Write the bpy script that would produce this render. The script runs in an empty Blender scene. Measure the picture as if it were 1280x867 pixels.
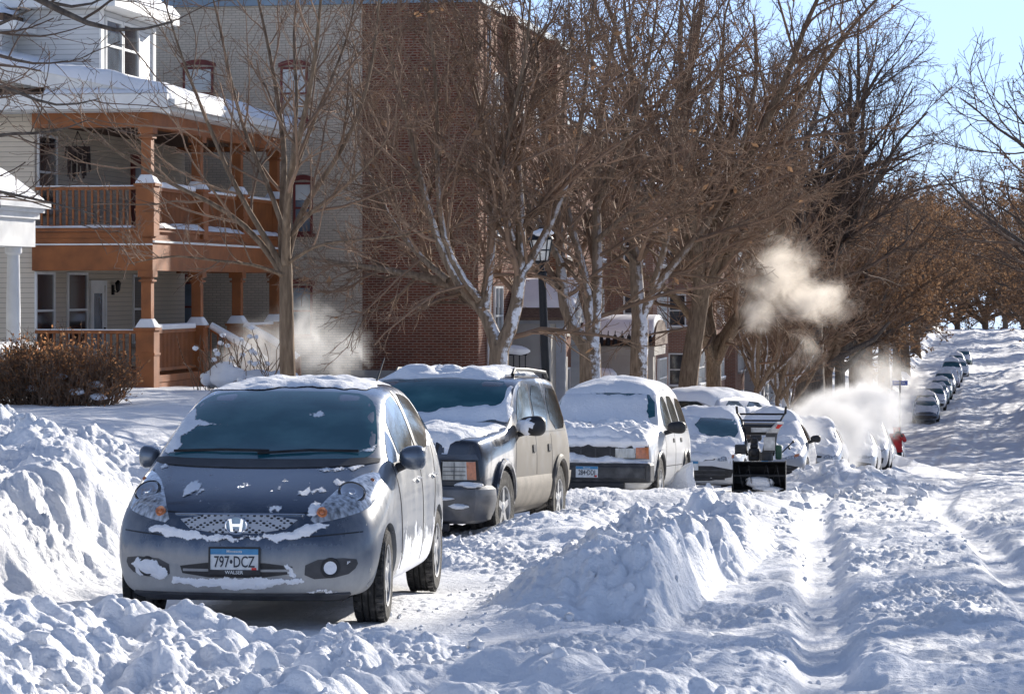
import bpy, bmesh, math, random
import numpy as np
from mathutils import Vector, Matrix
from mathutils.bvhtree import BVHTree
from mathutils.geometry import delaunay_2d_cdt

random.seed(7)
RNG = np.random.default_rng(11)
scene = bpy.context.scene
COL = scene.collection
R = math.radians

# ------------------------------------------------------------------ camera frame
TH = math.atan(600.0 / 3470.0)          # the camera looks a little left of the road's direction (+Y)
F = 3470.0
CT, ST = math.cos(TH), math.sin(TH)

def at(px, d, py=None):
    """Plan point seen in photo column px at depth d (and height if py is given)."""
    lat = (px - 640.0) / F * d
    x = -ST * d + CT * lat
    y = CT * d + ST * lat
    if py is None:
        return x, y
    return x, y, -(py - 360.0) / F * d

# ------------------------------------------------------------------ linking and tags
def link(o):
    COL.objects.link(o)
    return o

def tag(o, label=None, cat=None, group=None, kind=None):
    if label: o['label'] = label
    if cat: o['category'] = cat
    if group: o['group'] = group
    if kind: o['kind'] = kind
    return o

def empty(name, loc=(0, 0, 0), rot=(0, 0, 0)):
    o = bpy.data.objects.new(name, None)
    o.empty_display_size = 0.2
    o.location = loc
    o.rotation_euler = rot
    return link(o)

def mesh_obj(name, verts, faces, m, parent=None, smooth=False):
    me = bpy.data.meshes.new(name)
    verts = np.asarray(verts, dtype=np.float32).reshape(-1, 3)
    if isinstance(faces, np.ndarray):
        n, k = faces.shape
        me.vertices.add(len(verts)); me.vertices.foreach_set('co', verts.ravel())
        me.loops.add(n * k); me.loops.foreach_set('vertex_index', faces.astype(np.int32).ravel())
        me.polygons.add(n)
        me.polygons.foreach_set('loop_start', np.arange(0, n * k, k, dtype=np.int32))
        me.update(calc_edges=True)
    else:
        me.from_pydata([tuple(v) for v in verts.tolist()], [], faces)
        me.update()
    if smooth:
        me.polygons.foreach_set('use_smooth', np.ones(len(me.polygons), dtype=bool))
    for mm in (m if isinstance(m, (list, tuple)) else [m]):
        me.materials.append(mm)
    o = bpy.data.objects.new(name, me)
    if parent: o.parent = parent
    return link(o)

def copy_tree(o, parent=None):
    c = o.copy(); link(c); c.parent = parent
    for ch in list(o.children):
        copy_tree(ch, c)
    return c

class MB:
    """Collects shapes and links them as ONE mesh object."""
    def __init__(s):
        s.v = []; s.f = []
    def add(s, v, f):
        b = len(s.v)
        s.v += [tuple(p) for p in v]; s.f += [tuple(i + b for i in q) for q in f]
        return s
    def box(s, x0, x1, y0, y1, z0, z1):
        v = [(x0,y0,z0),(x1,y0,z0),(x1,y1,z0),(x0,y1,z0),(x0,y0,z1),(x1,y0,z1),(x1,y1,z1),(x0,y1,z1)]
        return s.add(v, [(0,3,2,1),(4,5,6,7),(0,1,5,4),(1,2,6,5),(2,3,7,6),(3,0,4,7)])
    def hexa(s, v):
        return s.add(v, [(0,3,2,1),(4,5,6,7),(0,1,5,4),(1,2,6,5),(2,3,7,6),(3,0,4,7)])
    def prism(s, poly, a, b, axis='y'):
        """extrude a 2D polygon between a and b along an axis"""
        n = len(poly)
        def P(p, t):
            return {'y': (p[0], t, p[1]), 'x': (t, p[0], p[1]), 'z': (p[0], p[1], t)}[axis]
        v = [P(p, a) for p in poly] + [P(p, b) for p in poly]
        f = [tuple(range(n))[::-1], tuple(range(n, 2*n))] + [(i, (i+1) % n, n+(i+1) % n, n+i) for i in range(n)]
        return s.add(v, f)
    def tube(s, pts, rad, n=8):
        pts = [Vector(p) for p in pts]
        if not hasattr(rad, '__len__'): rad = [rad] * len(pts)
        v = []; f = []
        ref = Vector((0.31, 0.17, 0.93))
        for i, p in enumerate(pts):
            t = (pts[min(i+1, len(pts)-1)] - pts[max(i-1, 0)]).normalized()
            if abs(t.dot(ref)) > 0.95: r2 = Vector((1, 0, 0))
            else: r2 = ref
            a = t.cross(r2).normalized(); b = t.cross(a)
            for k in range(n):
                q = 2 * math.pi * k / n
                v.append(p + (a * math.cos(q) + b * math.sin(q)) * rad[i])
        for i in range(len(pts)-1):
            for k in range(n):
                f.append((i*n+k, i*n+(k+1) % n, (i+1)*n+(k+1) % n, (i+1)*n+k))
        f.append(tuple(range(n))[::-1]); f.append(tuple(range((len(pts)-1)*n, len(pts)*n)))
        return s.add(v, f)
    def lathe(s, prof, n=32, axis='z', c=(0, 0, 0)):
        """prof: list of (r, h), open profile turned about an axis through c"""
        v = []; f = []
        for r, h in prof:
            for k in range(n):
                q = 2 * math.pi * k / n
                a, b = r * math.cos(q), r * math.sin(q)
                p = {'z': (a, b, h), 'x': (h, a, b), 'y': (a, h, b)}[axis]
                v.append((p[0]+c[0], p[1]+c[1], p[2]+c[2]))
        for i in range(len(prof)-1):
            for k in range(n):
                f.append((i*n+k, i*n+(k+1) % n, (i+1)*n+(k+1) % n, (i+1)*n+k))
        return s.add(v, f)
    def build(s, name, m, parent=None, smooth=False, bevel=0.0, angle=None):
        o = mesh_obj(name, s.v, s.f, m, parent, smooth)
        bm = bmesh.new(); bm.from_mesh(o.data)
        bmesh.ops.recalc_face_normals(bm, faces=bm.faces)
        bm.to_mesh(o.data); bm.free()
        if bevel > 0:
            mod = o.modifiers.new('bevel', 'BEVEL'); mod.width = bevel; mod.segments = 2
            mod.limit_method = 'ANGLE'; mod.angle_limit = R(40)
        if smooth:
            o.data.set_sharp_from_angle(angle=R(angle or 40))
        return o

# ------------------------------------------------------------------ vectorised noise
def _hash(ix, iy, seed=0):
    h = (ix.astype(np.int64) * 374761393 + iy.astype(np.int64) * 668265263 + seed * 1442695041) & 0xffffffff
    h = ((h ^ (h >> 13)) * 1274126177) & 0xffffffff
    h = ((h ^ (h >> 16)) * 2246822519) & 0xffffffff
    return ((h ^ (h >> 15)) & 0xffffff) / float(0x1000000)

def vnoise(x, y, seed=0):
    ix, iy = np.floor(x), np.floor(y)
    fx, fy = x - ix, y - iy
    u = fx*fx*fx*(fx*(fx*6-15)+10); v = fy*fy*fy*(fy*(fy*6-15)+10)
    a = _hash(ix, iy, seed); b = _hash(ix+1, iy, seed); c = _hash(ix, iy+1, seed); d = _hash(ix+1, iy+1, seed)
    return (a*(1-u)+b*u)*(1-v) + (c*(1-u)+d*u)*v - 0.5

def fbm(x, y, seed=0, octv=4, gain=0.5):
    s = 0; a = 1.0
    for i in range(octv):
        ca, sa = math.cos(i*1.3), math.sin(i*1.3)
        s = s + a * vnoise((x*ca - y*sa) * 2**i, (x*sa + y*ca) * 2**i, seed + i*17); a *= gain
    return s

def lumps(x, y, seed=0, dens=0.7):
    """height of half-buried rounded clods on a unit grid"""
    ix, iy = np.floor(x), np.floor(y)
    best = np.zeros_like(x)
    for dx in (-1, 0, 1):
        for dy in (-1, 0, 1):
            cx, cy = ix+dx, iy+dy
            px = cx + 0.15 + 0.7*_hash(cx, cy, seed); py = cy + 0.15 + 0.7*_hash(cx, cy, seed+5)
            r = 0.25 + 0.5*_hash(cx, cy, seed+9)
            on = _hash(cx, cy, seed+13) < dens
            e = 0.65 + 0.7*_hash(cx, cy, seed+21)
            d2 = ((x-px)*e)**2 + ((y-py)/e)**2
            h = np.where(on, 0.8*r*np.clip(1 - d2/(r*r), 0, None)**0.75, 0)
            best = best + h*h*h
    return np.cbrt(best)

def sstep(a, b, x):
    t = np.clip((np.asarray(x, dtype=float) - a) / (b - a), 0, 1)
    return t*t*(3-2*t)

# ------------------------------------------------------------------ materials
def nmat(name):
    m = bpy.data.materials.new(name); m.use_nodes = True
    nt = m.node_tree; N = nt.nodes; L = nt.links
    return m, nt, N, L, N['Principled BSDF']

def mat(name, col, rough=0.6, metal=0.0, var=0.0, scale=4.0, bump=0.0, bscale=30.0, spec=0.5, coat=0.0, col2=None, thr=None, trans=0.0, ior=1.45, detail=6.0, coords='Object', stretch=(1,1,1)):
    m, nt, N, L, b = nmat(name)
    b.inputs['Base Color'].default_value = (*col, 1)
    b.inputs['Roughness'].default_value = rough
    b.inputs['Metallic'].default_value = metal
    b.inputs['Specular IOR Level'].default_value = spec
    b.inputs['Coat Weight'].default_value = coat
    b.inputs['Coat Roughness'].default_value = 0.08
    b.inputs['Transmission Weight'].default_value = trans
    b.inputs['IOR'].default_value = ior
    if var or col2 or bump:
        tc = N.new('ShaderNodeTexCoord'); mp = N.new('ShaderNodeMapping'); mp.inputs['Scale'].default_value = stretch
        L.new(tc.outputs[coords], mp.inputs[0])
        no = N.new('ShaderNodeTexNoise'); no.inputs['Scale'].default_value = scale; no.inputs['Detail'].default_value = detail
        L.new(mp.outputs[0], no.inputs['Vector'])
        if var or col2:
            cr = N.new('ShaderNodeValToRGB')
            c2 = col2 or tuple(min(1, c*(1+var)) for c in col)
            c1 = col if col2 else tuple(c*(1-var) for c in col)
            lo, hi = thr or (0.32, 0.68)
            cr.color_ramp.elements[0].position = lo; cr.color_ramp.elements[1].position = hi
            cr.color_ramp.elements[0].color = (*c1, 1); cr.color_ramp.elements[1].color = (*c2, 1)
            L.new(no.outputs['Fac'], cr.inputs[0]); L.new(cr.outputs[0], b.inputs['Base Color'])
        if bump:
            n2 = N.new('ShaderNodeTexNoise'); n2.inputs['Scale'].default_value = bscale; n2.inputs['Detail'].default_value = 5
            L.new(mp.outputs[0], n2.inputs['Vector'])
            bp = N.new('ShaderNodeBump'); bp.inputs['Strength'].default_value = min(1.0, bump); bp.inputs['Distance'].default_value = 0.02
            L.new(n2.outputs['Fac'], bp.inputs['Height']); L.new(bp.outputs[0], b.inputs['Normal'])
    return m

def paint(name, col, dirt=(0.55,0.52,0.47), z0=0.0, z1=0.7, amount=0.5, metal=0.3, rough=0.28, splat=0.0, coat=0.6, side=0.0, y0=None, ztop=None):
    """car paint with road salt film towards the sills and thrown snow stuck on it"""
    m, nt, N, L, b = nmat(name)
    b.inputs['Metallic'].default_value = metal; b.inputs['Roughness'].default_value = rough
    b.inputs['Coat Weight'].default_value = coat; b.inputs['Coat Roughness'].default_value = 0.06
    tc = N.new('ShaderNodeTexCoord'); sep = N.new('ShaderNodeSeparateXYZ'); L.new(tc.outputs['Object'], sep.inputs[0])
    no = N.new('ShaderNodeTexNoise'); no.inputs['Scale'].default_value = 5; no.inputs['Detail'].default_value = 9; no.inputs['Roughness'].default_value = 0.65
    mp = N.new('ShaderNodeMapping'); mp.inputs['Scale'].default_value = (1, 1, 0.55)
    L.new(tc.outputs['Object'], mp.inputs[0]); L.new(mp.outputs[0], no.inputs['Vector'])
    mr = N.new('ShaderNodeMapRange'); mr.inputs['From Min'].default_value = z1; mr.inputs['From Max'].default_value = z0
    L.new(sep.outputs['Z'], mr.inputs['Value'])
    sd = N.new('ShaderNodeMapRange'); sd.inputs['From Min'].default_value = 0.5; sd.inputs['From Max'].default_value = 0.8
    ab = N.new('ShaderNodeMath'); ab.operation = 'ABSOLUTE'; L.new(sep.outputs['X'], ab.inputs[0]); L.new(ab.outputs[0], sd.inputs['Value'])
    sm = N.new('ShaderNodeMath'); sm.operation = 'MULTIPLY'; sm.inputs[1].default_value = side; L.new(sd.outputs[0], sm.inputs[0])
    if y0 is not None:
        yd = N.new('ShaderNodeMapRange'); yd.inputs['From Min'].default_value = y0; yd.inputs['From Max'].default_value = y0+0.3; L.new(sep.outputs['Y'], yd.inputs['Value'])
        s0 = N.new('ShaderNodeMath'); s0.operation = 'MULTIPLY'; L.new(sm.outputs[0], s0.inputs[0]); L.new(yd.outputs[0], s0.inputs[1]); sm = s0
    if ztop is not None:
        zd = N.new('ShaderNodeMapRange'); zd.inputs['From Min'].default_value = ztop+0.25; zd.inputs['From Max'].default_value = ztop; L.new(sep.outputs['Z'], zd.inputs['Value'])
        s0 = N.new('ShaderNodeMath'); s0.operation = 'MULTIPLY'; L.new(sm.outputs[0], s0.inputs[0]); L.new(zd.outputs[0], s0.inputs[1]); sm = s0
    mx = N.new('ShaderNodeMath'); mx.operation = 'MAXIMUM'; L.new(mr.outputs[0], mx.inputs[0]); L.new(sm.outputs[0], mx.inputs[1])
    ad = N.new('ShaderNodeMath'); ad.operation = 'MULTIPLY_ADD'; ad.inputs[1].default_value = 1.2; ad.inputs[2].default_value = -0.6
    L.new(no.outputs['Fac'], ad.inputs[0])
    s2 = N.new('ShaderNodeMath'); s2.operation = 'ADD'; L.new(ad.outputs[0], s2.inputs[0]); L.new(mx.outputs[0], s2.inputs[1])
    s3 = N.new('ShaderNodeMath'); s3.operation = 'MULTIPLY'; s3.use_clamp = True; s3.inputs[1].default_value = amount; L.new(s2.outputs[0], s3.inputs[0])
    mc = N.new('ShaderNodeMix'); mc.data_type = 'RGBA'
    mc.inputs['A'].default_value = (*col, 1); mc.inputs['B'].default_value = (*dirt, 1)
    L.new(s3.outputs[0], mc.inputs['Factor'])
    out = mc.outputs['Result']
    rr = N.new('ShaderNodeMapRange'); rr.inputs['To Min'].default_value = rough; rr.inputs['To Max'].default_value = 0.75
    L.new(s3.outputs[0], rr.inputs['Value']); L.new(rr.outputs[0], b.inputs['Roughness'])
    cm = N.new('ShaderNodeMapRange'); cm.inputs['To Min'].default_value = coat; cm.inputs['To Max'].default_value = 0.0
    L.new(s3.outputs[0], cm.inputs['Value']); L.new(cm.outputs[0], b.inputs['Coat Weight'])
    mm = N.new('ShaderNodeMapRange'); mm.inputs['To Min'].default_value = metal; mm.inputs['To Max'].default_value = 0.0
    L.new(s3.outputs[0], mm.inputs['Value']); L.new(mm.outputs[0], b.inputs['Metallic'])
    if splat > 0:
        n3 = N.new('ShaderNodeTexNoise'); n3.inputs['Scale'].default_value = 9; n3.inputs['Detail'].default_value = 8; n3.inputs['Roughness'].default_value = 0.7
        L.new(mp.outputs[0], n3.inputs['Vector'])
        zz = N.new('ShaderNodeMapRange'); zz.inputs['From Min'].default_value = 0.62; zz.inputs['From Max'].default_value = 0.30; zz.clamp = True
        L.new(sep.outputs['Z'], zz.inputs['Value'])
        m2 = N.new('ShaderNodeMath'); m2.operation = 'MULTIPLY'; L.new(zz.outputs[0], m2.inputs[0]); L.new(sd.outputs[0], m2.inputs[1])
        yy = N.new('ShaderNodeMapRange'); yy.inputs['From Min'].default_value = 1.1; yy.inputs['From Max'].default_value = 1.6
        L.new(sep.outputs['Y'], yy.inputs['Value'])
        m3 = N.new('ShaderNodeMath'); m3.operation = 'MULTIPLY'; L.new(m2.outputs[0], m3.inputs[0]); L.new(yy.outputs[0], m3.inputs[1])
        m4 = N.new('ShaderNodeMath'); m4.operation = 'MULTIPLY_ADD'; m4.inputs[1].default_value = 0.34 * splat; L.new(m3.outputs[0], m4.inputs[0]); L.new(n3.outputs['Fac'], m4.inputs[2])
        gt = N.new('ShaderNodeMapRange'); gt.inputs['From Min'].default_value = 0.66; gt.inputs['From Max'].default_value = 0.70
        L.new(m4.outputs[0], gt.inputs['Value'])
        mc2 = N.new('ShaderNodeMix'); mc2.data_type = 'RGBA'; mc2.inputs['B'].default_value = (0.86, 0.87, 0.9, 1)
        L.new(gt.outputs[0], mc2.inputs['Factor']); L.new(out, mc2.inputs['A']); out = mc2.outputs['Result']
        bp = N.new('ShaderNodeBump'); bp.inputs['Strength'].default_value = 0.8; bp.inputs['Distance'].default_value = 0.03
        mu = N.new('ShaderNodeMath'); mu.operation = 'MULTIPLY'; L.new(gt.outputs[0], mu.inputs[0]); L.new(n3.outputs['Fac'], mu.inputs[1])
        L.new(mu.outputs[0], bp.inputs['Height']); L.new(bp.outputs[0], b.inputs['Normal'])
        g2 = N.new('ShaderNodeMath'); g2.operation = 'MULTIPLY'; g2.inputs[1].default_value = -1; L.new(gt.outputs[0], g2.inputs[0])
        for sock in ('Metallic', 'Coat Weight'):
            src = b.inputs[sock].links[0].from_socket
            a2 = N.new('ShaderNodeMath'); a2.operation = 'ADD'; a2.use_clamp = True
            L.new(src, a2.inputs[0]); L.new(g2.outputs[0], a2.inputs[1]); L.new(a2.outputs[0], b.inputs[sock])
    L.new(out, b.inputs['Base Color'])
    return m

def brick_mat(name, c1, c2, mortar, bw=0.21, bh=0.068, rough=0.85, msize=0.012, var=0.35):
    m, nt, N, L, b = nmat(name)
    b.inputs['Roughness'].default_value = rough; b.inputs['Specular IOR Level'].default_value = 0.2
    g = N.new('ShaderNodeNewGeometry')
    sp = N.new('ShaderNodeSeparateXYZ'); L.new(g.outputs['Position'], sp.inputs[0])
    sn = N.new('ShaderNodeSeparateXYZ'); L.new(g.outputs['Normal'], sn.inputs[0])
    ab = N.new('ShaderNodeMath'); ab.operation = 'ABSOLUTE'; L.new(sn.outputs['X'], ab.inputs[0])
    gt = N.new('ShaderNodeMath'); gt.operation = 'GREATER_THAN'; gt.inputs[1].default_value = 0.6; L.new(ab.outputs[0], gt.inputs[0])
    mx = N.new('ShaderNodeMix'); L.new(gt.outputs[0], mx.inputs['Factor']); L.new(sp.outputs['X'], mx.inputs['A']); L.new(sp.outputs['Y'], mx.inputs['B'])
    cb = N.new('ShaderNodeCombineXYZ'); L.new(mx.outputs['Result'], cb.inputs['X']); L.new(sp.outputs['Z'], cb.inputs['Y'])
    br = N.new('ShaderNodeTexBrick'); br.inputs['Scale'].default_value = 1
    br.inputs['Brick Width'].default_value = bw; br.inputs['Row Height'].default_value = bh; br.inputs['Mortar Size'].default_value = msize
    br.inputs['Mortar Smooth'].default_value = 0.2
    br.inputs['Color1'].default_value = (*c1, 1); br.inputs['Color2'].default_value = (*c2, 1); br.inputs['Mortar'].default_value = (*mortar, 1)
    L.new(cb.outputs[0], br.inputs['Vector'])
    no = N.new('ShaderNodeTexNoise'); no.inputs['Scale'].default_value = 0.9; no.inputs['Detail'].default_value = 8
    L.new(g.outputs['Position'], no.inputs['Vector'])
    mr = N.new('ShaderNodeMapRange'); mr.inputs['To Min'].default_value = 1-var; mr.inputs['To Max'].default_value = 1+var
    L.new(no.outputs['Fac'], mr.inputs['Value'])
    mm = N.new('ShaderNodeMix'); mm.data_type = 'RGBA'; mm.blend_type = 'MULTIPLY'; mm.inputs['Factor'].default_value = 1
    L.new(br.outputs['Color'], mm.inputs['A']); L.new(mr.outputs[0], mm.inputs['B']); L.new(mm.outputs['Result'], b.inputs['Base Color'])
    bp = N.new('ShaderNodeBump'); bp.inputs['Strength'].default_value = 0.6; bp.inputs['Distance'].default_value = 0.01; bp.invert = True
    L.new(br.outputs['Fac'], bp.inputs['Height']); L.new(bp.outputs[0], b.inputs['Normal'])
    return m

def siding_mat(name, col, pitch=0.11):
    m, nt, N, L, b = nmat(name)
    b.inputs['Roughness'].default_value = 0.6
    g = N.new('ShaderNodeNewGeometry'); sp = N.new('ShaderNodeSeparateXYZ'); L.new(g.outputs['Position'], sp.inputs[0])
    d = N.new('ShaderNodeMath'); d.operation = 'DIVIDE'; d.inputs[1].default_value = pitch; L.new(sp.outputs['Z'], d.inputs[0])
    fr = N.new('ShaderNodeMath'); fr.operation = 'FRACT'; L.new(d.outputs[0], fr.inputs[0])
    bp = N.new('ShaderNodeBump'); bp.inputs['Strength'].default_value = 1.0; bp.inputs['Distance'].default_value = 0.03; bp.invert = True
    L.new(fr.outputs[0], bp.inputs['Height']); L.new(bp.outputs[0], b.inputs['Normal'])
    no = N.new('ShaderNodeTexNoise'); no.inputs['Scale'].default_value = 1.2; no.inputs['Detail'].default_value = 6; L.new(g.outputs['Position'], no.inputs['Vector'])
    mr = N.new('ShaderNodeMapRange'); mr.inputs['To Min'].default_value = 0.85; mr.inputs['To Max'].default_value = 1.1; L.new(no.outputs['Fac'], mr.inputs['Value'])
    gr = N.new('ShaderNodeMath'); gr.operation = 'GREATER_THAN'; gr.inputs[1].default_value = 0.1; L.new(fr.outputs[0], gr.inputs[0])
    g2 = N.new('ShaderNodeMapRange'); g2.inputs['To Min'].default_value = 0.55; g2.inputs['To Max'].default_value = 1.0; L.new(gr.outputs[0], g2.inputs['Value'])
    mu = N.new('ShaderNodeMath'); mu.operation = 'MULTIPLY'; L.new(mr.outputs[0], mu.inputs[0]); L.new(g2.outputs[0], mu.inputs[1])
    mm = N.new('ShaderNodeMix'); mm.data_type = 'RGBA'; mm.blend_type = 'MULTIPLY'; mm.inputs['Factor'].default_value = 1
    mm.inputs['A'].default_value = (*col, 1); L.new(mu.outputs[0], mm.inputs['B']); L.new(mm.outputs['Result'], b.inputs['Base Color'])
    return m

def snow_mat(name, fine=1.0, dirt=0.0):
    m, nt, N, L, b = nmat(name)
    b.inputs['Roughness'].default_value = 0.7; b.inputs['Specular IOR Level'].default_value = 0.25
    g = N.new('ShaderNodeNewGeometry')
    n0 = N.new('ShaderNodeTexNoise'); n0.inputs['Scale'].default_value = 1.3; n0.inputs['Detail'].default_value = 7; L.new(g.outputs['Position'], n0.inputs['Vector'])
    cr = N.new('ShaderNodeValToRGB'); cr.color_ramp.elements[0].position = 0.3; cr.color_ramp.elements[1].position = 0.62
    cr.color_ramp.elements[0].color = (0.80-dirt, 0.81-dirt*1.1, 0.83-dirt*1.3, 1); cr.color_ramp.elements[1].color = (0.90, 0.905, 0.92, 1)
    L.new(n0.outputs['Fac'], cr.inputs[0]); L.new(cr.outputs[0], b.inputs['Base Color'])
    n1 = N.new('ShaderNodeTexNoise'); n1.inputs['Scale'].default_value = 22*fine; n1.inputs['Detail'].default_value = 8; n1.inputs['Roughness'].default_value = 0.62
    L.new(g.outputs['Position'], n1.inputs['Vector'])
    bp = N.new('ShaderNodeBump'); bp.inputs['Strength'].default_value = 0.75; bp.inputs['Distance'].default_value = 0.035/fine
    L.new(n1.outputs['Fac'], bp.inputs['Height']); L.new(bp.outputs[0], b.inputs['Normal'])
    return m

def translucent(m, f=.5):
    nt = m.node_tree; N = nt.nodes; L = nt.links; b = N['Principled BSDF']
    t = N.new('ShaderNodeBsdfTranslucent'); mx = N.new('ShaderNodeMixShader'); mx.inputs[0].default_value = f
    L.new(b.inputs['Base Color'].links[0].from_socket, t.inputs['Color'])
    L.new(b.outputs[0], mx.inputs[1]); L.new(t.outputs[0], mx.inputs[2]); L.new(mx.outputs[0], N['Material Output'].inputs['Surface'])
    return m

M = {}
M['snow'] = snow_mat('snow')
M['snow_cover'] = snow_mat('snow_on_things', 1.4)
M['packed'] = snow_mat('packed_snow', 1.0, 0.05)
def dust_mat():
    m = snow_mat('thin_snow', 1.6); nt = m.node_tree; N = nt.nodes; L = nt.links; b = N['Principled BSDF']
    at_ = N.new('ShaderNodeAttribute'); at_.attribute_name = 'edge'
    tc = N.new('ShaderNodeTexCoord')
    n1 = N.new('ShaderNodeTexNoise'); n1.inputs['Scale'].default_value = 55; n1.inputs['Detail'].default_value = 6; n1.inputs['Roughness'].default_value = .7; L.new(tc.outputs['Object'], n1.inputs['Vector'])
    mu = N.new('ShaderNodeMath'); mu.operation = 'MULTIPLY_ADD'; mu.inputs[1].default_value = 28.0; mu.inputs[2].default_value = .18; L.new(at_.outputs['Fac'], mu.inputs[0])
    su = N.new('ShaderNodeMath'); su.operation = 'SUBTRACT'; L.new(mu.outputs[0], su.inputs[0]); L.new(n1.outputs['Fac'], su.inputs[1])
    mr = N.new('ShaderNodeMapRange'); mr.inputs['From Min'].default_value = -.02; mr.inputs['From Max'].default_value = .12; L.new(su.outputs[0], mr.inputs['Value'])
    L.new(mr.outputs[0], b.inputs['Alpha'])
    return m
M['snow_dust'] = dust_mat()
M['black'] = mat('black_plastic', (0.02, 0.02, 0.022), 0.5, var=0.4, scale=12)
M['trim'] = mat('dark_grey_plastic', (0.055, 0.055, 0.058), 0.55, var=0.4, scale=9)
M['rubber'] = mat('tyre_rubber', (0.025, 0.024, 0.023), 0.85, var=0.0, scale=14, col2=(0.16, 0.15, 0.14), thr=(0.5, 0.8), bump=0.6, bscale=60)
M['chrome'] = mat('chrome', (0.75, 0.77, 0.8), 0.12, 1.0)
M['rim'] = mat('alloy_rim', (0.42, 0.42, 0.42), 0.45, 0.7, var=0.35, scale=8)
M['lens'] = mat('lamp_lens', (0.42, 0.44, 0.46), 0.10, 0.45, var=0.7, scale=34, coat=1.0, stretch=(1, 1, 0.25))
M['lens_dim'] = mat('dusty_lamp_lens', (0.50, 0.48, 0.43), 0.25, 0.2, var=0.35, scale=16, coat=0.5, stretch=(1, 1, 0.3))
M['amber'] = mat('amber_lens', (0.50, 0.16, 0.05), 0.2, var=0.25, scale=25, coat=0.8)
M['red_lens'] = mat('red_lens', (0.55, 0.02, 0.015), 0.25, coat=0.6)
M['wscreen'] = mat('sky_teal_windscreen', (0.010, 0.080, 0.105), 0.07, 0.0, scale=3.0, col2=(0.07, 0.19, 0.21), thr=(0.45, 0.85), coat=0.25, spec=0.4, stretch=(.8, .8, 2.0), detail=9)  # teal base colour stands in for reflected sky; lighter frost streaks
M['swindow'] = mat('side_window_glass', (0.10, 0.12, 0.11), 0.10, 0.0, scale=6, col2=(0.34, 0.36, 0.33), thr=(0.42, 0.72), coat=1.0, spec=0.6)
M['swindow_dark'] = mat('dark_side_glass', (0.02, 0.03, 0.03), 0.08, var=0.4, scale=3, coat=1.0)
M['plate_white'] = mat('plate_white', (0.62, 0.64, 0.64), 0.4, var=0.12, scale=20)
M['plate_blue'] = mat('plate_blue', (0.04, 0.22, 0.42), 0.4, var=0.15, scale=12)
M['plate_ink'] = mat('plate_ink', (0.02, 0.025, 0.04), 0.5)
M['sticker'] = mat('red_sticker', (0.6, 0.03, 0.02), 0.5)
EXPOSURE = 0.68
# ------------------------------------------------------------------ terrain
_PY = np.array([-60, 0, 10, 17, 25, 31, 37, 45, 52, 60, 75, 100, 125, 150, 173, 205, 240, 300, 360, 400, 460, 700, 1500.0])
_PZ = np.array([-1.2, -1.78, -1.97, -2.12, -2.37, -2.65, -3.04, -3.38, -3.78, -4.25, -5.15, -6.6, -7.9, -8.45, -8.4, -8.0, -7.3, -6.2, -5.6, -5.9, -8.0, -22, -60.0])
def road_z(y):
    y = np.asarray(y, dtype=float)
    s = 0
    for k, w in ((-3, .2), (-1, .3), (1, .3), (3, .2)):
        s = s + w*np.interp(y + k, _PY, _PZ)
    return s
def slope(y):
    return float(road_z(y+1.5) - road_z(y-1.5)) / 3.0
def yard_z(y):
    # terraced lots: above the road, falling more slowly than it does
    return np.interp(y, [-60, 30, 58, 70, 90, 120, 160, 200, 300, 700], [-1.6, -1.85, -2.15, -2.5, -3.5, -5.3, -6.6, -6.6, -5.0, -20])

def bump2(x, y, cx, cy, rx, ry, rot=0.0, p=2.0):
    c, s = math.cos(rot), math.sin(rot)
    u = ((x-cx)*c + (y-cy)*s)/rx; v = (-(x-cx)*s + (y-cy)*c)/ry
    return np.exp(-np.power(u*u + v*v, p/2*1.0))

def plateau(x, y, cx, cy, rx, ry, rot=0.0, soft=0.35):
    c, s = math.cos(rot), math.sin(rot)
    u = np.abs(((x-cx)*c + (y-cy)*s)/rx); v = np.abs((-(x-cx)*s + (y-cy)*c)/ry)
    return (1-sstep(1-soft, 1, u)) * (1-sstep(1-soft, 1, v))

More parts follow.
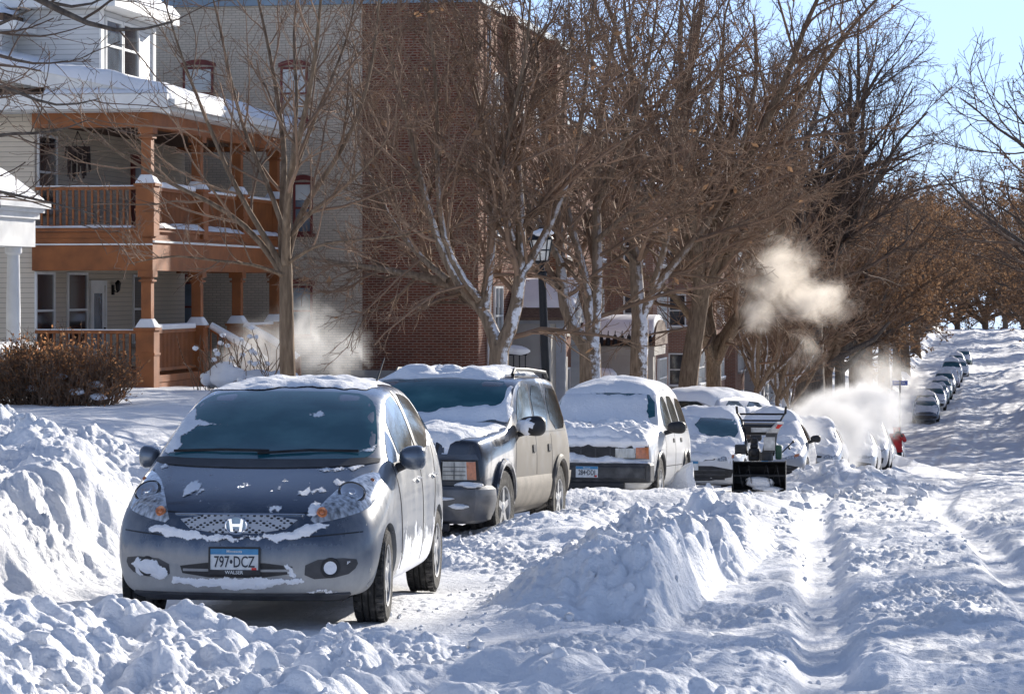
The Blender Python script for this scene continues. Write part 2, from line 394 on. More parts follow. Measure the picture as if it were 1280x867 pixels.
def ground_h(x, y):
    x = np.asarray(x, dtype=float); y = np.asarray(y, dtype=float)
    rz = road_z(y); yz = yard_z(y)
    wob = 0.25*fbm(x*0.5+3, y*0.5, 3, 3) ; wob2 = 0.5*fbm(x*0.35, y*0.35, 8, 3)
    near = 1 - sstep(60, 130, y)
    # base: road to the kerb, a boulevard strip, a sidewalk, then the yards
    t = sstep(-9.0, -14.0, x)
    z = rz*(1-t) + np.maximum(yz, rz-0.3)*t
    tr = sstep(9.0, 15.0, x); z = z*(1-tr) + (rz+0.6)*tr
    amp = np.full_like(x, 0.045); cl = np.full_like(x, 0.26)      # small roughness, clod weight
    # --- boulevard snowbank on the left, high where it was ploughed and shovelled up
    hb = np.interp(y, [0, 12, 15, 18, 20.5, 22.5, 25, 29, 34, 45, 60, 90, 150, 400], [0.42, 0.50, 0.54, 0.58, 0.58, 0.52, 0.50, 0.6, 0.65, 0.7, 0.75, 0.8, 0.7, 0.7])
    edge = -6.62 + 0.5*wob + np.where(y < 23, 0.0, 0.15)
    wall = sstep(edge+0.12, edge-0.80, x + 0.16*fbm(x*2.2, y*2.2, 14, 3))
    back = 1 - sstep(-9.3, -11.0, x + 0.8*wob2)
    bank = hb*wall*back*(1 + 0.5*wob2)
    # rounded heaps thrown on top of the bank
    heaps = 0.26*bump2(x, y, -8.2, 20.6, 1.1, 1.5) + 0.30*bump2(x, y, -7.25, 21.6, 0.5, 1.0, 0.3) + 0.62*bump2(x, y, -9.6, 25.0, 1.5, 2.6) + 0.20*bump2(x, y, -8.0, 27.6, 0.9, 1.3) + 0.12*bump2(x, y, -7.1, 19.0, 0.5, 0.7)
    z = z + bank + heaps*near
    flut = np.clip(wall*(1-wall)*4, 0, 1)
    z = z + flut*near*(0.06*vnoise(y*5.0, x*1.5, 31) + 0.07*vnoise(y*11.0, x*4, 33) + 0.04*vnoise(y*24.0, x*8, 35))
    cl = cl + 0.6*flut*near
    cl = cl + 0.6*sstep(-6.5, -7.0, x)*back*near; amp = amp + 0.09*wall*back*near
    # --- clods pushed in front of the first car, right across the foreground
    fr = (1 - sstep(14.6, 16.05, y + 0.13*(x+4.5) + 1.0*wob))
    left = np.interp(x, [-9, -6.2, -5.2, -4.2, -3.4, -2.6, -1.6, -0.9, 3], [0.72, 0.48, 0.30, 0.16, 0.10, 0.12, 0.12, 0.09, 0.05])
    z = z + left*fr*(1+0.9*wob)*(1-0.55*(1-sstep(10.5, 13.0, y)))*(1-sstep(-5.9, -6.6, x)*0.6)
    cl = cl + 0.62*fr*sstep(-1.4, -2.6, x); amp = amp + 0.07*fr*sstep(0, -2, x)
    # --- windrow between the parked cars and the lane
    right_cut = 1 - sstep(-2.16, -1.90, x + 0.30*wob - 0.012*(y-20))
    w1 = plateau(x, y, -2.45, 21.3, 1.15, 4.9, 0.0, 0.72)*right_cut
    w2 = bump2(x, y, -3.55, 25.2, 1.35, 2.0, 0.15, 2.6)
    w3 = bump2(x, y, -2.4, 18.6, 0.62, 1.5, -0.1, 2.2)
    w4 = plateau(x, y, -2.75, 28.3, 1.0, 4.5, 0.0, 0.7)
    z = z + near*(0.23*w1*(1+1.6*wob+0.9*fbm(x*1.1+2, y*0.8, 117, 3)) + 0.30*w2 + 0.22*w3*right_cut + 0.11*w4*(1+wob)*right_cut)
    cl = cl + near*(0.95*np.sqrt(w1) + 0.3*w2 + 0.35*w4); amp = amp + near*(0.15*np.sqrt(w1) + 0.02*w2)
    cutw = np.clip(right_cut*(1-right_cut)*4, 0, 1)*w1
    z = z + cutw*0.06*fbm(y*4, x*3, 41, 4)
    cl = cl + 0.5*cutw
    # --- snow in front of and beside the following cars
    z = z + 0.36*bump2(x, y, -4.9, 33.8, 1.6, 1.5, 0, 2.6) + 0.20*bump2(x, y, -3.2, 34.6, 1.0, 2.5)
    z = z + 0.16*bump2(x, y, -3.1, 38.9, 0.85, 0.9) + 0.14*bump2(x, y, -2.2, 36.8, 0.7, 1.1)
    z = z + 0.50*bump2(x, y, -2.9, 52.5, 1.0, 2.8) + 0.36*bump2(x, y, -2.6, 63, 1.2, 4) + 0.4*bump2(x, y, -2.2, 80, 1.0, 5) + 0.2*bump2(x, y, -2.1, 96, 1.2, 6)
    z = z + 0.62*bump2(x, y, -3.6, 99.3, 1.2, 1.6)
    cl = cl + 0.5*sstep(-1.6, -2.4, x)*sstep(32, 38, y)*near*sstep(-4.2, -3.4, x)
    # drifts round the far parked cars and along the far lane
    far = sstep(130, 165, y)
    z = z + far*0.3*np.exp(-((x+2.2)/0.8)**2)*(0.6+vnoise(x*0.3, y*0.16, 51)) + 0.2*far*np.exp(-((x-2.6)/0.9)**2)
    # --- wheel ruts
    near_lane = sstep(-1.7, -1.2, x + 0.03*(y-14))
    r1 = x - (-0.78 - 0.066*(np.clip(y, 0, 40)-14) + 0.10*vnoise(y*0.2, 0*y, 61)); r2 = x - (0.62 - 0.052*(np.clip(y, 0, 40)-14) + 0.10*vnoise(y*0.2, 0*y+5, 62))
    rut = np.exp(-(r1/0.17)**4) + np.exp(-(r2/0.19)**4)
    ridge = np.exp(-((np.abs(r1)-0.33)/0.12)**2) + np.exp(-((np.abs(r2)-0.35)/0.12)**2)
    fade = 1 - sstep(34, 60, y)*0.7
    z = z + fade*(-0.075*rut + 0.018*ridge)
    mid = np.exp(-((x-(-0.1-0.05*(y-14)))/0.5)**2); z = z + 0.06*mid*fade
    # low drift to the right of the ruts
    z = z + near*(0.08*np.exp(-((x-1.5+0.03*(y-14))/0.6)**2)*(1+wob*2) + 0.06*sstep(1.6, 3.0, x))
    cl = cl*(1 - 0.93*np.clip(rut, 0, 1)); amp = amp*(1 - 0.8*np.clip(rut, 0, 1))
    # --- cleared, driven-on strip round the first car
    clr = plateau(x, y, -4.25, 18.8, 1.75, 3.6, 0.0, 0.28)*(1-np.clip(w1*1.6, 0, 1))*(1-fr)
    cl = cl*(1 - 0.93*clr); amp = amp*(1 - 0.7*clr)
    # yards stay soft and smooth
    yd = sstep(-10.5, -12.5, x); cl = cl*(1-0.85*yd); amp = amp*(1-0.4*yd)
    amp = amp + 0.04*far*(1-yd)
    # --- noise
    z = z + amp*2.2*fbm(x*1.3, y*1.1, 5, 4) + 0.12*fr*fbm(x*0.9, y*0.9, 19, 3)*sstep(0, -2, x)*2
    lum = 0.0
    for sc, a, sd in ((1.2, 0.050, 67), (2.4, 0.052, 71), (4.6, 0.042, 77), (9.0, 0.026, 83), (19.0, 0.012, 89)):
        sx = x*sc + 0.35*vnoise(x*sc*1.7, y*sc*1.7, sd+2); sy = y*sc*0.9 + 0.35*vnoise(x*sc*1.7+9, y*sc*1.7, sd+3)
        msk = 0.08 + 2.0*sstep(-0.10, 0.36, fbm(x*0.75, y*0.75, sd+4, 3))
        lum = lum + a*lumps(sx, sy, sd, 0.75)*2.0*msk
    z = z + lum*np.clip(cl, 0, 1.7)*(0.4+0.6*near)
    z = z + 0.02*np.clip(cl, 0.15, 1.2)*fbm(x*9, y*9, 91, 3)
    # crumbs strewn over the ploughed snow
    crm = sstep(-0.10, 0.28, fbm(x*0.9+4, y*0.7, 101, 3))*(1-0.75*np.clip(rut, 0, 1))*(1-0.6*clr)*(1-0.9*yd)*(1-sstep(36, 50, y))
    z = z + crm*(0.030*lumps(x*11+0.3*vnoise(x*20, y*20, 3), y*10, 103, 0.6) + 0.022*lumps(x*23, y*21, 107, 0.55))*1.6
    # curved-in ice streaks in the lane
    z = z + 0.012*near*fbm(x*14, y*2.0, 97, 3)*sstep(-2, -1, x)
    return z

def gz(x, y):
    return float(ground_h(np.array([float(x)]), np.array([float(y)]))[0])

def build_terrain():
    # rows geometric in depth, columns denser inside the view
    u = np.concatenate([np.linspace(-1.3, -0.24, 60, endpoint=False), np.linspace(-0.24, 0.235, 900, endpoint=False), np.linspace(0.235, 1.3, 60)])
    d = np.concatenate([np.geomspace(3.0, 9.5, 40, endpoint=False), np.geomspace(9.5, 30, 820, endpoint=False), np.geomspace(30, 60, 340, endpoint=False), np.geomspace(60, 420, 330, endpoint=False), np.geomspace(420, 1400, 20)])
    D, U = np.meshgrid(d, u, indexing='ij')
    X = -ST*D + CT*U*D; Y = CT*D + ST*U*D
    Z = ground_h(X.ravel(), Y.ravel()).reshape(X.shape)
    nr, nc = X.shape
    V = np.stack([X, Y, Z], -1).reshape(-1, 3)
    idx = np.arange(nr*nc).reshape(nr, nc)
    Q = np.stack([idx[:-1, :-1], idx[:-1, 1:], idx[1:, 1:], idx[1:, :-1]], -1).reshape(-1, 4)
    cx = V[Q].mean(1)
    x, y = cx[:, 0], cx[:, 1]
    near = y < 45
    reg = np.zeros(len(Q), dtype=int)                              # 0 ground
    reg[(x > -6.5) & (x < 7.5)] = 1                                # road
    reg[(x <= -6.5) & (x > -9.6)] = 2                              # bank on the boulevard
    pile = (x > -3.75) & (x < -1.72) & (y > 16.4) & (y < 33)
    pile |= (((x+3.55)/1.7)**2 + ((y-25.2)/2.6)**2 < 1) & (x > -6.3)
    reg[pile] = 3
    front = (x > -6.5) & (x < -1.0) & (y < 15.6 - 0.13*(x+4.5))
    reg[front] = 4
    names = [('ground', 'snow'), ('road', 'packed'), ('snowbank', 'snow'), ('snow_windrow', 'snow'), ('snow_heap', 'snow')]
    for k, (nm, mt) in enumerate(names):
        q = Q[reg == k]
        used, inv = np.unique(q, return_inverse=True)
        o = mesh_obj(nm, V[used], inv.reshape(-1, 4), M[mt], None, True)
        tag(o, kind='structure')

build_terrain()

# small loose lumps rolled off the piles: nobody could count them
def build_clods():
    bm = bmesh.new(); bmesh.ops.create_icosphere(bm, subdivisions=2, radius=1.0)
    base = np.array([v.co[:] for v in bm.verts]); tri = np.array([[v.index for v in f.verts] for f in bm.faces]); bm.free()
    rg = np.random.default_rng(5)
    P = []; S = []
    def scatter(n, x0, x1, y0, y1, s0, s1):
        x = rg.uniform(x0, x1, n); y = rg.uniform(y0, y1, n)
        s = s0 + (s1-s0)*rg.random(n)**3
        P.append(np.stack([x, y], 1)); S.append(s)
    scatter(300, -6.2, -1.2, 9.5, 15.6, 0.010, 0.06)
    scatter(200, -3.3, -2.0, 16.5, 27.0, 0.012, 0.05)
    scatter(120, -5.0, -2.5, 22.5, 30.0, 0.012, 0.05)
    scatter(330, -1.6, 3.6, 12.0, 34.0, 0.010, 0.035)
    scatter(110, -9.5, -7.6, 16.0, 28.0, 0.015, 0.06)
    scatter(70, -3.9, -2.8, 16.5, 21.5, 0.01, 0.035)
    scatter(260, -3.6, -1.0, 32.0, 60.0, 0.03, 0.12)
    P = np.concatenate(P); S = np.concatenate(S); n = len(S)
    z = ground_h(P[:, 0], P[:, 1])
    ax = rg.uniform(0.65, 1.2, (n, 3)); ang = rg.uniform(0, 6.28, n)
    B = base[None]*ax[:, None]
    jit = 1 + 0.28*(rg.random((n, len(base), 1)) - 0.5)
    low = 1 + 0.35*np.sin(base[None]@rg.normal(size=(n, 3, 1))*2.2 + rg.uniform(0, 6, (n, 1, 1)))
    B = B*jit*low*S[:, None, None]
    c, s = np.cos(ang)[:, None], np.sin(ang)[:, None]
    X = B[..., 0]*c - B[..., 1]*s + P[:, :1]; Y = B[..., 0]*s + B[..., 1]*c + P[:, 1:]
    Zz = B[..., 2] + z[:, None] + (S*0.12)[:, None]
    V = np.stack([X, Y, Zz], -1).reshape(-1, 3)
    Q = (tri[None] + (np.arange(n)*len(base))[:, None, None]).reshape(-1, 3)
    o = mesh_obj('snow_clods', V, Q, M['snow'], None, True)
    tag(o, 'loose lumps of snow rolled off the piles and scattered on the road', 'snow', kind='stuff')
build_clods()

def snow_lump(name, label, x, y, size, seed, angular=0.3, sink=0.2, rz=0.0):
    bm = bmesh.new(); bmesh.ops.create_icosphere(bm, subdivisions=4, radius=1.0)
    rg = np.random.default_rng(seed)
    v = np.array([p.co[:] for p in bm.verts]); tri = np.array([[p.index for p in f.verts] for f in bm.faces]); bm.free()
    nrm = rg.normal(size=(14, 3)); nrm /= np.linalg.norm(nrm, axis=1)[:, None]
    cut = rg.uniform(0.55, 0.95, 14)
    for k in range(14):
        dd = v@nrm[k]; over = np.clip(dd-cut[k], 0, None); v = v - over[:, None]*nrm[k]*(1-angular*0.3)
    v = v + 0.05*np.stack([fbm(v[:, 0]*3+i*7, v[:, 1]*3+v[:, 2]*2, seed+i, 4) for i in range(3)], 1)
    v = v*np.array(size)
    o = mesh_obj(name, v, tri, M['snow'], None, True)
    o.location = (x, y, gz(x, y) + size[2]*(1-sink*2)); o.rotation_euler = (0, 0, rz)
    tag(o, label, 'snow lump')
    return o

X_, Y_ = at(1160, 18.6)
snow_lump('snow_chunk', 'fist-like white snow chunk lying alone on the ploughed lane', X_, Y_, (0.085, 0.07, 0.05), 3)
# ------------------------------------------------------------------ cars
def resample(poly, res, closed=True):
    out = []
    n = len(poly)
    for i in range(n if closed else n-1):
        a = np.array(poly[i], float); b = np.array(poly[(i+1) % n], float)
        k = max(1, int(math.ceil(np.linalg.norm(b-a)/res)))
        for j in range(k): out.append(a + (b-a)*j/k)
    return np.array(out)

def smooth_poly(poly, it=2):
    p = np.array(poly, float)
    for _ in range(it):
        q = np.roll(p, -1, 0)
        p = np.stack([0.75*p+0.25*q, 0.25*p+0.75*q], 1).reshape(-1, 2)
    return p

def rough(poly, amp, seed, freq=9.0, res=0.03):
    p = resample(poly, res)
    dx = vnoise(p[:, 0]*freq, p[:, 1]*freq, seed) + 0.6*vnoise(p[:, 0]*freq*2.3, p[:, 1]*freq*2.3, seed+1)
    dy = vnoise(p[:, 0]*freq+7, p[:, 1]*freq+3, seed+2) + 0.6*vnoise(p[:, 0]*freq*2.3, p[:, 1]*freq*2.3+5, seed+3)
    return p + np.stack([dx, dy], 1)*amp*2

def mirror(poly): return [(-a, b) for a, b in poly][::-1]

def fill2d(poly, res):
    P = resample(poly, res); n = len(P)
    lo = P.min(0); hi = P.max(0)
    gx, gy = np.meshgrid(np.arange(lo[0]+res*0.5, hi[0], res), np.arange(lo[1]+res*0.5, hi[1], res))
    G = np.stack([gx.ravel(), gy.ravel()], 1)
    A = P; B = np.roll(P, -1, 0)
    def dist(Q):
        best = np.full(len(Q), 1e9)
        for a, b in zip(A, B):
            ab = b-a; t = np.clip(((Q-a)@ab)/(ab@ab+1e-12), 0, 1)
            d = np.linalg.norm(Q - (a + t[:, None]*ab), axis=1); best = np.minimum(best, d)
        return best
    def inside(Q):
        c = np.zeros(len(Q), bool)
        for a, b in zip(A, B):
            m = ((a[1] > Q[:, 1]) != (b[1] > Q[:, 1]))
            with np.errstate(divide='ignore', invalid='ignore'):
                xx = (b[0]-a[0])*(Q[:, 1]-a[1])/(b[1]-a[1]+1e-15)+a[0]
            c ^= m & (Q[:, 0] < xx)
        return c
    if len(G):
        G = G[inside(G)]
        G = G[dist(G) > res*0.45] if len(G) else G
    pts = [Vector(p) for p in P.tolist()] + [Vector(p) for p in G.tolist()]
    edges = [(i, (i+1) % n) for i in range(n)]
    v, e, f, _, _, _ = delaunay_2d_cdt(pts, edges, [], 1, 1e-6)
    V = np.array([q[:] for q in v])
    return V, [tuple(q) for q in f], dist(V)

AX = {'front': (lambda p: Vector((p[0], -6, p[1])), Vector((0, 1, 0))),
      'side': (lambda p: Vector((6, p[0], p[1])), Vector((-1, 0, 0))),
      'back': (lambda p: Vector((p[0], 12, p[1])), Vector((0, -1, 0))),
      'far': (lambda p: Vector((-6, p[0], p[1])), Vector((1, 0, 0))),
      'top': (lambda p: Vector((p[0], p[1], 6)), Vector((0, 0, -1)))}

def patch(bvh, poly, axis, off, res, name, m, parent, skirt=0.012, along=0.0):
    """a piece of skin laid on the body: crisp outline, follows the curvature"""
    V2, Fc, D = fill2d(poly, res)
    org, d = AX[axis]
    P = []; Nn = []; ok = []
    for p in V2:
        h, nrm, i, ds = bvh.ray_cast(org(p), d)
        if h is None:
            h, nrm, i, ds = bvh.find_nearest(org(p) + d*5.2)
            if nrm.dot(d) > 0: nrm = -nrm
        if nrm.dot(d) > 0: nrm = -nrm
        P.append(h); Nn.append(nrm)
    P = np.array([p[:] for p in P]); Nn = np.array([q[:] for q in Nn])
    if along: Nn = Nn*(1-along) - np.array(d[:])*along
    O = off(V2, D) if callable(off) else np.full(len(V2), off)
    V = P + Nn*O[:, None]
    # boundary edges
    cnt = {}
    for f in Fc:
        for i in range(len(f)):
            a, b = f[i], f[(i+1) % len(f)]
            cnt[(a, b)] = 1
    bd = [(a, b) for (a, b) in cnt if (b, a) not in cnt]
    ids = sorted({a for e in bd for a in e}); mp = {a: len(V)+k for k, a in enumerate(ids)}
    sk = np.array([P[a] - Nn[a]*skirt for a in ids]) if ids else np.zeros((0, 3))
    Fa = list(Fc) + [(b, a, mp[a], mp[b]) for a, b in bd]
    flip = False
    if Fc:
        f = Fc[0]; nn = np.cross(V[f[1]]-V[f[0]], V[f[2]]-V[f[0]])
        flip = nn @ np.array(d[:]) > 0
    if flip: Fa = [q[::-1] for q in Fa]
    o = mesh_obj(name, np.concatenate([V, sk]), Fa, m, parent, True)
    if m is M['snow_dust']:
        at_ = o.data.attributes.new('edge', 'FLOAT', 'POINT'); at_.data.foreach_set('value', np.concatenate([D, np.zeros(len(sk))]).astype(np.float32))
    o.data.set_sharp_from_angle(angle=R(50))
    return o

def S(y, L, t1, t0, f=0.55, dT=(0, 0), dB=(0, 0)):
    """one cross-section: five side levels (half width, height[, dy]), crown heights at part width and centre"""
    L = [(a if len(a) == 3 else (a[0], a[1], 0.0)) for a in L]
    return dict(y=y, L=L, t1=t1, t0=t0, f=f, dT=dT, dB=dB)

def ring(s):
    L = s['L']; y = s['y']
    pts = [(0, y+s['dB'][1], L[0][1]), (L[0][0]*0.55, y+s['dB'][0], L[0][1])]
    pts += [(w, y+dy, z) for (w, z, dy) in L]
    pts += [(L[4][0]*s['f'], y+s['dT'][0], s['t1']), (0, y+s['dT'][1], s['t0'])]
    full = pts + [(-p[0], p[1], p[2]) for p in pts[-2:0:-1]]
    return full          # 16 points: 0 bottom centre, 8 top centre

def shell_mesh(stations, bow_f, bow_r, wells, level=2, creases=()):
    """bow_f / bow_r: for the rows L1, L2, L3 the (part-width, centre) y offset of the end caps"""
    V = []; Fc = []
    for s in stations: V += ring(s)
    ns = len(stations); n = 16
    for i in range(ns-1):
        for k in range(n):
            Fc.append((i*n+k, i*n+(k+1) % n, (i+1)*n+(k+1) % n, (i+1)*n+k))
    def cap(i, bow, rev):
        s = stations[i]; b = i*n
        rows = []
        rows.append([b+14, b+15, b+0, b+1, b+2])                     # L0 level
        for lv in (1, 2, 3):
            w, z, dy = s['L'][lv]
            ids = [b+14-lv]
            for fx, o in ((-0.55, bow[lv-1][0]), (0, bow[lv-1][1]), (0.55, bow[lv-1][0])):
                ids.append(len(V)); V.append((fx*w, s['y']+dy+o, z))
            ids.append(b+2+lv); rows.append(ids)
        rows.append([b+10, b+9, b+8, b+7, b+6])
        for r in range(4):
            for c in range(4):
                q = (rows[r][c], rows[r][c+1], rows[r+1][c+1], rows[r+1][c])
                Fc.append(q[::-1] if rev else q)
    cap(0, bow_f, False); cap(ns-1, bow_r, True)
    me = bpy.data.meshes.new('cage'); me.from_pydata(V, [], Fc); me.update()
    bm = bmesh.new(); bm.from_mesh(me); bmesh.ops.recalc_face_normals(bm, faces=bm.faces)
    cl = bm.edges.layers.float.new('crease_edge')
    bm.verts.ensure_lookup_table()
    for (st, pt, val, along) in creases:
        # crease along the length at ring point pt for stations st, or round the ring
        for i in st:
            for p in pt:
                a = i*n+p; b2 = ((i+1)*n+p) if along else (i*n+(p+1) % n)
                for e in bm.verts[a].link_edges:
                    if e.other_vert(bm.verts[a]).index == b2: e[cl] = val
    bm.to_mesh(me); bm.free()
    ob = bpy.data.objects.new('cage', me); link(ob)
    sb = ob.modifiers.new('s', 'SUBSURF'); sb.levels = level; sb.render_levels = level
    dg = bpy.context.evaluated_depsgraph_get()
    sm = bpy.data.meshes.new_from_object(ob.evaluated_get(dg))
    bmt = bmesh.new(); bmt.from_mesh(sm); bvh = BVHTree.FromBMesh(bmt); bmt.free()
    ob.modifiers.clear(); ob.data = sm
    sm.materials.clear(); sm.materials.append(M['black']); 
    cut = []
    for (y, z, r, xin) in wells:
        for sx in (-1, 1):
            mb = MB(); mb.lathe([(0.0, xin*sx), (r*0.97, xin*sx), (r, (xin+0.02)*sx), (r, 1.3*sx), (0.0, 1.3*sx)], 40, 'x', (0, y, z))
            c = mb.build('cut', M['black']); cut.append(c)
            md = ob.modifiers.new('b', 'BOOLEAN'); md.operation = 'DIFFERENCE'; md.object = c; md.solver = 'EXACT'; md.material_mode = 'TRANSFER'
    dg = bpy.context.evaluated_depsgraph_get(); dg.update()
    fm = bpy.data.meshes.new_from_object(ob.evaluated_get(dg))
    for c in cut: bpy.data.objects.remove(c)
    bpy.data.objects.remove(ob)
    return fm, bvh

def tyre_wheel(parent, x, y, r, w, rim_r, spokes=5, steer=0.0, style='alloy'):
    """wheel > tyre, rim; x is the outer face"""
    sx = 1 if x > 0 else -1
    root = empty('wheel', (x, y, r), (0, 0, steer)); root.parent = parent
    h = w/2
    prof = [(rim_r, -w), (rim_r+0.02, -w-0.004), (r*0.93, -w-0.008), (r*0.985, -w+0.012)]
    for k in range(4):
        a = -w+0.012 + (w-0.024)*(k+0.82)/4.0; b = -w+0.012 + (w-0.024)*(k+1.0)/4.0
        prof += [(r, a-(w-0.024)*0.7/4), (r, a), (r-0.011, a+0.003), (r-0.011, b-0.003)] if k < 3 else [(r, a-(w-0.024)*0.7/4), (r*0.985, -0.012)]
    prof += [(r*0.93, 0.008), (rim_r+0.02, 0.004), (rim_r, 0.0)]
    t = MB().lathe([(a, b*sx) for a, b in prof], 56, 'x')
    # cross grooves: shallow blocks standing on the tread shoulders
    for k in range(44):
        q = 2*math.pi*k/44
        for off in (-w+0.022, -0.022):
            c = Vector((off*sx, math.cos(q)*(r-0.001), math.sin(q)*(r-0.001)))
            tn = Vector((0, -math.sin(q), math.cos(q))); nr = Vector((0, math.cos(q), math.sin(q))); xx = Vector((1, 0, 0))
            vv = [c + xx*a*0.018 + tn*b*0.0145 + nr*d*0.006 for d in (-1, 1) for a, b in ((-1, -1), (1, -1), (1, 1), (-1, 1))]
            t.hexa(vv)
    t.build('tyre', M['rubber'], root, True, angle=35)
    rm = MB()
    rm.lathe([(rim_r+0.004, 0.006*sx), (rim_r-0.012, 0.002*sx), (rim_r-0.02, -0.05*sx), (rim_r*0.5, -0.07*sx), (0.0, -0.07*sx)], 40, 'x')
    rm.lathe([(0.055, -0.07*sx), (0.055, -0.008*sx), (0.04, 0.0), (0.0, 0.0)], 20, 'x')
    for k in range(spokes):
        q = 2*math.pi*k/spokes + 0.3
        nr = Vector((0, math.cos(q), math.sin(q))); tn = Vector((0, -math.sin(q), math.cos(q)))
        w0, w1 = (0.036, 0.026)
        vv = []
        for dx in (-0.05*sx, 0.0):
            for rr, ww in ((0.035, w0), (rim_r-0.008, w1)):
                vv += [nr*rr - tn*ww + Vector((dx-0.006*sx, 0, 0)), nr*rr + tn*ww + Vector((dx-0.006*sx, 0, 0))]
        o = [0, 2, 3, 1, 4, 6, 7, 5]
        rm.hexa([vv[i] for i in o])
    rm.build('rim', M['rim'], root, True, angle=35)
    return root

def text_obj(name, s, size, m, parent, loc, rot=(R(90), 0, 0), sx=1.0, extr=0.0015, align='CENTER'):
    cu = bpy.data.curves.new('t', 'FONT'); cu.body = s; cu.size = size; cu.align_x = align; cu.align_y = 'CENTER'; cu.extrude = extr; cu.resolution_u = 3
    cu.offset = size*0.008
    tmp = bpy.data.objects.new('t', cu); link(tmp)
    dg = bpy.context.evaluated_depsgraph_get()
    me = bpy.data.meshes.new_from_object(tmp.evaluated_get(dg))
    bpy.data.objects.remove(tmp); bpy.data.curves.remove(cu)
    me.materials.clear(); me.materials.append(m)
    o = bpy.data.objects.new(name, me); o.parent = parent; o.location = loc; o.rotation_euler = rot; o.scale = (sx, 1, 1)
    return link(o)

def licence_plate(parent, x, y, z, text, tilt=0.0, frame=True, lower=None):
    root = empty('licence_plate', (x, y, z), (tilt, 0, 0)); root.parent = parent
    MB().box(-.152, .152, -.004, 0.004, -.076, .076).build('plate', M['plate_white'], root)
    MB().box(-.150, .150, -.0062, -.0042, .036, .074).build('plate_band', M['plate_blue'], root)
    text_obj('plate_number', text, 0.098, M['plate_ink'], root, (0, -.0065, -.012), sx=0.66)
    text_obj('plate_header', 'Minnesota', 0.026, M['plate_white'], root, (0, -.0078, .055), sx=0.9)
    MB().box(.108, .138, -.0068, -.0048, -.070, -.044).build('sticker', M['sticker'], root)
    if frame:
        f = MB()
        f.box(-.162, .162, -.012, .002, .071, .083); f.box(-.162, .162, -.012, .002, -.090, -.058 if lower else -.072)
        f.box(-.162, -.150, -.012, .002, -.072, .071); f.box(.150, .162, -.012, .002, -.072, .071)
        f.build('plate_frame', M['black'], root, bevel=0.003)
        if lower: text_obj('frame_lettering', lower, 0.030, M['plate_white'], root, (0, -.0135, -.074), sx=1.0)
    return root

def snow_off(t, edge=0.06, n=0.5, freq=5.0, seed=0, base=0.004):
    def f(V, D):
        k = 1 - np.exp(-np.clip(D, 0, None)/edge)
        nn = 1 + n*2*fbm(V[:, 0]*freq, V[:, 1]*freq, seed, 4)
        return base + t*k*np.clip(nn, 0.12, 3)
    return f

def wing_mirror(parent, x, y, z, m, size=(0.10, 0.09, 0.075), glass=True, snow=False):
    sx = 1 if x > 0 else -1
    bm = bmesh.new(); bmesh.ops.create_uvsphere(bm, u_segments=20, v_segments=14, radius=1.0)
    for v in bm.verts:
        c = v.co
        c.x, c.y, c.z = (math.copysign(abs(c.x)**0.75, c.x), math.copysign(abs(c.y)**0.8, c.y), math.copysign(abs(c.z)**0.75, c.z))
        if c.y > 0.25: c.y = 0.25
        c.x *= size[0]; c.y *= size[1]; c.z *= size[2]*(1.0 + 0.15*c.x*sx/size[0])
    me = bpy.data.meshes.new('wing_mirror'); bm.to_mesh(me); bm.free()
    me.materials.append(m); me.polygons.foreach_set('use_smooth', [True]*len(me.polygons))
    o = bpy.data.objects.new('wing_mirror', me); o.parent = parent; o.location = (x, y, z); link(o)
    MB().tube([(-sx*0.05, 0.02, -size[2]*0.6), (-sx*(size[0]+0.05), 0.03, -size[2]*1.0)], [0.028, 0.035], 8).build('mirror_arm', M['black'], o, True)
    if glass: MB().lathe([(0, size[1]*0.27), (size[2]*0.8, size[1]*0.27)], 20, 'y').build('mirror_glass', M['chrome'], o)
    return o

def place_car(root, px, d, yaw, dz=0.0):
    x, y = at(px, d)
    s = slope(y+2.2)
    root.location = (x, y, float(road_z(y)) + dz)
    root.rotation_euler = (math.atan(float(road_z(y+3.4)-road_z(y+0.8))/2.6), 0, yaw)
    root.rotation_mode = 'XYZ'
    # pitch in the car's own frame, then yaw
    return root

def wiper(parent, bvh, pts):
    W = []
    for p in pts:
        h, n, i, d = bvh.ray_cast(Vector((p[0], -6, p[1])), Vector((0, 1, 0)))
        if h: W.append(h + n*0.018)
    return MB().tube(W, [0.009]*len(W), 6).build('wiper', M['black'], parent)

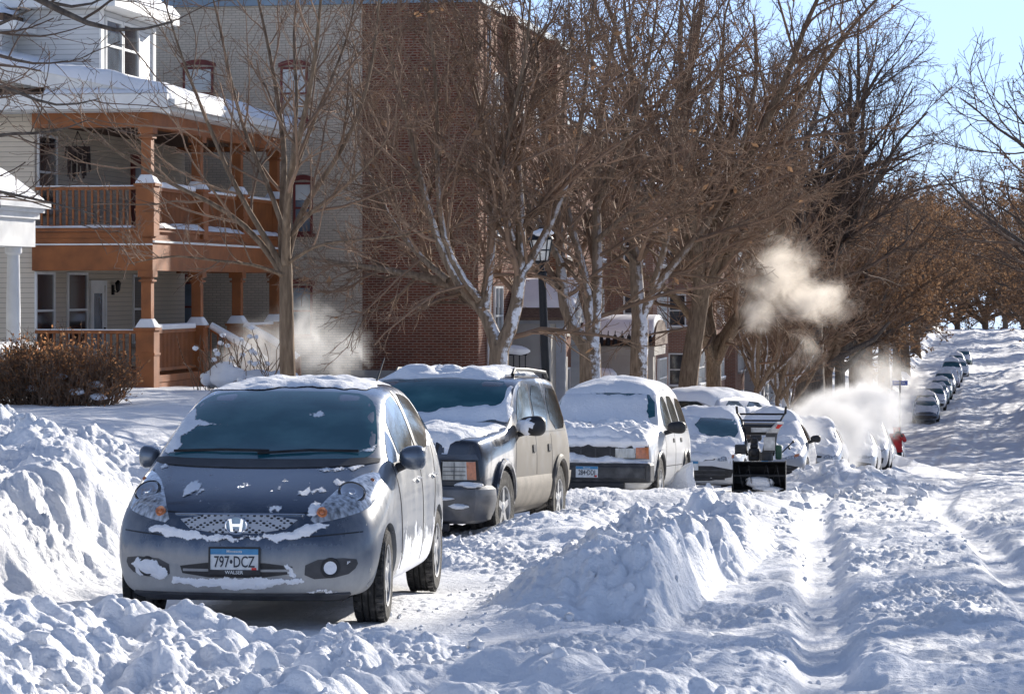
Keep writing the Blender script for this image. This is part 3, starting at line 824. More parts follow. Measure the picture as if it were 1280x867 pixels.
# ---------------------------------------------------------------- 1: small grey hatchback
def hatchback():
    root = empty('hatchback_car')
    tag(root, 'slate grey small hatchback at the front of the parked row, its windscreen cleared', 'car')
    P = paint('slate_grey_paint', (0.058, 0.080, 0.118), (0.43, 0.42, 0.395), 0.34, 0.58, 0.85, 0.5, 0.2, splat=1.3, side=0.42)
    st = [
     S(0.30, [(.70,.19,-.04),(.785,.31,-.03),(.81,.50,-.03),(.785,.65,.02),(.66,.735,.03)], .762, .78, dT=(-.10,-.12), dB=(-.15,-.20)),
     S(0.52, [(.76,.185),(.825,.32),(.845,.52),(.825,.74),(.70,.845)], .885, .90),
     S(0.95, [(.77,.18),(.845,.32),(.86,.55),(.845,.86),(.735,.985)], 1.01, 1.02),
     S(1.17, [(.77,.18),(.85,.32),(.86,.56),(.85,.92),(.715,1.09)], 1.105, 1.11),
     S(1.60, [(.77,.18),(.85,.32),(.862,.57),(.852,.965),(.66,1.32)], 1.345, 1.35),
     S(2.00, [(.77,.18),(.85,.32),(.862,.57),(.850,.985),(.63,1.475)], 1.505, 1.515),
     S(2.75, [(.77,.18),(.85,.32),(.862,.58),(.848,1.01),(.62,1.505)], 1.55, 1.56),
     S(3.45, [(.77,.19),(.85,.33),(.86,.60),(.84,1.05),(.59,1.47)], 1.515, 1.525),
     S(3.82, [(.75,.22),(.83,.36),(.84,.62),(.80,1.08),(.55,1.37)], 1.43, 1.44),
     S(4.02, [(.66,.26),(.74,.40),(.76,.62),(.70,1.0),(.48,1.12)], 1.16, 1.18, dT=(.02,.04), dB=(.02, .04)),
    ]
    me, bvh = shell_mesh(st, [(-.17,-.235),(-.175,-.24),(-.175,-.245)], [(.05,.07)]*3,
                         [(0.84, .30, .335, .60), (3.34, .30, .335, .60)], 3, creases=[(range(3, 9), (6, 10), .35, True)])
    me.materials[0] = P
    body = bpy.data.objects.new('body', me); body.parent = root; link(body)
    me.polygons.foreach_set('use_smooth', [True]*len(me.polygons)); me.set_sharp_from_angle(angle=R(38))
    # windscreen
    wp = smooth_poly([(-.715,1.045),(-.45,1.01),(.45,1.01),(.715,1.045),(.675,1.22),(.585,1.44),(.3,1.465),(-.3,1.465),(-.585,1.44),(-.665,1.22)], 2)
    ws = patch(bvh, wp, 'front', 0.003, 0.05, 'windscreen', M['wscreen'], root)
    patch(bvh, smooth_poly([(-.74,1.0),(-.3,.98),(.3,.98),(.74,1.0),(.735,1.045),(.45,1.03),(-.45,1.03),(-.735,1.045)],1), 'front', 0.006, 0.04, 'cowl_panel', M['black'], root)
    wiper(root, bvh, [(-.62,1.065),(-.3,1.075),(.02,1.07)]); wiper(root, bvh, [(-.05,1.055),(.28,1.075),(.6,1.07)])
    # front lamps
    hl = smooth_poly([(.43,.655),(.60,.685),(.765,.735),(.80,.82),(.775,.945),(.70,.955),(.585,.89),(.49,.775)], 1)
    for k, pl in ((1, hl), (-1, [(-a, b) for a, b in hl])):
        o = patch(bvh, pl, 'front', lambda V, D: 0.004+0.018*(1-np.exp(-D/0.04)), 0.03, 'headlight', M['lens'], root)
        for cx, cz, rr, mm, nm in ((.650,.825,.080,'chrome','reflector'), (.505,.718,.033,'amber','turn_signal'), (.735,.898,.014,'amber','side_marker')):
            h, n, i, d = bvh.ray_cast(Vector((cx*k, -6, cz)), Vector((0, 1, 0)))
            if h is None: continue
            b = MB().lathe([(0, -.006), (rr*0.25, -.007), (rr*0.3, -.001), (rr*.55, .004), (rr*.92, -.006), (rr, .0), (rr*1.05, .012)], 24, 'y')
            r_ = b.build(nm, M[mm], o, True)
            if mm == 'chrome': MB().lathe([(rr*1.0, -.007), (rr*1.09, -.007), (rr*1.12, .01)], 24, 'y').build('lamp_ring', M['trim'], r_, True)
            q = Vector((0, -1, 0)).rotation_difference(n)
            r_.rotation_mode = 'QUATERNION'; r_.rotation_quaternion = q.slerp(q.__class__(), 0.25) ; r_.location = h + n*(0.024 if rr > .03 else .016)
    # grille with a mesh of small dark openings
    gp = smooth_poly([(-.40,.71),(.40,.71),(.27,.605),(-.27,.605)], 1)
    gr = patch(bvh, gp, 'front', 0.006, 0.03, 'grille', mesh_grille_mat(), root)
    h, n, i, d = bvh.ray_cast(Vector((0, -6, .655)), Vector((0, 1, 0)))
    em = empty('emblem', h + Vector((0, -.02, 0))); em.parent = gr
    mb = MB()
    ring_p = [(math.cos(a)*.066*(1 if abs(math.cos(a)) > .3 else 1), -.004, math.sin(a)*.052) for a in np.linspace(0, 2*math.pi, 29)]
    mb.tube(ring_p, .006, 6)
    for k in (-1, 1):
        mb.hexa([(k*.040-.010,-.008,.040),(k*.040+.010,-.008,.040),(k*.040+.010,.004,.040),(k*.040-.010,.004,.040)][:0] or
                [(k*.026-.009,-.008,-.040),(k*.026+.009,-.008,-.040),(k*.026+.009,.004,-.040),(k*.026-.009,.004,-.040),
                 (k*.038-.009,-.008,.040),(k*.038+.009,-.008,.040),(k*.038+.009,.004,.040),(k*.038-.009,.004,.040)])
    mb.box(-.030,.030,-.0075,.004,-.009,.009)
    mb.build('emblem_letter', M['chrome'], em)
    MB().lathe([(0, 0.002), (.060, 0.002), (.062, 0.008)], 28, 'y').build('emblem_back', mat('emblem_blue_grey', (.20,.28,.36), .3, .4), em, True).scale = (1.05, 1, .82)
    # lower openings
    patch(bvh, smooth_poly([(-.36,.425),(.36,.425),(.33,.335),(-.33,.335)],1), 'front', 0.004, 0.04, 'lower_intake', M['black'], root)
    patch(bvh, [(-.33,.372),(.33,.372),(.33,.387),(-.33,.387)], 'front', 0.012, 0.05, 'intake_bar', P, root)
    for k in (-1, 1):
        pod = smooth_poly([(k*.43,.44),(k*.72,.455),(k*.735,.40),(k*.66,.335),(k*.42,.32)], 1)
        patch(bvh, pod, 'front', 0.003, 0.03, 'fog_recess', M['trim'], root)
        h, n, i, d = bvh.ray_cast(Vector((k*.575, -6, .392)), Vector((0, 1, 0)))
        fo = MB().lathe([(.0,-.004),(.044,-.004),(.050,-.012),(.058,-.012),(.064,.006)], 28, 'y').build('fog_lamp', M['black'], root, True)
        fo.location = h + Vector((0, -.004, 0)); fo.rotation_euler = (0, 0, k*.25)
        MB().lathe([(0,-.009),(.041,-.006)], 20, 'y').build('lamp_glass', M['snow_cover'], fo, True)
    patch(bvh, [(-.64,.20),(.64,.20),(.68,.235),(-.68,.235)], 'front', 0.018, 0.05, 'bumper_lip', M['trim'], root)
    patch(bvh, [(-.755,.612),(-.42,.585),(.42,.585),(.755,.612),(.755,.604),(.42,.577),(-.42,.577),(-.755,.604)], 'front', 0.0015, 0.05, 'bumper_seam', M['black'], root, skirt=0.004)
    patch(bvh, [(-.50,.735),(-.3,.722),(0,.718),(.3,.722),(.50,.735),(.50,.728),(.3,.714),(0,.710),(-.3,.714),(-.50,.728)], 'front', .002, .04, 'bonnet_gap', M['black'], root, .003)
    for k in (-1, 1):
        pl = [(k*.56,.40),(k*.66,.62),(k*.715,.95),(k*.722,.95),(k*.668,.62),(k*.568,.40)]
        patch(bvh, pl if k > 0 else pl[::-1], 'top', .002, .03, 'bonnet_gap', M['black'], root, .003)
    patch(bvh, smooth_poly([(-.40,.718),(.40,.718),(.41,.708),(-.41,.708)],1), 'front', .012, .03, 'grille_trim', M['chrome'], root, .008)
    MB().box(-.62,.62,.35,3.9,.17,.24).build('underbody', M['black'], root)
    h, n, i, d = bvh.ray_cast(Vector((0, -6, .44)), Vector((0, 1, 0)))
    licence_plate(root, 0, h.y-.018, .442, '797\u2022DCZ', lower='WALSER')
    # side windows: the quarter light, front door, rear door
    q = 1.04
    patch(bvh, smooth_poly([(1.24,1.00),(1.55,1.005),(1.58,1.22),(1.50,1.19),(1.30,1.06)],1), 'side', 0.004, 0.04, 'quarter_window', M['swindow_dark'], root)
    patch(bvh, smooth_poly([(1.62,1.005),(2.36,1.035),(2.40,1.44),(2.05,1.41),(1.80,1.32),(1.64,1.23)],1), 'side', 0.004, 0.04, 'door_window', M['swindow'], root)
    patch(bvh, smooth_poly([(2.50,1.04),(3.22,1.075),(3.36,1.20),(3.25,1.38),(2.95,1.43),(2.53,1.45)],1), 'side', 0.004, 0.04, 'door_window', M['swindow'], root)
    patch(bvh, smooth_poly([(3.33,1.10),(3.60,1.14),(3.50,1.28),(3.42,1.30)],1), 'side', 0.004, 0.04, 'quarter_window', M['swindow_dark'], root)
    patch(bvh, smooth_poly([(2.385,1.035),(2.50,1.04),(2.52,1.46),(2.42,1.46)],1), 'side', 0.006, 0.03, 'pillar_trim', M['black'], root)
    for pl, nm in (([(1.30,.985),(3.62,1.095),(3.62,1.108),(1.30,.998)], 'window_seal'), ([(1.42,.30),(1.432,.30),(1.30,.99),(1.285,.985)], 'door_gap'), ([(2.42,.30),(2.432,.30),(2.448,1.03),(2.436,1.03)], 'door_gap'), ([(3.02,.56),(3.06,.60),(3.30,1.07),(3.285,1.08)], 'door_gap')):
        patch(bvh, pl, 'side', 0.003, 0.05, nm, M['black'], root, skirt=0.004)
    for y0 in (2.14, 2.98):
        hd = patch(bvh, smooth_poly([(y0,.83),(y0+.22,.845),(y0+.22,.885),(y0,.87)],1), 'side', lambda V, D: .004+.03*(1-np.exp(-D/.012)), 0.02, 'door_handle', P, root)
    wm = paint('mirror_paint', (0.115, 0.135, 0.165), (.4,.4,.4), -1, -.5, .2, .5, .25)
    wing_mirror(root, .92, 1.40, 1.035, wm, (.09,.085,.08)); wing_mirror(root, -.86, 1.44, 1.03, wm, (.07,.08,.075))
    for sx in (-1, 1):
        tyre_wheel(root, sx*.835, .84, .30, .185, .195, 7, 0.04); tyre_wheel(root, sx*.835, 3.34, .30, .185, .195, 7)
    MB().tube([(.42,3.1,1.52),(.44,3.38,1.70)], [.008,.004], 6).build('aerial', M['black'], root)
    # snow lying on it
    sc = M['snow_cover']
    patch(bvh, rough([(-.60,2.05),(-.2,1.99),(.25,2.03),(.55,2.10),(.50,2.7),(.53,3.2),(.30,3.6),(-.4,3.62),(-.62,3.2),(-.60,2.5)], .045, 3, 5), 'top', snow_off(.018, .07, 1.0, 5, 3, .002), .025, 'roof_snow', M['snow_dust'], root, skirt=.001)
    patch(bvh, rough([(.1,2.5),(.34,2.45),(.42,2.75),(.2,2.9)], .05, 31, 6), 'top', snow_off(.04, .08, .7, 6, 5), .03, 'roof_snow', sc, root)
    bits = [(-.36,.86,.11,.07),(-.30,.84,.06,.05),(.0,.88,.055,.022),(-.02,.93,.03,.02),(.20,.87,.03,.03),(.36,.855,.07,.05),(.45,.85,.10,.035),(.55,.90,.07,.04),(-.05,.80,.025,.018),(.22,.755,.065,.05),(-.21,.775,.02,.05),(-.26,.79,.03,.025),(.47,.97,.17,.035),(.62,.985,.10,.03),(.2,.985,.10,.018),(-.28,.985,.10,.018),(-.62,.985,.12,.03),(.33,.80,.03,.02)]
    for k, (x, z, a, b) in enumerate(bits):
        a *= .72; b *= .72; el = [(x + a*math.cos(t), z + b*math.sin(t)) for t in np.linspace(0, 2*math.pi, 12, endpoint=False)]
        patch(bvh, rough(el, min(a, b)*0.55, 40+k, 26, .012), 'front', snow_off(.007, .03, .9, 18, k, .0015), .012, 'bonnet_snow', M['snow_dust'], root, skirt=0.001)
    strips = [([(-.60,.60),(-.3,.545),(0,.555),(.3,.545),(.46,.585),(.60,.665),(.42,.665),(.33,.615),(.2,.60),(-.2,.60),(-.33,.64),(-.47,.66),(-.56,.645)], .04, .9),
              ([(-.40,.345),(.40,.345),(.44,.29),(.2,.262),(-.3,.262),(-.44,.285)], .03, .9),
              ([(-.70,.44),(-.50,.445),(-.43,.37),(-.42,.31),(-.62,.32),(-.72,.39)], .04, .5),
              ([(.45,.345),(.52,.335),(.66,.36),(.70,.42),(.66,.445),(.64,.37),(.5,.32),(.43,.31)], .022, .5),
              ([(.28,.43),(.33,.43),(.40,.33),(.33,.32)], .02, .5),
              ([(.40,.27),(.64,.285),(.70,.25),(.40,.235)], .02, .9),
              ([(.42,.70),(.50,.68),(.52,.75),(.45,.80),(.40,.76)], .03, .8)]
    for k, (pl, t, nn) in enumerate(strips):
        patch(bvh, rough(pl, .016, 70+k, 16, .018), 'front', snow_off(t*.8, .04, nn, 14, k, .002), .016, 'bumper_snow', M['snow_dust'], root, skirt=.001)
    # frost and drift left on the windscreen's left edge and foot
    wsn = [([(-.715,1.05),(-.60,1.045),(-.58,1.09),(-.60,1.16),(-.52,1.23),(-.36,1.235),(-.28,1.21),(-.33,1.255),(-.55,1.285),(-.60,1.38),(-.57,1.43),(-.655,1.30),(-.70,1.16)], .022),
           ([(.60,1.05),(.71,1.06),(.69,1.17),(.66,1.12),(.55,1.075)], .02), ([(-.57,1.445),(.1,1.465),(.59,1.44),(.57,1.458),(.1,1.482),(-.57,1.46)], .012),
           ([(.18,1.33),(.26,1.345),(.31,1.33),(.33,1.29),(.24,1.275),(.2,1.30)], .006), ([(.46,1.15),(.54,1.165),(.50,1.175)], .006), ([(.20,1.25),(.34,1.26),(.30,1.245)], .006)]
    for k, (pl, t) in enumerate(wsn):
        patch(bvh, rough(pl, .012, 90+k, 18, .016), 'front', snow_off(t*.7, .04, .8, 14, k, .002), .016, 'windscreen_snow', M['snow_dust'], root, skirt=0.001)
    patch(bvh, rough([(2.95,1.05),(3.3,1.08),(3.55,1.15),(3.35,1.16),(3.2,1.11)], .02, 99, 12), 'side', snow_off(.02, .03), .025, 'side_snow', sc, root)
    return root

def mesh_grille_mat():
    m, nt, N, L, b = nmat('grille_mesh')
    tc = N.new('ShaderNodeTexCoord'); mp = N.new('ShaderNodeMapping'); mp.inputs['Scale'].default_value = (1, 1, 1.5); mp.inputs['Rotation'].default_value = (0, R(45), 0)
    L.new(tc.outputs['Object'], mp.inputs[0])
    ck = N.new('ShaderNodeTexVoronoi'); ck.inputs['Scale'].default_value = 34; ck.inputs['Randomness'].default_value = 0.15; L.new(mp.outputs[0], ck.inputs['Vector'])
    cr = N.new('ShaderNodeValToRGB'); cr.color_ramp.elements[0].position = 0.33; cr.color_ramp.elements[1].position = 0.42
    cr.color_ramp.elements[0].color = (.012,.012,.014,1); cr.color_ramp.elements[1].color = (.42,.44,.47,1)
    L.new(ck.outputs['Distance'], cr.inputs[0]); L.new(cr.outputs[0], b.inputs['Base Color']); b.inputs['Roughness'].default_value = .4
    return m

# ---------------------------------------------------------------- 2: dark sport-utility
def dark_suv():
    root = empty('sport_utility_car')
    tag(root, 'dark navy and beige four door sport utility behind the grey hatchback, dusty with road salt', 'car')
    P = paint('navy_paint', (0.013, 0.017, 0.028), (0.115, 0.102, 0.085), 0.20, 0.50, 1.0, 0.2, 0.2, side=0.95, coat=0.8, y0=1.2, ztop=1.0)
    st = [
     S(0.14, [(.70,.24),(.80,.42),(.82,.62),(.80,.85),(.74,.985)], 1.01, 1.02, dT=(-.05,-.07), dB=(-.07,-.09)),
     S(0.34, [(.74,.24),(.83,.40),(.845,.64),(.835,.90),(.77,1.02)], 1.045, 1.055),
     S(1.20, [(.76,.25),(.845,.40),(.86,.66),(.85,.96),(.79,1.075)], 1.11, 1.12),
     S(1.42, [(.76,.25),(.845,.40),(.86,.66),(.855,1.00),(.785,1.14)], 1.165, 1.17),
     S(1.72, [(.76,.25),(.845,.40),(.86,.66),(.855,1.015),(.755,1.40)], 1.42, 1.425),
     S(1.98, [(.76,.25),(.845,.40),(.86,.66),(.855,1.02),(.735,1.575)], 1.605, 1.615),
     S(2.9, [(.76,.25),(.845,.40),(.86,.66),(.855,1.03),(.72,1.61)], 1.655, 1.665),
     S(4.1, [(.76,.27),(.845,.42),(.86,.68),(.85,1.04),(.70,1.59)], 1.635, 1.645),
     S(4.42, [(.72,.32),(.80,.44),(.83,.70),(.81,1.04),(.62,1.50)], 1.55, 1.56),
     S(4.55, [(.66,.36),(.74,.46),(.78,.70),(.76,1.0),(.58,1.36)], 1.40, 1.41, dT=(.02,.03), dB=(.02, .03)),
    ]
    me, bvh = shell_mesh(st, [(-.08,-.10)]*3, [(.03,.04)]*3, [(.92,.36,.40,.58),(3.64,.36,.40,.58)], 3, creases=[(range(2, 8), (6, 10), .5, True), (range(0, 3), (6, 10), .4, True), ((0,), tuple(range(2, 14)), .35, False)])
    me.materials[0] = P
    body = bpy.data.objects.new('body', me); body.parent = root; link(body)
    me.polygons.foreach_set('use_smooth', [True]*len(me.polygons)); me.set_sharp_from_angle(angle=R(38))
    patch(bvh, smooth_poly([(-.755,1.175),(-.4,1.16),(.4,1.16),(.755,1.175),(.705,1.54),(.3,1.565),(-.3,1.565),(-.705,1.54)],1), 'front', 0.003, .05, 'windscreen', M['wscreen'], root)
    lo = mat('lower_cladding_beige', (.185,.163,.132), .6, 0.1, var=.2, scale=5, bump=.15, bscale=40)
    for ax, sg in (('side', 1), ('far', -1)):
        patch(bvh, [(1.36,.34),(3.22,.34),(3.22,.63),(1.36,.63)], ax, lambda V, D: .004+.018*(1-np.exp(-D/.03)), .05, 'door_cladding', lo, root)
        patch(bvh, [(4.06,.40),(4.48,.44),(4.48,.64),(4.08,.64)], ax, .02, .05, 'door_cladding', lo, root)
    # arches with a raised lip
    for yc in (.92, 3.64):
        for sg, ax in ((1, 'side'), (-1, 'far')):
            pts = []
            for a in np.linspace(R(-12), R(192), 26):
                p = (yc + .425*math.cos(a), .36 + .425*math.sin(a))
                org, d = AX[ax]; h, n, i, ds = bvh.ray_cast(org(p), d)
                if h: pts.append(h + Vector((sg*.004, 0, 0)))
            MB().tube(pts, .038, 8).build('wheel_arch', P, root, True)
    gy = -.02
    def fpatch(pl, off, nm, mm, res=.04, skirt=.015): return patch(bvh, pl, 'front', off, res, nm, mm, root, skirt)
    fpatch([(-.42,.955),(.42,.955),(.40,.865),(-.40,.865)], .003, 'upper_grille', M['black'])
    fpatch([(-.76,.845),(.76,.845),(.79,.60),(-.79,.60)], .004, 'nose_panel', M['black'])
    bar = paint('nose_bar_paint', (.03,.036,.05), (.3,.29,.27), -1, -.5, .2, .2, .25)
    fpatch([(-.74,.865),(.74,.865),(.77,.815),(-.77,.815)], .028, 'nose_bar', bar)
    fpatch([(-.44,.82),(-.40,.82),(-.40,.62),(-.44,.62)], .022, 'nose_bar', bar); fpatch([(.40,.82),(.44,.82),(.44,.62),(.40,.62)], .022, 'nose_bar', bar)
    fpatch([(-.80,.625),(.80,.625),(.80,.585),(-.80,.585)], .022, 'nose_bar', bar)
    for k in (-1, 1):
        pl = [(k*.455,.80),(k*.745,.80),(k*.755,.635),(k*.455,.635)]
        h = fpatch(pl if k > 0 else pl[::-1], .014, 'headlight', M['lens_dim'])
        patch(bvh, [(k*.665,.798),(k*.745,.798),(k*.755,.637),(k*.675,.637)], 'front', .021, .03, 'turn_signal', M['amber'], h)
        for zz in (.68, .715, .755): patch(bvh, [(k*.46,zz),(k*.66,zz),(k*.66,zz-.006),(k*.46,zz-.006)], 'front', .0175, .05, 'lens_rib', M['trim'], h, .003)
        patch(bvh, [(k*.555,.795),(k*.563,.795),(k*.563,.64),(k*.555,.64)], 'front', .0175, .05, 'lens_rib', M['trim'], h, .003)
    # bumper: a bar that wraps the corners
    bm_ = mat('bumper_grey', (.10,.10,.105), .38, .35, var=.35, scale=6, coat=.3)
    sec = [(-.06,.58),(-.10,.55),(-.11,.46),(-.09,.36),(-.05,.27),(.02,.24),(.05,.56)]
    path = [(-.78,.42),(-.77,.20),(-.71,.06),(-.56,.0),(-.3,-.02),(0,-.025),(.3,-.02),(.56,.0),(.71,.06),(.77,.20),(.78,.42)]
    V = []; Fq = []; nsec = len(sec)
    for i, (x, y) in enumerate(path):
        a = np.array(path[max(0, i-1)]); b = np.array(path[min(len(path)-1, i+1)]); t = (b-a)/np.linalg.norm(b-a); nrm = np.array([t[1], -t[0]])
        for (o_, z) in sec: V.append((x - nrm[0]*o_*1.0, y - nrm[1]*o_ * 1.0, z))
    # offsets point outwards (towards -y)
    V = [(p[0], p[1], p[2]) for p in V]
    for i in range(len(path)-1):
        for k in range(nsec): Fq.append((i*nsec+k, i*nsec+(k+1) % nsec, (i+1)*nsec+(k+1) % nsec, (i+1)*nsec+k))
    mb = MB(); mb.add(V, Fq + [tuple(range(nsec)), tuple(range((len(path)-1)*nsec, len(path)*nsec))[::-1]])
    bp = mb.build('front_bumper', bm_, root, True, angle=30)
    for k in (-1, 1):
        MB().box(k*.30-.16, k*.30+.16, -.155, -.10, .475, .535).build('bumper_slot', M['black'], root, bevel=.008)
        MB().box(k*.33-.09, k*.33+.09, -.160, -.150, .485, .525).build('signal_lamp', M['amber'] if False else mat('brown_lens', (.25,.16,.10), .3), root, bevel=.004)
    MB().box(-.55,.55,-.07,.0,.17,.25).build('air_dam', M['black'], root, bevel=.02)
    MB().box(-.62,.62,.3,4.3,.24,.34).build('underbody', M['black'], root)
    wins = [('door_window', [(1.60,1.055),(2.38,1.06),(2.38,1.52),(2.02,1.50),(1.78,1.33)], 'swindow'), ('door_window', [(2.50,1.06),(3.14,1.065),(3.18,1.50),(2.50,1.52)], 'swindow_dark'), ('cargo_window', [(3.30,1.07),(4.25,1.09),(4.18,1.44),(3.90,1.49),(3.32,1.50)], 'swindow_dark')]
    for nm, pl, mm in wins:
        patch(bvh, smooth_poly(pl, 1), 'side', .004, .05, nm, M[mm], root); patch(bvh, smooth_poly(pl, 1), 'far', .004, .08, nm, M[mm], root)
    for pl in ([(1.40,.64),(1.41,.64),(1.50,1.03),(1.49,1.03)], [(2.435,.64),(2.445,.64),(2.445,1.53),(2.435,1.53)], [(3.235,.64),(3.245,.64),(3.245,1.03),(3.235,1.03)], [(1.5,1.035),(4.35,1.065),(4.35,1.073),(1.5,1.043)]):
        patch(bvh, pl, 'side', .002, .05, 'door_gap', M['black'], root, .004)
    for y0 in (2.24, 3.02):
        patch(bvh, [(y0,.86),(y0+.14,.86),(y0+.14,.93),(y0,.93)], 'side', .012, .03, 'door_handle', M['black'], root)
    wing_mirror(root, .97, 1.60, 1.12, M['black'], (.14,.09,.095)); wing_mirror(root, -1.0, 1.60, 1.12, M['black'], (.14,.09,.095))
    for sx in (-1, 1):
        tyre_wheel(root, sx*.85, .92, .36, .235, .20, 5, -.06); tyre_wheel(root, sx*.85, 3.64, .36, .235, .20, 5)
        h, n, i, d = bvh.ray_cast(Vector((sx*.60, 3.2, 6)), Vector((0, 0, -1)))
        zt = h.z
        MB().tube([(sx*.60,2.45,zt),(sx*.60,2.55,zt+.055),(sx*.60,3.2,zt+.06),(sx*.60,4.1,zt+.045),(sx*.60,4.2,zt-.01)], .019, 8).build('roof_rail', M['black'], root, True)
    MB().box(-.6,.6,3.1,3.15,zt+.045,zt+.075).build('roof_rail', M['black'], root, bevel=.01)
    sc = M['snow_cover']
    patch(bvh, rough([(-.62,2.02),(-.2,2.0),(.3,2.03),(.58,2.08),(.52,2.5),(.56,3.3),(.54,4.1),(-.6,4.1),(-.62,3)], .05, 103, 4), 'top', snow_off(.05, .08, .8, 3, 13), .04, 'roof_snow', sc, root)
    patch(bvh, rough([(-.2,2.2),(.1,2.12),(.35,2.3),(.1,2.7),(-.3,2.7)], .07, 104, 5), 'top', snow_off(.06, .08, .8, 6, 14), .035, 'roof_snow', sc, root)
    patch(bvh, rough([(-.76,.12),(.60,.10),(.70,.4),(.74,.9),(.76,1.35),(-.76,1.35)], .035, 105, 5), 'top', snow_off(.045, .07, .7, 3.5, 15), .035, 'bonnet_snow', sc, root)
    patch(bvh, rough([(-.76,1.165),(.77,1.155),(.73,1.50),(.70,1.51),(.65,1.34),(.45,1.295),(.2,1.275),(0,1.24),(-.25,1.265),(-.5,1.285),(-.66,1.27)], .018, 106, 8), 'front', snow_off(.06, .06, .35, 5, 16), .03, 'windscreen_snow', sc, root)
    patch(bvh, rough([(-.39,.90),(.39,.90),(.38,.868),(-.39,.868)], .012, 107, 14), 'front', snow_off(.045, .03, .8, 10, 17), .02, 'grille_snow', sc, root)
    patch(bvh, rough([(-.39,.945),(.39,.945),(.385,.885),(.1,.905),(-.2,.88)], .012, 117, 14), 'front', snow_off(.02, .03, .8, 10, 27), .02, 'grille_snow', sc, root)
    for k, (x, y, z, a, b, c) in enumerate([(-.2,-.09,.585,.6,.06,.022),(.70,.06,.59,.12,.10,.03),(.34,-.12,.40,.11,.05,.025),(.62,-.06,.40,.10,.05,.025),(.2,-.11,.38,.06,.05,.03),(.45,-.12,.47,.18,.04,.015)]):
        lump(root, 'bumper_snow', (x, y, z), (a, b, c), 200+k)
    lump(root, 'mirror_snow', (.93, 1.54, 1.12), (.09, .05, .075), 222)
    return root

def lump(parent, name, loc, size, seed, m=None):
    bm = bmesh.new(); bmesh.ops.create_icosphere(bm, subdivisions=3, radius=1.0)
    v = np.array([p.co[:] for p in bm.verts]); tri = np.array([[p.index for p in f.verts] for f in bm.faces]); bm.free()
    k = 1 + 0.5*fbm(v[:, 0]*1.7+seed*3.1, v[:, 1]*1.7+v[:, 2]*1.3, seed, 4)
    v = v*k[:, None]*np.array(size) + np.array(loc)
    return mesh_obj(name, v, tri, m or M['snow_cover'], parent, True)

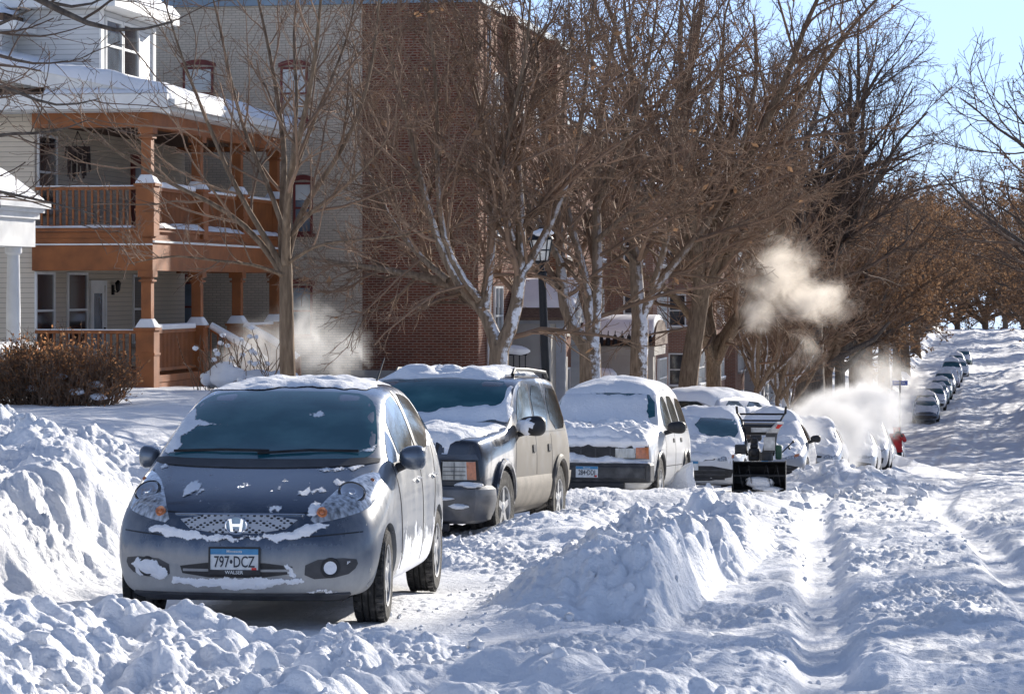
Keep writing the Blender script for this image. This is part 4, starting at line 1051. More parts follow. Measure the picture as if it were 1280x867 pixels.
# ---------------------------------------------------------------- 3: white sport-utility
def white_suv():
    root = empty('sport_utility_car')
    tag(root, 'white sport utility with a black bumper and snow packed over its windscreen and bonnet', 'car')
    P = paint('white_paint', (0.68, 0.68, 0.67), (0.52, 0.48, 0.41), 0.25, 0.75, 0.6, 0.0, 0.3, side=.15)
    st = [
     S(0.14, [(.72,.30),(.82,.46),(.845,.66),(.82,.86),(.74,.97)], 1.0, 1.01, dT=(-.05,-.07), dB=(-.06,-.08)),
     S(0.36, [(.76,.28),(.86,.44),(.875,.68),(.86,.92),(.78,1.03)], 1.055, 1.065),
     S(1.15, [(.78,.28),(.875,.44),(.89,.70),(.88,.98),(.80,1.09)], 1.125, 1.135),
     S(1.40, [(.78,.28),(.875,.44),(.89,.70),(.885,1.02),(.78,1.17)], 1.195, 1.20),
     S(1.72, [(.78,.28),(.875,.44),(.89,.70),(.885,1.05),(.715,1.46)], 1.48, 1.485),
     S(1.98, [(.78,.28),(.875,.44),(.89,.70),(.885,1.06),(.68,1.65)], 1.685, 1.695),
     S(3.0, [(.78,.28),(.875,.44),(.89,.70),(.885,1.07),(.665,1.70)], 1.75, 1.76),
     S(4.3, [(.78,.30),(.875,.46),(.89,.72),(.88,1.08),(.65,1.68)], 1.725, 1.735),
     S(4.62, [(.74,.34),(.83,.48),(.86,.74),(.84,1.08),(.62,1.58)], 1.63, 1.64),
     S(4.74, [(.66,.38),(.76,.50),(.80,.74),(.78,1.04),(.58,1.42)], 1.46, 1.47, dT=(.02,.03), dB=(.02, .03)),
    ]
    me, bvh = shell_mesh(st, [(-.07,-.09)]*3, [(.03,.04)]*3, [(.93,.37,.41,.60),(3.76,.37,.41,.60)], 3, creases=[(range(2, 8), (6, 10), .5, True), (range(0, 3), (6, 10), .35, True), ((0,), tuple(range(2, 14)), .3, False)])
    me.materials[0] = P
    body = bpy.data.objects.new('body', me); body.parent = root; link(body)
    me.polygons.foreach_set('use_smooth', [True]*len(me.polygons)); me.set_sharp_from_angle(angle=R(38))
    patch(bvh, smooth_poly([(-.73,1.20),(.73,1.20),(.655,1.60),(.3,1.63),(-.3,1.63),(-.655,1.60)],1), 'front', 0.003, .05, 'windscreen', M['wscreen'], root)
    def fp(pl, off, nm, mm, res=.04, skirt=.015): return patch(bvh, pl, 'front', off, res, nm, mm, root, skirt)
    fp([(-.80,.94),(.80,.94),(.82,.72),(-.82,.72)], .004, 'grille', M['black'])
    for k in (-1, 1):
        h = fp([(k*.37,.865),(k*.64,.865),(k*.64,.735),(k*.37,.735)], .018, 'headlight', M['lens_dim'])
        patch(bvh, [(k*.645,.875),(k*.80,.875),(k*.81,.725),(k*.645,.735)], 'front', .02, .03, 'turn_signal', M['amber'], h)
    for x in (-.30,-.10,.10,.30): fp([(x-.008,.86),(x+.008,.86),(x+.008,.74),(x-.008,.74)], .014, 'grille_bar', M['trim'])
    bb = mat('bumper_black', (.035,.035,.037), .5, 0, var=.6, scale=5, col2=(.11,.11,.11), thr=(.5,.75))
    MB().hexa([(-.86,.0,.40),(.86,.0,.40),(.88,.30,.40),(-.88,.30,.40),(-.86,-.02,.665),(.86,-.02,.665),(.88,.30,.665),(-.88,.30,.665)]).box(-.80,.80,-.04,.1,.44,.63).build('front_bumper', bb, root, bevel=.03)
    MB().box(-.5,.5,.0,.2,.30,.41).build('air_dam', M['black'], root, bevel=.02)
    licence_plate(root, 0.0, -.055, .545, '284\u2022DDJ', frame=False)
    MB().box(-.62,.62,.3,4.5,.26,.36).build('underbody', M['black'], root)
    for nm, pl in (('door_window', [(1.62,1.10),(2.46,1.11),(2.46,1.60),(2.05,1.58),(1.80,1.40)]), ('door_window', [(2.58,1.11),(3.30,1.12),(3.34,1.59),(2.58,1.60)]), ('cargo_window', [(3.46,1.12),(4.45,1.13),(4.38,1.55),(3.48,1.58)])):
        patch(bvh, smooth_poly(pl, 1), 'side', .004, .06, nm, M['swindow'], root)
    for pl in ([(1.42,.45),(1.43,.45),(1.53,1.07),(1.52,1.07)], [(2.515,.45),(2.525,.45),(2.525,1.60),(2.515,1.60)], [(1.5,1.075),(4.5,1.10),(4.5,1.11),(1.5,1.085)], [(1.40,.60),(3.3,.60),(3.3,.612),(1.40,.612)]):
        patch(bvh, pl, 'side', .002, .05, 'door_gap', M['black'], root, .004)
    for y0 in (2.30, 3.12): patch(bvh, [(y0,.93),(y0+.14,.93),(y0+.14,.99),(y0,.99)], 'side', .012, .03, 'door_handle', M['black'], root)
    for yc in (.93, 3.76):
        pts = []
        for a in np.linspace(R(-10), R(190), 22):
            h, n, i, ds = bvh.ray_cast(Vector((6, yc+.43*math.cos(a), .37+.43*math.sin(a))), Vector((-1, 0, 0)))
            if h: pts.append(h)
        MB().tube(pts, .03, 8).build('wheel_arch', bb, root, True)
    wing_mirror(root, 1.02, 1.52, 1.15, M['black'], (.135,.09,.085)); wing_mirror(root, -1.02, 1.52, 1.15, M['black'], (.135,.09,.085))
    for sx in (-1, 1):
        tyre_wheel(root, sx*.875, .93, .37, .235, .20, 5); tyre_wheel(root, sx*.875, 3.76, .37, .235, .20, 5)
    sc = M['snow_cover']
    patch(bvh, rough([(-.66,1.96),(.64,1.96),(.63,3),(.62,4.5),(-.62,4.5),(-.66,3)], .03, 111, 4), 'top', snow_off(.11, .14, .35, 2.5, 33), .05, 'roof_snow', sc, root)
    patch(bvh, rough([(-.74,1.20),(.70,1.20),(.58,1.36),(.60,1.50),(.52,1.61),(-.65,1.61)], .02, 112, 8), 'front', snow_off(.035, .04, .3, 5, 34), .035, 'windscreen_snow', sc, root)
    patch(bvh, rough([(-.80,.10),(.74,.09),(.80,.5),(.82,1.36),(-.82,1.36)], .03, 113, 6), 'top', snow_off(.085, .07, .75, 5, 35), .03, 'bonnet_snow', sc, root)
    patch(bvh, rough([(-.80,1.02),(.78,1.02),(.79,.90),(.4,.875),(.1,.91),(-.3,.88),(-.79,.90)], .02, 114, 10), 'front', snow_off(.06, .05, .5, 7, 36), .03, 'bonnet_snow', sc, root)
    patch(bvh, rough([(-.84,.76),(-.3,.80),(0,.755),(.25,.765),(.5,.73),(.84,.70),(.86,.63),(-.86,.63)], .02, 115, 9), 'front', snow_off(.10, .06, .5, 8, 37), .03, 'bumper_snow', sc, root)
    return root

# ---------------------------------------------------------------- saloon body used by the fourth car and the cars further off
def saloon(name, label, P, snow=1.0, detail=True, cover='half', seed=0, parts=True):
    root = empty(name)
    if label: tag(root, label, 'car')
    st = [
     S(0.28, [(.64,.20),(.74,.34),(.77,.47),(.75,.60),(.62,.68)], .70, .71, dT=(-.10,-.13), dB=(-.15,-.20)),
     S(0.50, [(.74,.19),(.81,.33),(.825,.50),(.80,.69),(.70,.765)], .795, .80),
     S(1.10, [(.76,.19),(.83,.33),(.845,.54),(.825,.80),(.72,.885)], .92, .93),
     S(1.32, [(.76,.19),(.83,.33),(.845,.55),(.83,.85),(.70,.96)], .985, .99),
     S(1.70, [(.76,.19),(.83,.33),(.845,.56),(.83,.885),(.63,1.18)], 1.20, 1.205),
     S(2.05, [(.76,.19),(.83,.33),(.845,.56),(.83,.90),(.58,1.325)], 1.355, 1.365),
     S(2.75, [(.76,.19),(.83,.33),(.845,.57),(.83,.92),(.575,1.345)], 1.385, 1.395),
     S(3.20, [(.76,.20),(.83,.34),(.845,.58),(.825,.93),(.56,1.26)], 1.30, 1.31),
     S(3.65, [(.76,.22),(.83,.36),(.84,.60),(.80,.92),(.62,1.02)], 1.05, 1.055),
     S(4.15, [(.72,.26),(.79,.40),(.80,.62),(.74,.86),(.60,.95)], .97, .98),
     S(4.30, [(.62,.30),(.70,.42),(.72,.62),(.68,.80),(.55,.88)], .90, .905, dT=(.02,.03), dB=(.02, .03)),
    ]
    me, bvh = shell_mesh(st, [(-.18,-.23),(-.17,-.22),(-.15,-.20)], [(.03,.05)]*3, [(.86,.30,.335,.58),(3.36,.30,.335,.58)], 2 if not detail else 3, creases=[(range(3, 7), (6, 10), .35, True)])
    me.materials[0] = P
    body = bpy.data.objects.new('body', me); body.parent = root; link(body)
    me.polygons.foreach_set('use_smooth', [True]*len(me.polygons)); me.set_sharp_from_angle(angle=R(38))
    patch(bvh, smooth_poly([(-.67,.985),(-.4,.96),(.4,.96),(.67,.985),(.55,1.31),(.3,1.335),(-.3,1.335),(-.55,1.31)],1), 'front', .003, .05, 'windscreen', M['wscreen'], root)
    for nm, pl in (('door_window', [(1.58,.905),(2.36,.925),(2.36,1.29),(2.05,1.27),(1.80,1.15)]), ('door_window', [(2.47,.925),(3.10,.94),(3.30,1.05),(3.10,1.22),(2.47,1.30)])):
        patch(bvh, smooth_poly(pl, 1), 'side', .004, .06, nm, M['swindow_dark'], root)
    patch(bvh, smooth_poly([(-.42,.655),(.42,.655),(.38,.58),(-.38,.58)],1), 'front', .004, .05, 'grille', M['black'], root)
    for k in (-1, 1):
        h = patch(bvh, smooth_poly([(k*.42,.565),(k*.69,.60),(k*.70,.68),(k*.46,.655)],1), 'front', lambda V, D: .004+.012*(1-np.exp(-D/.03)), .04, 'headlight', M['lens'], root)
        if detail: patch(bvh, [(k*.60,.62),(k*.68,.63),(k*.69,.675),(k*.61,.665)], 'front', .022, .03, 'turn_signal', M['amber'], h)
    patch(bvh, smooth_poly([(-.70,.50),(.70,.50),(.64,.26),(-.64,.26)],1), 'front', .004, .05, 'lower_bumper', M['black'], root)
    if detail:
        for zz in (.44, .37, .30): patch(bvh, [(-.55,zz),(.55,zz),(.55,zz-.02),(-.55,zz-.02)], 'front', .014, .05, 'bumper_bar', M['trim'], root)
    if detail:
        h, n, i, d = bvh.ray_cast(Vector((-.02, -6, .50)), Vector((0, 1, 0)))
        pl_ = MB().box(-.172, .132, h.y-.022, h.y-.012, .43, .58).build('licence_plate', M['plate_white'], root)
        MB().box(-.170, .130, h.y-.025, h.y-.0225, .535, .578).build('plate_band', M['plate_blue'], pl_)
    if detail: MB().box(-.58,.58,.4,4.0,.18,.26).build('underbody', M['black'], root)
    for sx in (-1, 1):
        if detail: wing_mirror(root, sx*.93, 1.62, .98, M['black'], (.10,.08,.07))
        tyre_wheel(root, sx*.82, .86, .30, .19, .19, 5); tyre_wheel(root, sx*.82, 3.36, .30, .19, .19, 5)
    sc = M['snow_cover']
    if snow > 0:
        patch(bvh, rough([(-.57,1.98),(.56,1.98),(.57,3.25),(-.57,3.25)], .02, 121+seed, 4), 'top', snow_off(.13*snow, .12, .4, 3, 43+seed), .05, 'roof_snow', sc, root)
        patch(bvh, rough([(-.70,.25),(.66,.25),(.72,.6),(.72,1.28),(-.72,1.28)], .04, 122+seed, 5), 'top', snow_off(.05*snow, .06, .8, 5, 44+seed), .04, 'bonnet_snow', sc, root)
        patch(bvh, rough([(-.62,3.6),(.62,3.6),(.58,4.2),(-.58,4.2)], .03, 125+seed, 5), 'top', snow_off(.12*snow, .1, .4, 5, 48), .05, 'boot_snow', sc, root)
        if cover == 'half': pl = [(-.68,.97),(.2,.965),(-.02,1.06),(-.12,1.20),(-.05,1.29),(-.1,1.34),(-.56,1.32)]
        elif cover == 'all': pl = [(-.68,.97),(.68,.97),(.56,1.32),(-.56,1.32)]
        elif cover == 'foot': pl = [(-.68,.97),(.68,.97),(.62,1.06),(.2,1.02),(-.3,1.05),(-.63,1.12)]
        else: pl = None
        if pl: patch(bvh, rough(pl, .02, 123+seed, 8), 'front', snow_off(.05*snow, .05, .3, 5, 45), .035, 'windscreen_snow', sc, root)
        if detail: patch(bvh, rough([(-.62,.70),(.45,.70),(.7,.66),(.55,.62),(.3,.60),(0,.57),(-.5,.60)], .03, 124+seed, 9), 'front', snow_off(.035, .04, .8, 8, 46), .03, 'bumper_snow', sc, root)
    return root

hb = place_car(hatchback(), 291, 17.05, 0.072)
sv = place_car(dark_suv(), 489, 25.2, -0.035)
ws_ = place_car(white_suv(), 734, 37.7, -0.015)
Pw = paint('old_white_paint', (.66,.66,.66), (.5,.47,.42), .2, .6, .6, 0, .35, side=.1)
s4 = place_car(saloon('saloon_car', 'white saloon with a half cleared windscreen behind the upright snow slab', Pw, 1.0, True, 'half', 0), 862, 45.4, -0.01)
# ------------------------------------------------------------------ buildings
def y_on(px, X):   # Y where photo column px meets the street-side plane X
    k = (px-640)/F; return -X*(CT + k*ST)/(ST - k*CT)
def x_on(px, Y):   # X where photo column px meets a plane facing the camera at Y
    k = (px-640)/F; return Y*(k*CT - ST)/(CT + k*ST)
def z_of(py, X, Y): return -(py-360)/F*(-X*ST + Y*CT)

M['porch_paint'] = mat('rust_brown_paint', (.265,.088,.024), .55, var=.22, scale=3, bump=.1, bscale=50)
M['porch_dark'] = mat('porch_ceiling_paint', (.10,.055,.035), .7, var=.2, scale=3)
M['white_paint'] = mat('white_trim_paint', (.72,.72,.70), .5, var=.08, scale=3)
M['beige_siding'] = siding_mat('beige_siding', (.62,.54,.43))
M['white_siding'] = siding_mat('white_siding', (.66,.66,.65))
M['shingle'] = mat('brown_shingles', (.13,.085,.06), .9, var=.4, scale=14, bump=.4, stretch=(1,1,3))
M['win_glass'] = mat('window_glass', (.035,.042,.05), .06, var=.6, scale=1.2, coat=1.0)
M['win_pale'] = mat('pale_window_glass', (.16,.20,.24), .08, var=.5, scale=.9, coat=1.0)  # paler blue grey pane, tone varies at random
M['blind'] = mat('window_blind', (.62,.62,.58), .7, var=.1, scale=2)
M['grey_brick'] = brick_mat('grey_painted_brick', (.60,.50,.385), (.52,.435,.335), (.38,.315,.245), .21, .068, .9, .010, .22)
M['red_brick'] = brick_mat('dark_red_brick', (.195,.064,.036), (.13,.045,.028), (.28,.195,.14), .215, .068, .9, .012, .3)
M['red_trim'] = mat('dark_red_trim', (.16,.03,.022), .6, var=.2, scale=4)
M['concrete'] = mat('concrete', (.36,.34,.31), .9, var=.15, scale=2, bump=.2)
M['coping'] = mat('blue_grey_coping', (.20,.26,.31), .6, var=.15, scale=2)
M['grey_stucco'] = mat('grey_stucco', (.33,.31,.285), .9, var=.12, scale=1.5, bump=.2)
M['grey_paint'] = mat('grey_paint', (.30,.31,.33), .6, var=.1, scale=3)
M['iron'] = mat('black_iron', (.014,.014,.016), .5, .3, var=.3, scale=8)

def window(parent, axis, pos, a0, a1, z0, z1, frame='white_paint', glass='win_glass', bars=(1, 2), sill=True, snow=True, depth=.06, out=1, blind=0.0, name='window', fw=.06):
    """a window on a wall plane: axis 'x' faces +X (a runs along Y), axis 'y' faces -Y (a runs along X)"""
    def B(mb, a, b, d0, d1, lo, hi):
        if axis == 'x': mb.box(pos+d0, pos+d1, a, b, lo, hi)
        else: mb.box(a, b, pos-d1, pos-d0, lo, hi)
        return mb
    w = MB()
    B(w, a0, a0+fw, .002, depth, z0, z1); B(w, a1-fw, a1, .002, depth, z0, z1)
    B(w, a0+fw, a1-fw, .002, depth, z1-fw, z1); B(w, a0+fw, a1-fw, .002, depth, z0, z0+fw)
    nc, nr = bars
    for i in range(1, nc):
        c = a0 + (a1-a0)*i/nc; B(w, c-.022, c+.022, .004, depth-.01, z0+fw, z1-fw)
    for i in range(1, nr):
        c = z0 + (z1-z0)*i/nr; B(w, a0+fw, a1-fw, .006, depth-.008, c-.025, c+.025)
    f = w.build(name, M[frame], parent)
    B(MB(), a0+.01, a1-.01, .003, .02, z0+.01, z1-.01).build('pane', M[glass], f)
    if blind: B(MB(), a0+fw, a1-fw, .021, .027, z1-fw-(z1-z0)*blind, z1-fw).build('blind', M['blind'], f)
    if sill:
        B(MB(), a0-.08, a1+.08, .002, depth+.07, z0-.09, z0-.003).build('sill', M[frame] if frame != 'white_paint' else M['concrete'], f)
        if snow:
            s = B(MB(), a0-.07, a1+.07, .002, depth+.09, z0-.002, z0+.085).build('sill_snow', M['snow_cover'], f, True, bevel=.035)
    return f

def snow_slab(name, x0, x1, y0, y1, zf, t, parent, res=.12, seed=0, edge=.16, over=.04, mat_=None):
    """a blanket of snow on a flat or pitched surface; zf(x, y) is the surface under it"""
    x0 -= over; x1 += over; y0 -= over; y1 += over
    nx = max(3, int((x1-x0)/res)); ny = max(3, int((y1-y0)/res))
    gx = np.linspace(x0, x1, nx+1); gy = np.linspace(y0, y1, ny+1)
    X, Y = np.meshgrid(gx, gy, indexing='ij')
    d = np.minimum(np.minimum(X-x0, x1-X), np.minimum(Y-y0, y1-Y))
    k = np.sqrt(np.clip(1-(1-np.clip(d/edge, 0, 1))**2, 0, 1))
    n = 1 + .55*fbm(X*1.1+seed, Y*1.1, seed, 4)
    Zb = np.vectorize(zf)(X, Y)
    Zt = Zb + .004 + t*k*n
    V = np.concatenate([np.stack([X, Y, Zt], -1).reshape(-1, 3)])
    idx = np.arange((nx+1)*(ny+1)).reshape(nx+1, ny+1)
    Q = np.stack([idx[:-1, :-1], idx[1:, :-1], idx[1:, 1:], idx[:-1, 1:]], -1).reshape(-1, 4)
    return mesh_obj(name, V, Q, mat_ or M['snow_cover'], parent, True)

def railing(parent, p0, p1, z0, z1, step=.135, snow=.05, name='railing', m='porch_paint'):
    """rail between two points in plan; balusters are the pattern of this one part"""
    x0, y0 = p0; x1, y1 = p1; L_ = math.hypot(x1-x0, y1-y0); ux, uy = (x1-x0)/L_, (y1-y0)/L_; nx, ny = -uy, ux
    mb = MB()
    def seg(s0, s1, hw, lo, hi, mbb=mb):
        pts = [(x0+ux*s+nx*o, y0+uy*s+ny*o) for s, o in ((s0,-hw),(s1,-hw),(s1,hw),(s0,hw))]
        mbb.hexa([(a, b, lo) for a, b in pts] + [(a, b, hi) for a, b in pts])
    seg(0, L_, .05, z1-.07, z1); seg(0, L_, .035, z0, z0+.07)
    n = int(L_/step)
    for i in range(1, n): s = L_*i/n; seg(s-.022, s+.022, .022, z0+.07, z1-.07)
    r = mb.build(name, M[m], parent)
    if snow:
        q = MB(); seg(.02, L_-.02, .055, z1+.002, z1+snow, q); q.build('rail_snow', M['snow_cover'], r, True, bevel=min(.03, snow*.45))
    return r

def build_house():
    h = empty('house', (-19.2, 63, -2.2))
    tag(h, 'beige house with a two storey rust brown porch and a snow laden low roof', 'house')
    root = empty('house_origin'); bpy.data.objects.remove(root)
    inv = Vector(h.location)
    def P(o): return o
    X0, X1 = -20.6, -17.9
    Y0, Y1 = 57.8, 68.9
    parts = []
    class Sub:      # collect parts built in world coordinates, then parent them keeping their place
        pass
    hold = empty('hold')
    MB().box(-31, X0, Y0+.15, Y1+.5, -2.6, 4.75).build('wall', M['beige_siding'], hold)
    # porch floors, ceiling, beams
    MB().box(X0, X1+.02, Y0, Y1, -2.05, -1.90).box(X0, X1-.12, Y0+.1, Y1, -2.7, -2.06).build('porch_floor', M['porch_paint'], hold)
    MB().box(X0, X1, Y0, Y1, 1.08, 1.22).build('balcony_floor', M['porch_paint'], hold)
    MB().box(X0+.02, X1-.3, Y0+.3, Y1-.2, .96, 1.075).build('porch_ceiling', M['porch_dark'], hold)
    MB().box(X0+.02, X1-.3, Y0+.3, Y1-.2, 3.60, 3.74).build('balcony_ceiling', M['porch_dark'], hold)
    b = MB()
    for lo, hi in ((.38, 1.075), (3.48, 3.80)):
        b.box(X0, X1+.03, Y0-.02, Y0+.26, lo, hi); b.box(X1-.26, X1+.03, Y0+.262, Y1, lo, hi); b.box(X0, X1-.262, Y1-.26, Y1, lo, hi)
    b.box(X1-.02, X1+.07, Y0-.05, Y1, 1.225, 1.30); b.box(X0, X1-.022, Y0-.07, Y0-.022, 1.225, 1.30)
    b.build('beam', M['porch_paint'], hold)
    MB().box(X1+.032, X1+.075, Y0-.02, Y1, .985, 1.03).box(X0, X1+.03, Y0-.065, Y0-.022, .93, .965).build('beam_moulding', M['white_paint'], hold)
    # posts with pedestals
    for yp in (Y0+.13, 61.75, 65.2, 68.72):
        x = X1-.13
        for lo, hi in ((-1.9, .38), (1.22, 3.48)):
            m = MB().box(x-.11, x+.11, yp-.11, yp+.11, lo+1.0, hi).box(x-.17, x+.17, yp-.17, yp+.17, hi-.14, hi-.003).box(x-.155, x+.155, yp-.155, yp+.155, hi-.24, hi-.20)
            po = m.build('post', M['porch_paint'], hold)
            w = .205
            MB().box(x-w, x+w, yp-w, yp+w, lo-(.65 if lo < 0 else 0.1), lo+.985).box(x-w-.02, x+w+.02, yp-w-.02, yp+w+.02, lo+.45, lo+.50).box(x-w-.04, x+w+.04, yp-w-.04, yp+w+.04, lo+.987, lo+1.04).build('pedestal', M['porch_paint'], po)
            MB().hexa([(x-w-.03,yp-w-.03,lo+1.043),(x+w+.03,yp-w-.03,lo+1.043),(x+w+.03,yp+w+.03,lo+1.043),(x-w-.03,yp+w+.03,lo+1.043),(x-.13,yp-.13,lo+1.24),(x+.13,yp-.13,lo+1.24),(x+.13,yp+.13,lo+1.24),(x-.13,yp+.13,lo+1.24)]).build('cap_snow', M['snow_cover'], po, True, bevel=.03)
    ys = [Y0+.13, 61.75, 65.2, 68.72]
    for zb in (-1.82, 1.30):
        railing(hold, (X0+.03, Y0+.13), (X1-.38, Y0+.13), zb, zb+.90, snow=.03)
        for a, c in zip(ys[:-1], ys[1:]):
            if zb < 0 and a > 61 and a < 62: continue
            railing(hold, (X1-.13, a+.25), (X1-.13, c-.25), zb, zb+.90, step=.10, snow=.13 if a < 60 else .07)
    for a, c in zip(ys[:-1], ys[1:]):
        snow_slab('ledge_snow', X1-.34, X1+.08, a+.27, c-.27, lambda x, y: 1.302, .12, hold, .1, 3)
    snow_slab('ledge_snow', X0+.05, X1-.4, Y0-.07, Y0+.10, lambda x, y: 1.302, .05, hold, .06, 4, .05)
    # solid lattice skirt under the near bay, with drifted snow against it
    MB().box(X1-.05, X1+.0, Y0+.4, 61.5, -2.6, -2.06).build('porch_skirt', M['porch_paint'], hold)
    # steps down to the walk
    s = MB()
    for i in range(4): s.box(X1+.02+.30*i, X1+.02+.30*(i+1), 62.05, 64.9, -2.75, -2.07-.17*i+.1*0)
    s.build('steps', M['concrete'], hold)
    for yy in (62.0, 64.95):
        r = MB(); p0 = Vector((X1+.12, yy, -.95)); p1 = Vector((X1+1.45, yy, -1.75))
        r.tube([p0, p1], .05, 6); r.tube([p0-Vector((0,0,.65)), p1-Vector((0,0,.65))], .035, 6)
        for i in range(9):
            q = p0.lerp(p1, i/8); r.tube([q, q-Vector((0,0,.7))], .022, 6)
        r.box(p1.x-.06, p1.x+.06, yy-.06, yy+.06, -2.8, -1.65)
        rr = r.build('stair_rail', M['porch_paint'], hold)
        MB().tube([p0+Vector((0,0,.09)), p0.lerp(p1,.5)+Vector((0,0,.12)), p1+Vector((0,0,.08))], [.085,.10,.08], 10).build('rail_snow', M['snow_cover'], rr, True)
    # openings in the front wall, seen through the porch
    for a, c, lo, hi, gl, fr in ((43, 67, -1.35, .36, 'win_glass', 'white_paint'), (83, 108, -1.35, .36, 'win_glass', 'white_paint'), (165, 181, -1.35, .33, 'win_glass', 'white_paint'), (46, 70, 1.72, 3.38, 'win_glass', 'white_paint')):
        window(hold, 'x', X0, y_on(a, X0), y_on(c, X0), lo, hi, fr, gl, (1, 2), True, False, .05)
    for a, c, lo, hi, mm in ((111, 131, -1.9, .18, 'white_paint'), (163, 184, 1.22, 3.25, 'red_trim')):
        ya, yc = y_on(a, X0), y_on(c, X0)
        d = MB().box(X0+.002, X0+.06, ya, ya+.12, lo, hi).box(X0+.002, X0+.06, yc-.12, yc, lo, hi).box(X0+.002, X0+.06, ya+.12, yc-.12, hi-.12, hi).box(X0+.002, X0+.03, ya+.12, yc-.12, lo, hi-.12).build('door', M[mm], hold)
        MB().box(X0+.032, X0+.04, ya+.3, yc-.3, lo+.5, hi-.3).build('pane', M['win_pale'], d)
        MB().lathe([(0,-.03),(.03,-.02),(.03,.02),(0,.03)], 10, 'x', (X0+.07, yc-.2, lo+.95)).build('handle', M['iron'], d)
    # wall lantern by the door
    yl = y_on(140, X0); zl = z_of(360, X0, yl)
    l = MB().box(X0, X0+.05, yl-.05, yl+.05, zl-.16, zl+.08).tube([(X0+.04,yl,zl-.06),(X0+.14,yl,zl-.10),(X0+.15,yl,zl+.0)], .014, 6)
    l.lathe([(.015,.17),(.08,.10),(.07,.07),(.05,-.07),(.02,-.11)], 8, 'z', (X0+.15, yl, zl+.02)).build('wall_lantern', M['iron'], hold)
    # roof: low pitch from the street eave up to the left, rake towards us
    XE = -17.35; ZE = 4.05; sl = .215
    def rz(x): return ZE + (XE-x)*sl
    r = MB()
    xa = -26.0
    r.hexa([(xa,Y0-.45,rz(xa)-.10),(XE,Y0-.45,ZE-.10),(XE,Y1+.5,ZE-.10),(xa,Y1+.5,rz(xa)-.10),(xa,Y0-.45,rz(xa)),(XE,Y0-.45,ZE),(XE,Y1+.5,ZE),(xa,Y1+.5,rz(xa))])
    rf = r.build('roof', M['shingle'], hold)
    f = MB()
    f.hexa([(xa,Y0-.50,rz(xa)-.40),(XE,Y0-.50,ZE-.32),(XE,Y0-.455,ZE-.32),(xa,Y0-.455,rz(xa)-.40),(xa,Y0-.50,rz(xa)+.02),(XE,Y0-.50,ZE+.02),(XE,Y0-.455,ZE+.02),(xa,Y0-.455,rz(xa)+.02)])
    f.box(XE+.003, XE+.12, Y0-.50, Y1+.5, ZE-.16, ZE+.0)
    f.box(X0-.5, XE-.05, Y0-.45, Y1+.45, 3.81, ZE-.155)
    f.build('fascia', M['white_paint'], rf)
    # gable triangle behind the rake and the little pent roof at its foot
    MB().prism([(xa,3.8),(XE-.3,3.8),(XE-.3,rz(XE-.3)-.12),(xa,rz(xa)-.12)], Y0-.02, Y0+.14).build('gable_wall', M['white_siding'], hold)
    pz = MB().hexa([(xa,Y0-.62,4.18),(-19.4,Y0-.62,4.18),(-19.4,Y0-.03,4.26),(xa,Y0-.03,4.40),(xa,Y0-.62,4.22),(-19.4,Y0-.62,4.22),(-19.4,Y0-.03,4.30),(xa,Y0-.03,4.60)]).build('pent_roof', M['shingle'], hold)
    MB().box(xa, XE, Y0-.66, Y0-.50, 3.84, 4.16).build('gutter', M['white_paint'], hold)
    snow_slab('pent_snow', -20.1, XE-.02, Y0-.64, Y0-.5, lambda x, y: 4.165, .10, pz, .06, 9, .05)
    snow_slab('roof_snow', -25.8, XE, Y0-.5, Y1+.5, lambda x, y: rz(x)+.002, .27, rf, .12, 5, .30)
    # dormer
    XD = -19.45; ya, yb = 58.95, 62.95
    d = MB().box(-24.5, XD, ya, yb, 4.2, 6.18).build('dormer', M['white_siding'], hold)
    dr = MB().box(-24.6, XD+.5, ya-.45, yb+.45, 6.185, 6.42).build('dormer_roof', M['white_paint'], d)
    snow_slab('dormer_snow', -24.5, XD+.48, ya-.43, yb+.43, lambda x, y: 6.422, .22, d, .15, 6, .2)
    MB().box(XD+.002, XD+.05, ya-.04, ya+.16, 4.6, 6.18).build('corner_board', M['white_paint'], d); MB().box(XD+.002, XD+.05, yb-.16, yb+.04, 4.6, 6.18).build('corner_board', M['white_paint'], d)
    w1 = window(hold, 'x', XD, 59.25, 60.45, 4.80, 6.02, 'white_paint', 'win_pale', (1, 2), False, False, .06, name='dormer_window')
    w2 = window(hold, 'x', XD, 60.50, 61.70, 4.80, 6.02, 'white_paint', 'win_glass', (1, 2), False, False, .06, name='dormer_window')
    # small flat-roofed dormer further left
    e = MB().box(-24.0, -21.35, 57.95, 58.94, 4.6, 5.62).build('small_dormer', M['white_siding'], hold)
    MB().box(-24.3, -20.9, 57.6, 58.94, 5.625, 5.82).build('dormer_roof', M['white_paint'], e)
    MB().box(-24.3, -21.2, 57.63, 58.9, 5.825, 5.98).build('roof_edge', M['shingle'], e)
    snow_slab('dormer_snow', -24.2, -21.2, 57.65, 58.9, lambda x, y: 5.983, .16, e, .12, 7, .15)
    window(hold, 'y', 57.95, -22.35, -21.75, 5.0, 5.5, 'white_paint', 'win_glass', (3, 1), False, False, .05, name='dormer_window', fw=.05)
    for o in list(hold.children):
        o.parent = h; o.matrix_parent_inverse = Matrix.Translation(-inv)
    bpy.data.objects.remove(hold)
    # hanging basket on the balcony
    yb_ = y_on(97, X0+.8); zt = 3.45
    rg = random.Random(4)
    hb_ = MB().lathe([(0.0,-.62),(.16,-.55),(.22,-.42),(.22,-.40),(0,-.40)], 14)
    for a in (0, 2.1, 4.2): hb_.tube([(.2*math.cos(a), .2*math.sin(a), -.42), (0, 0, 0)], .01, 4)
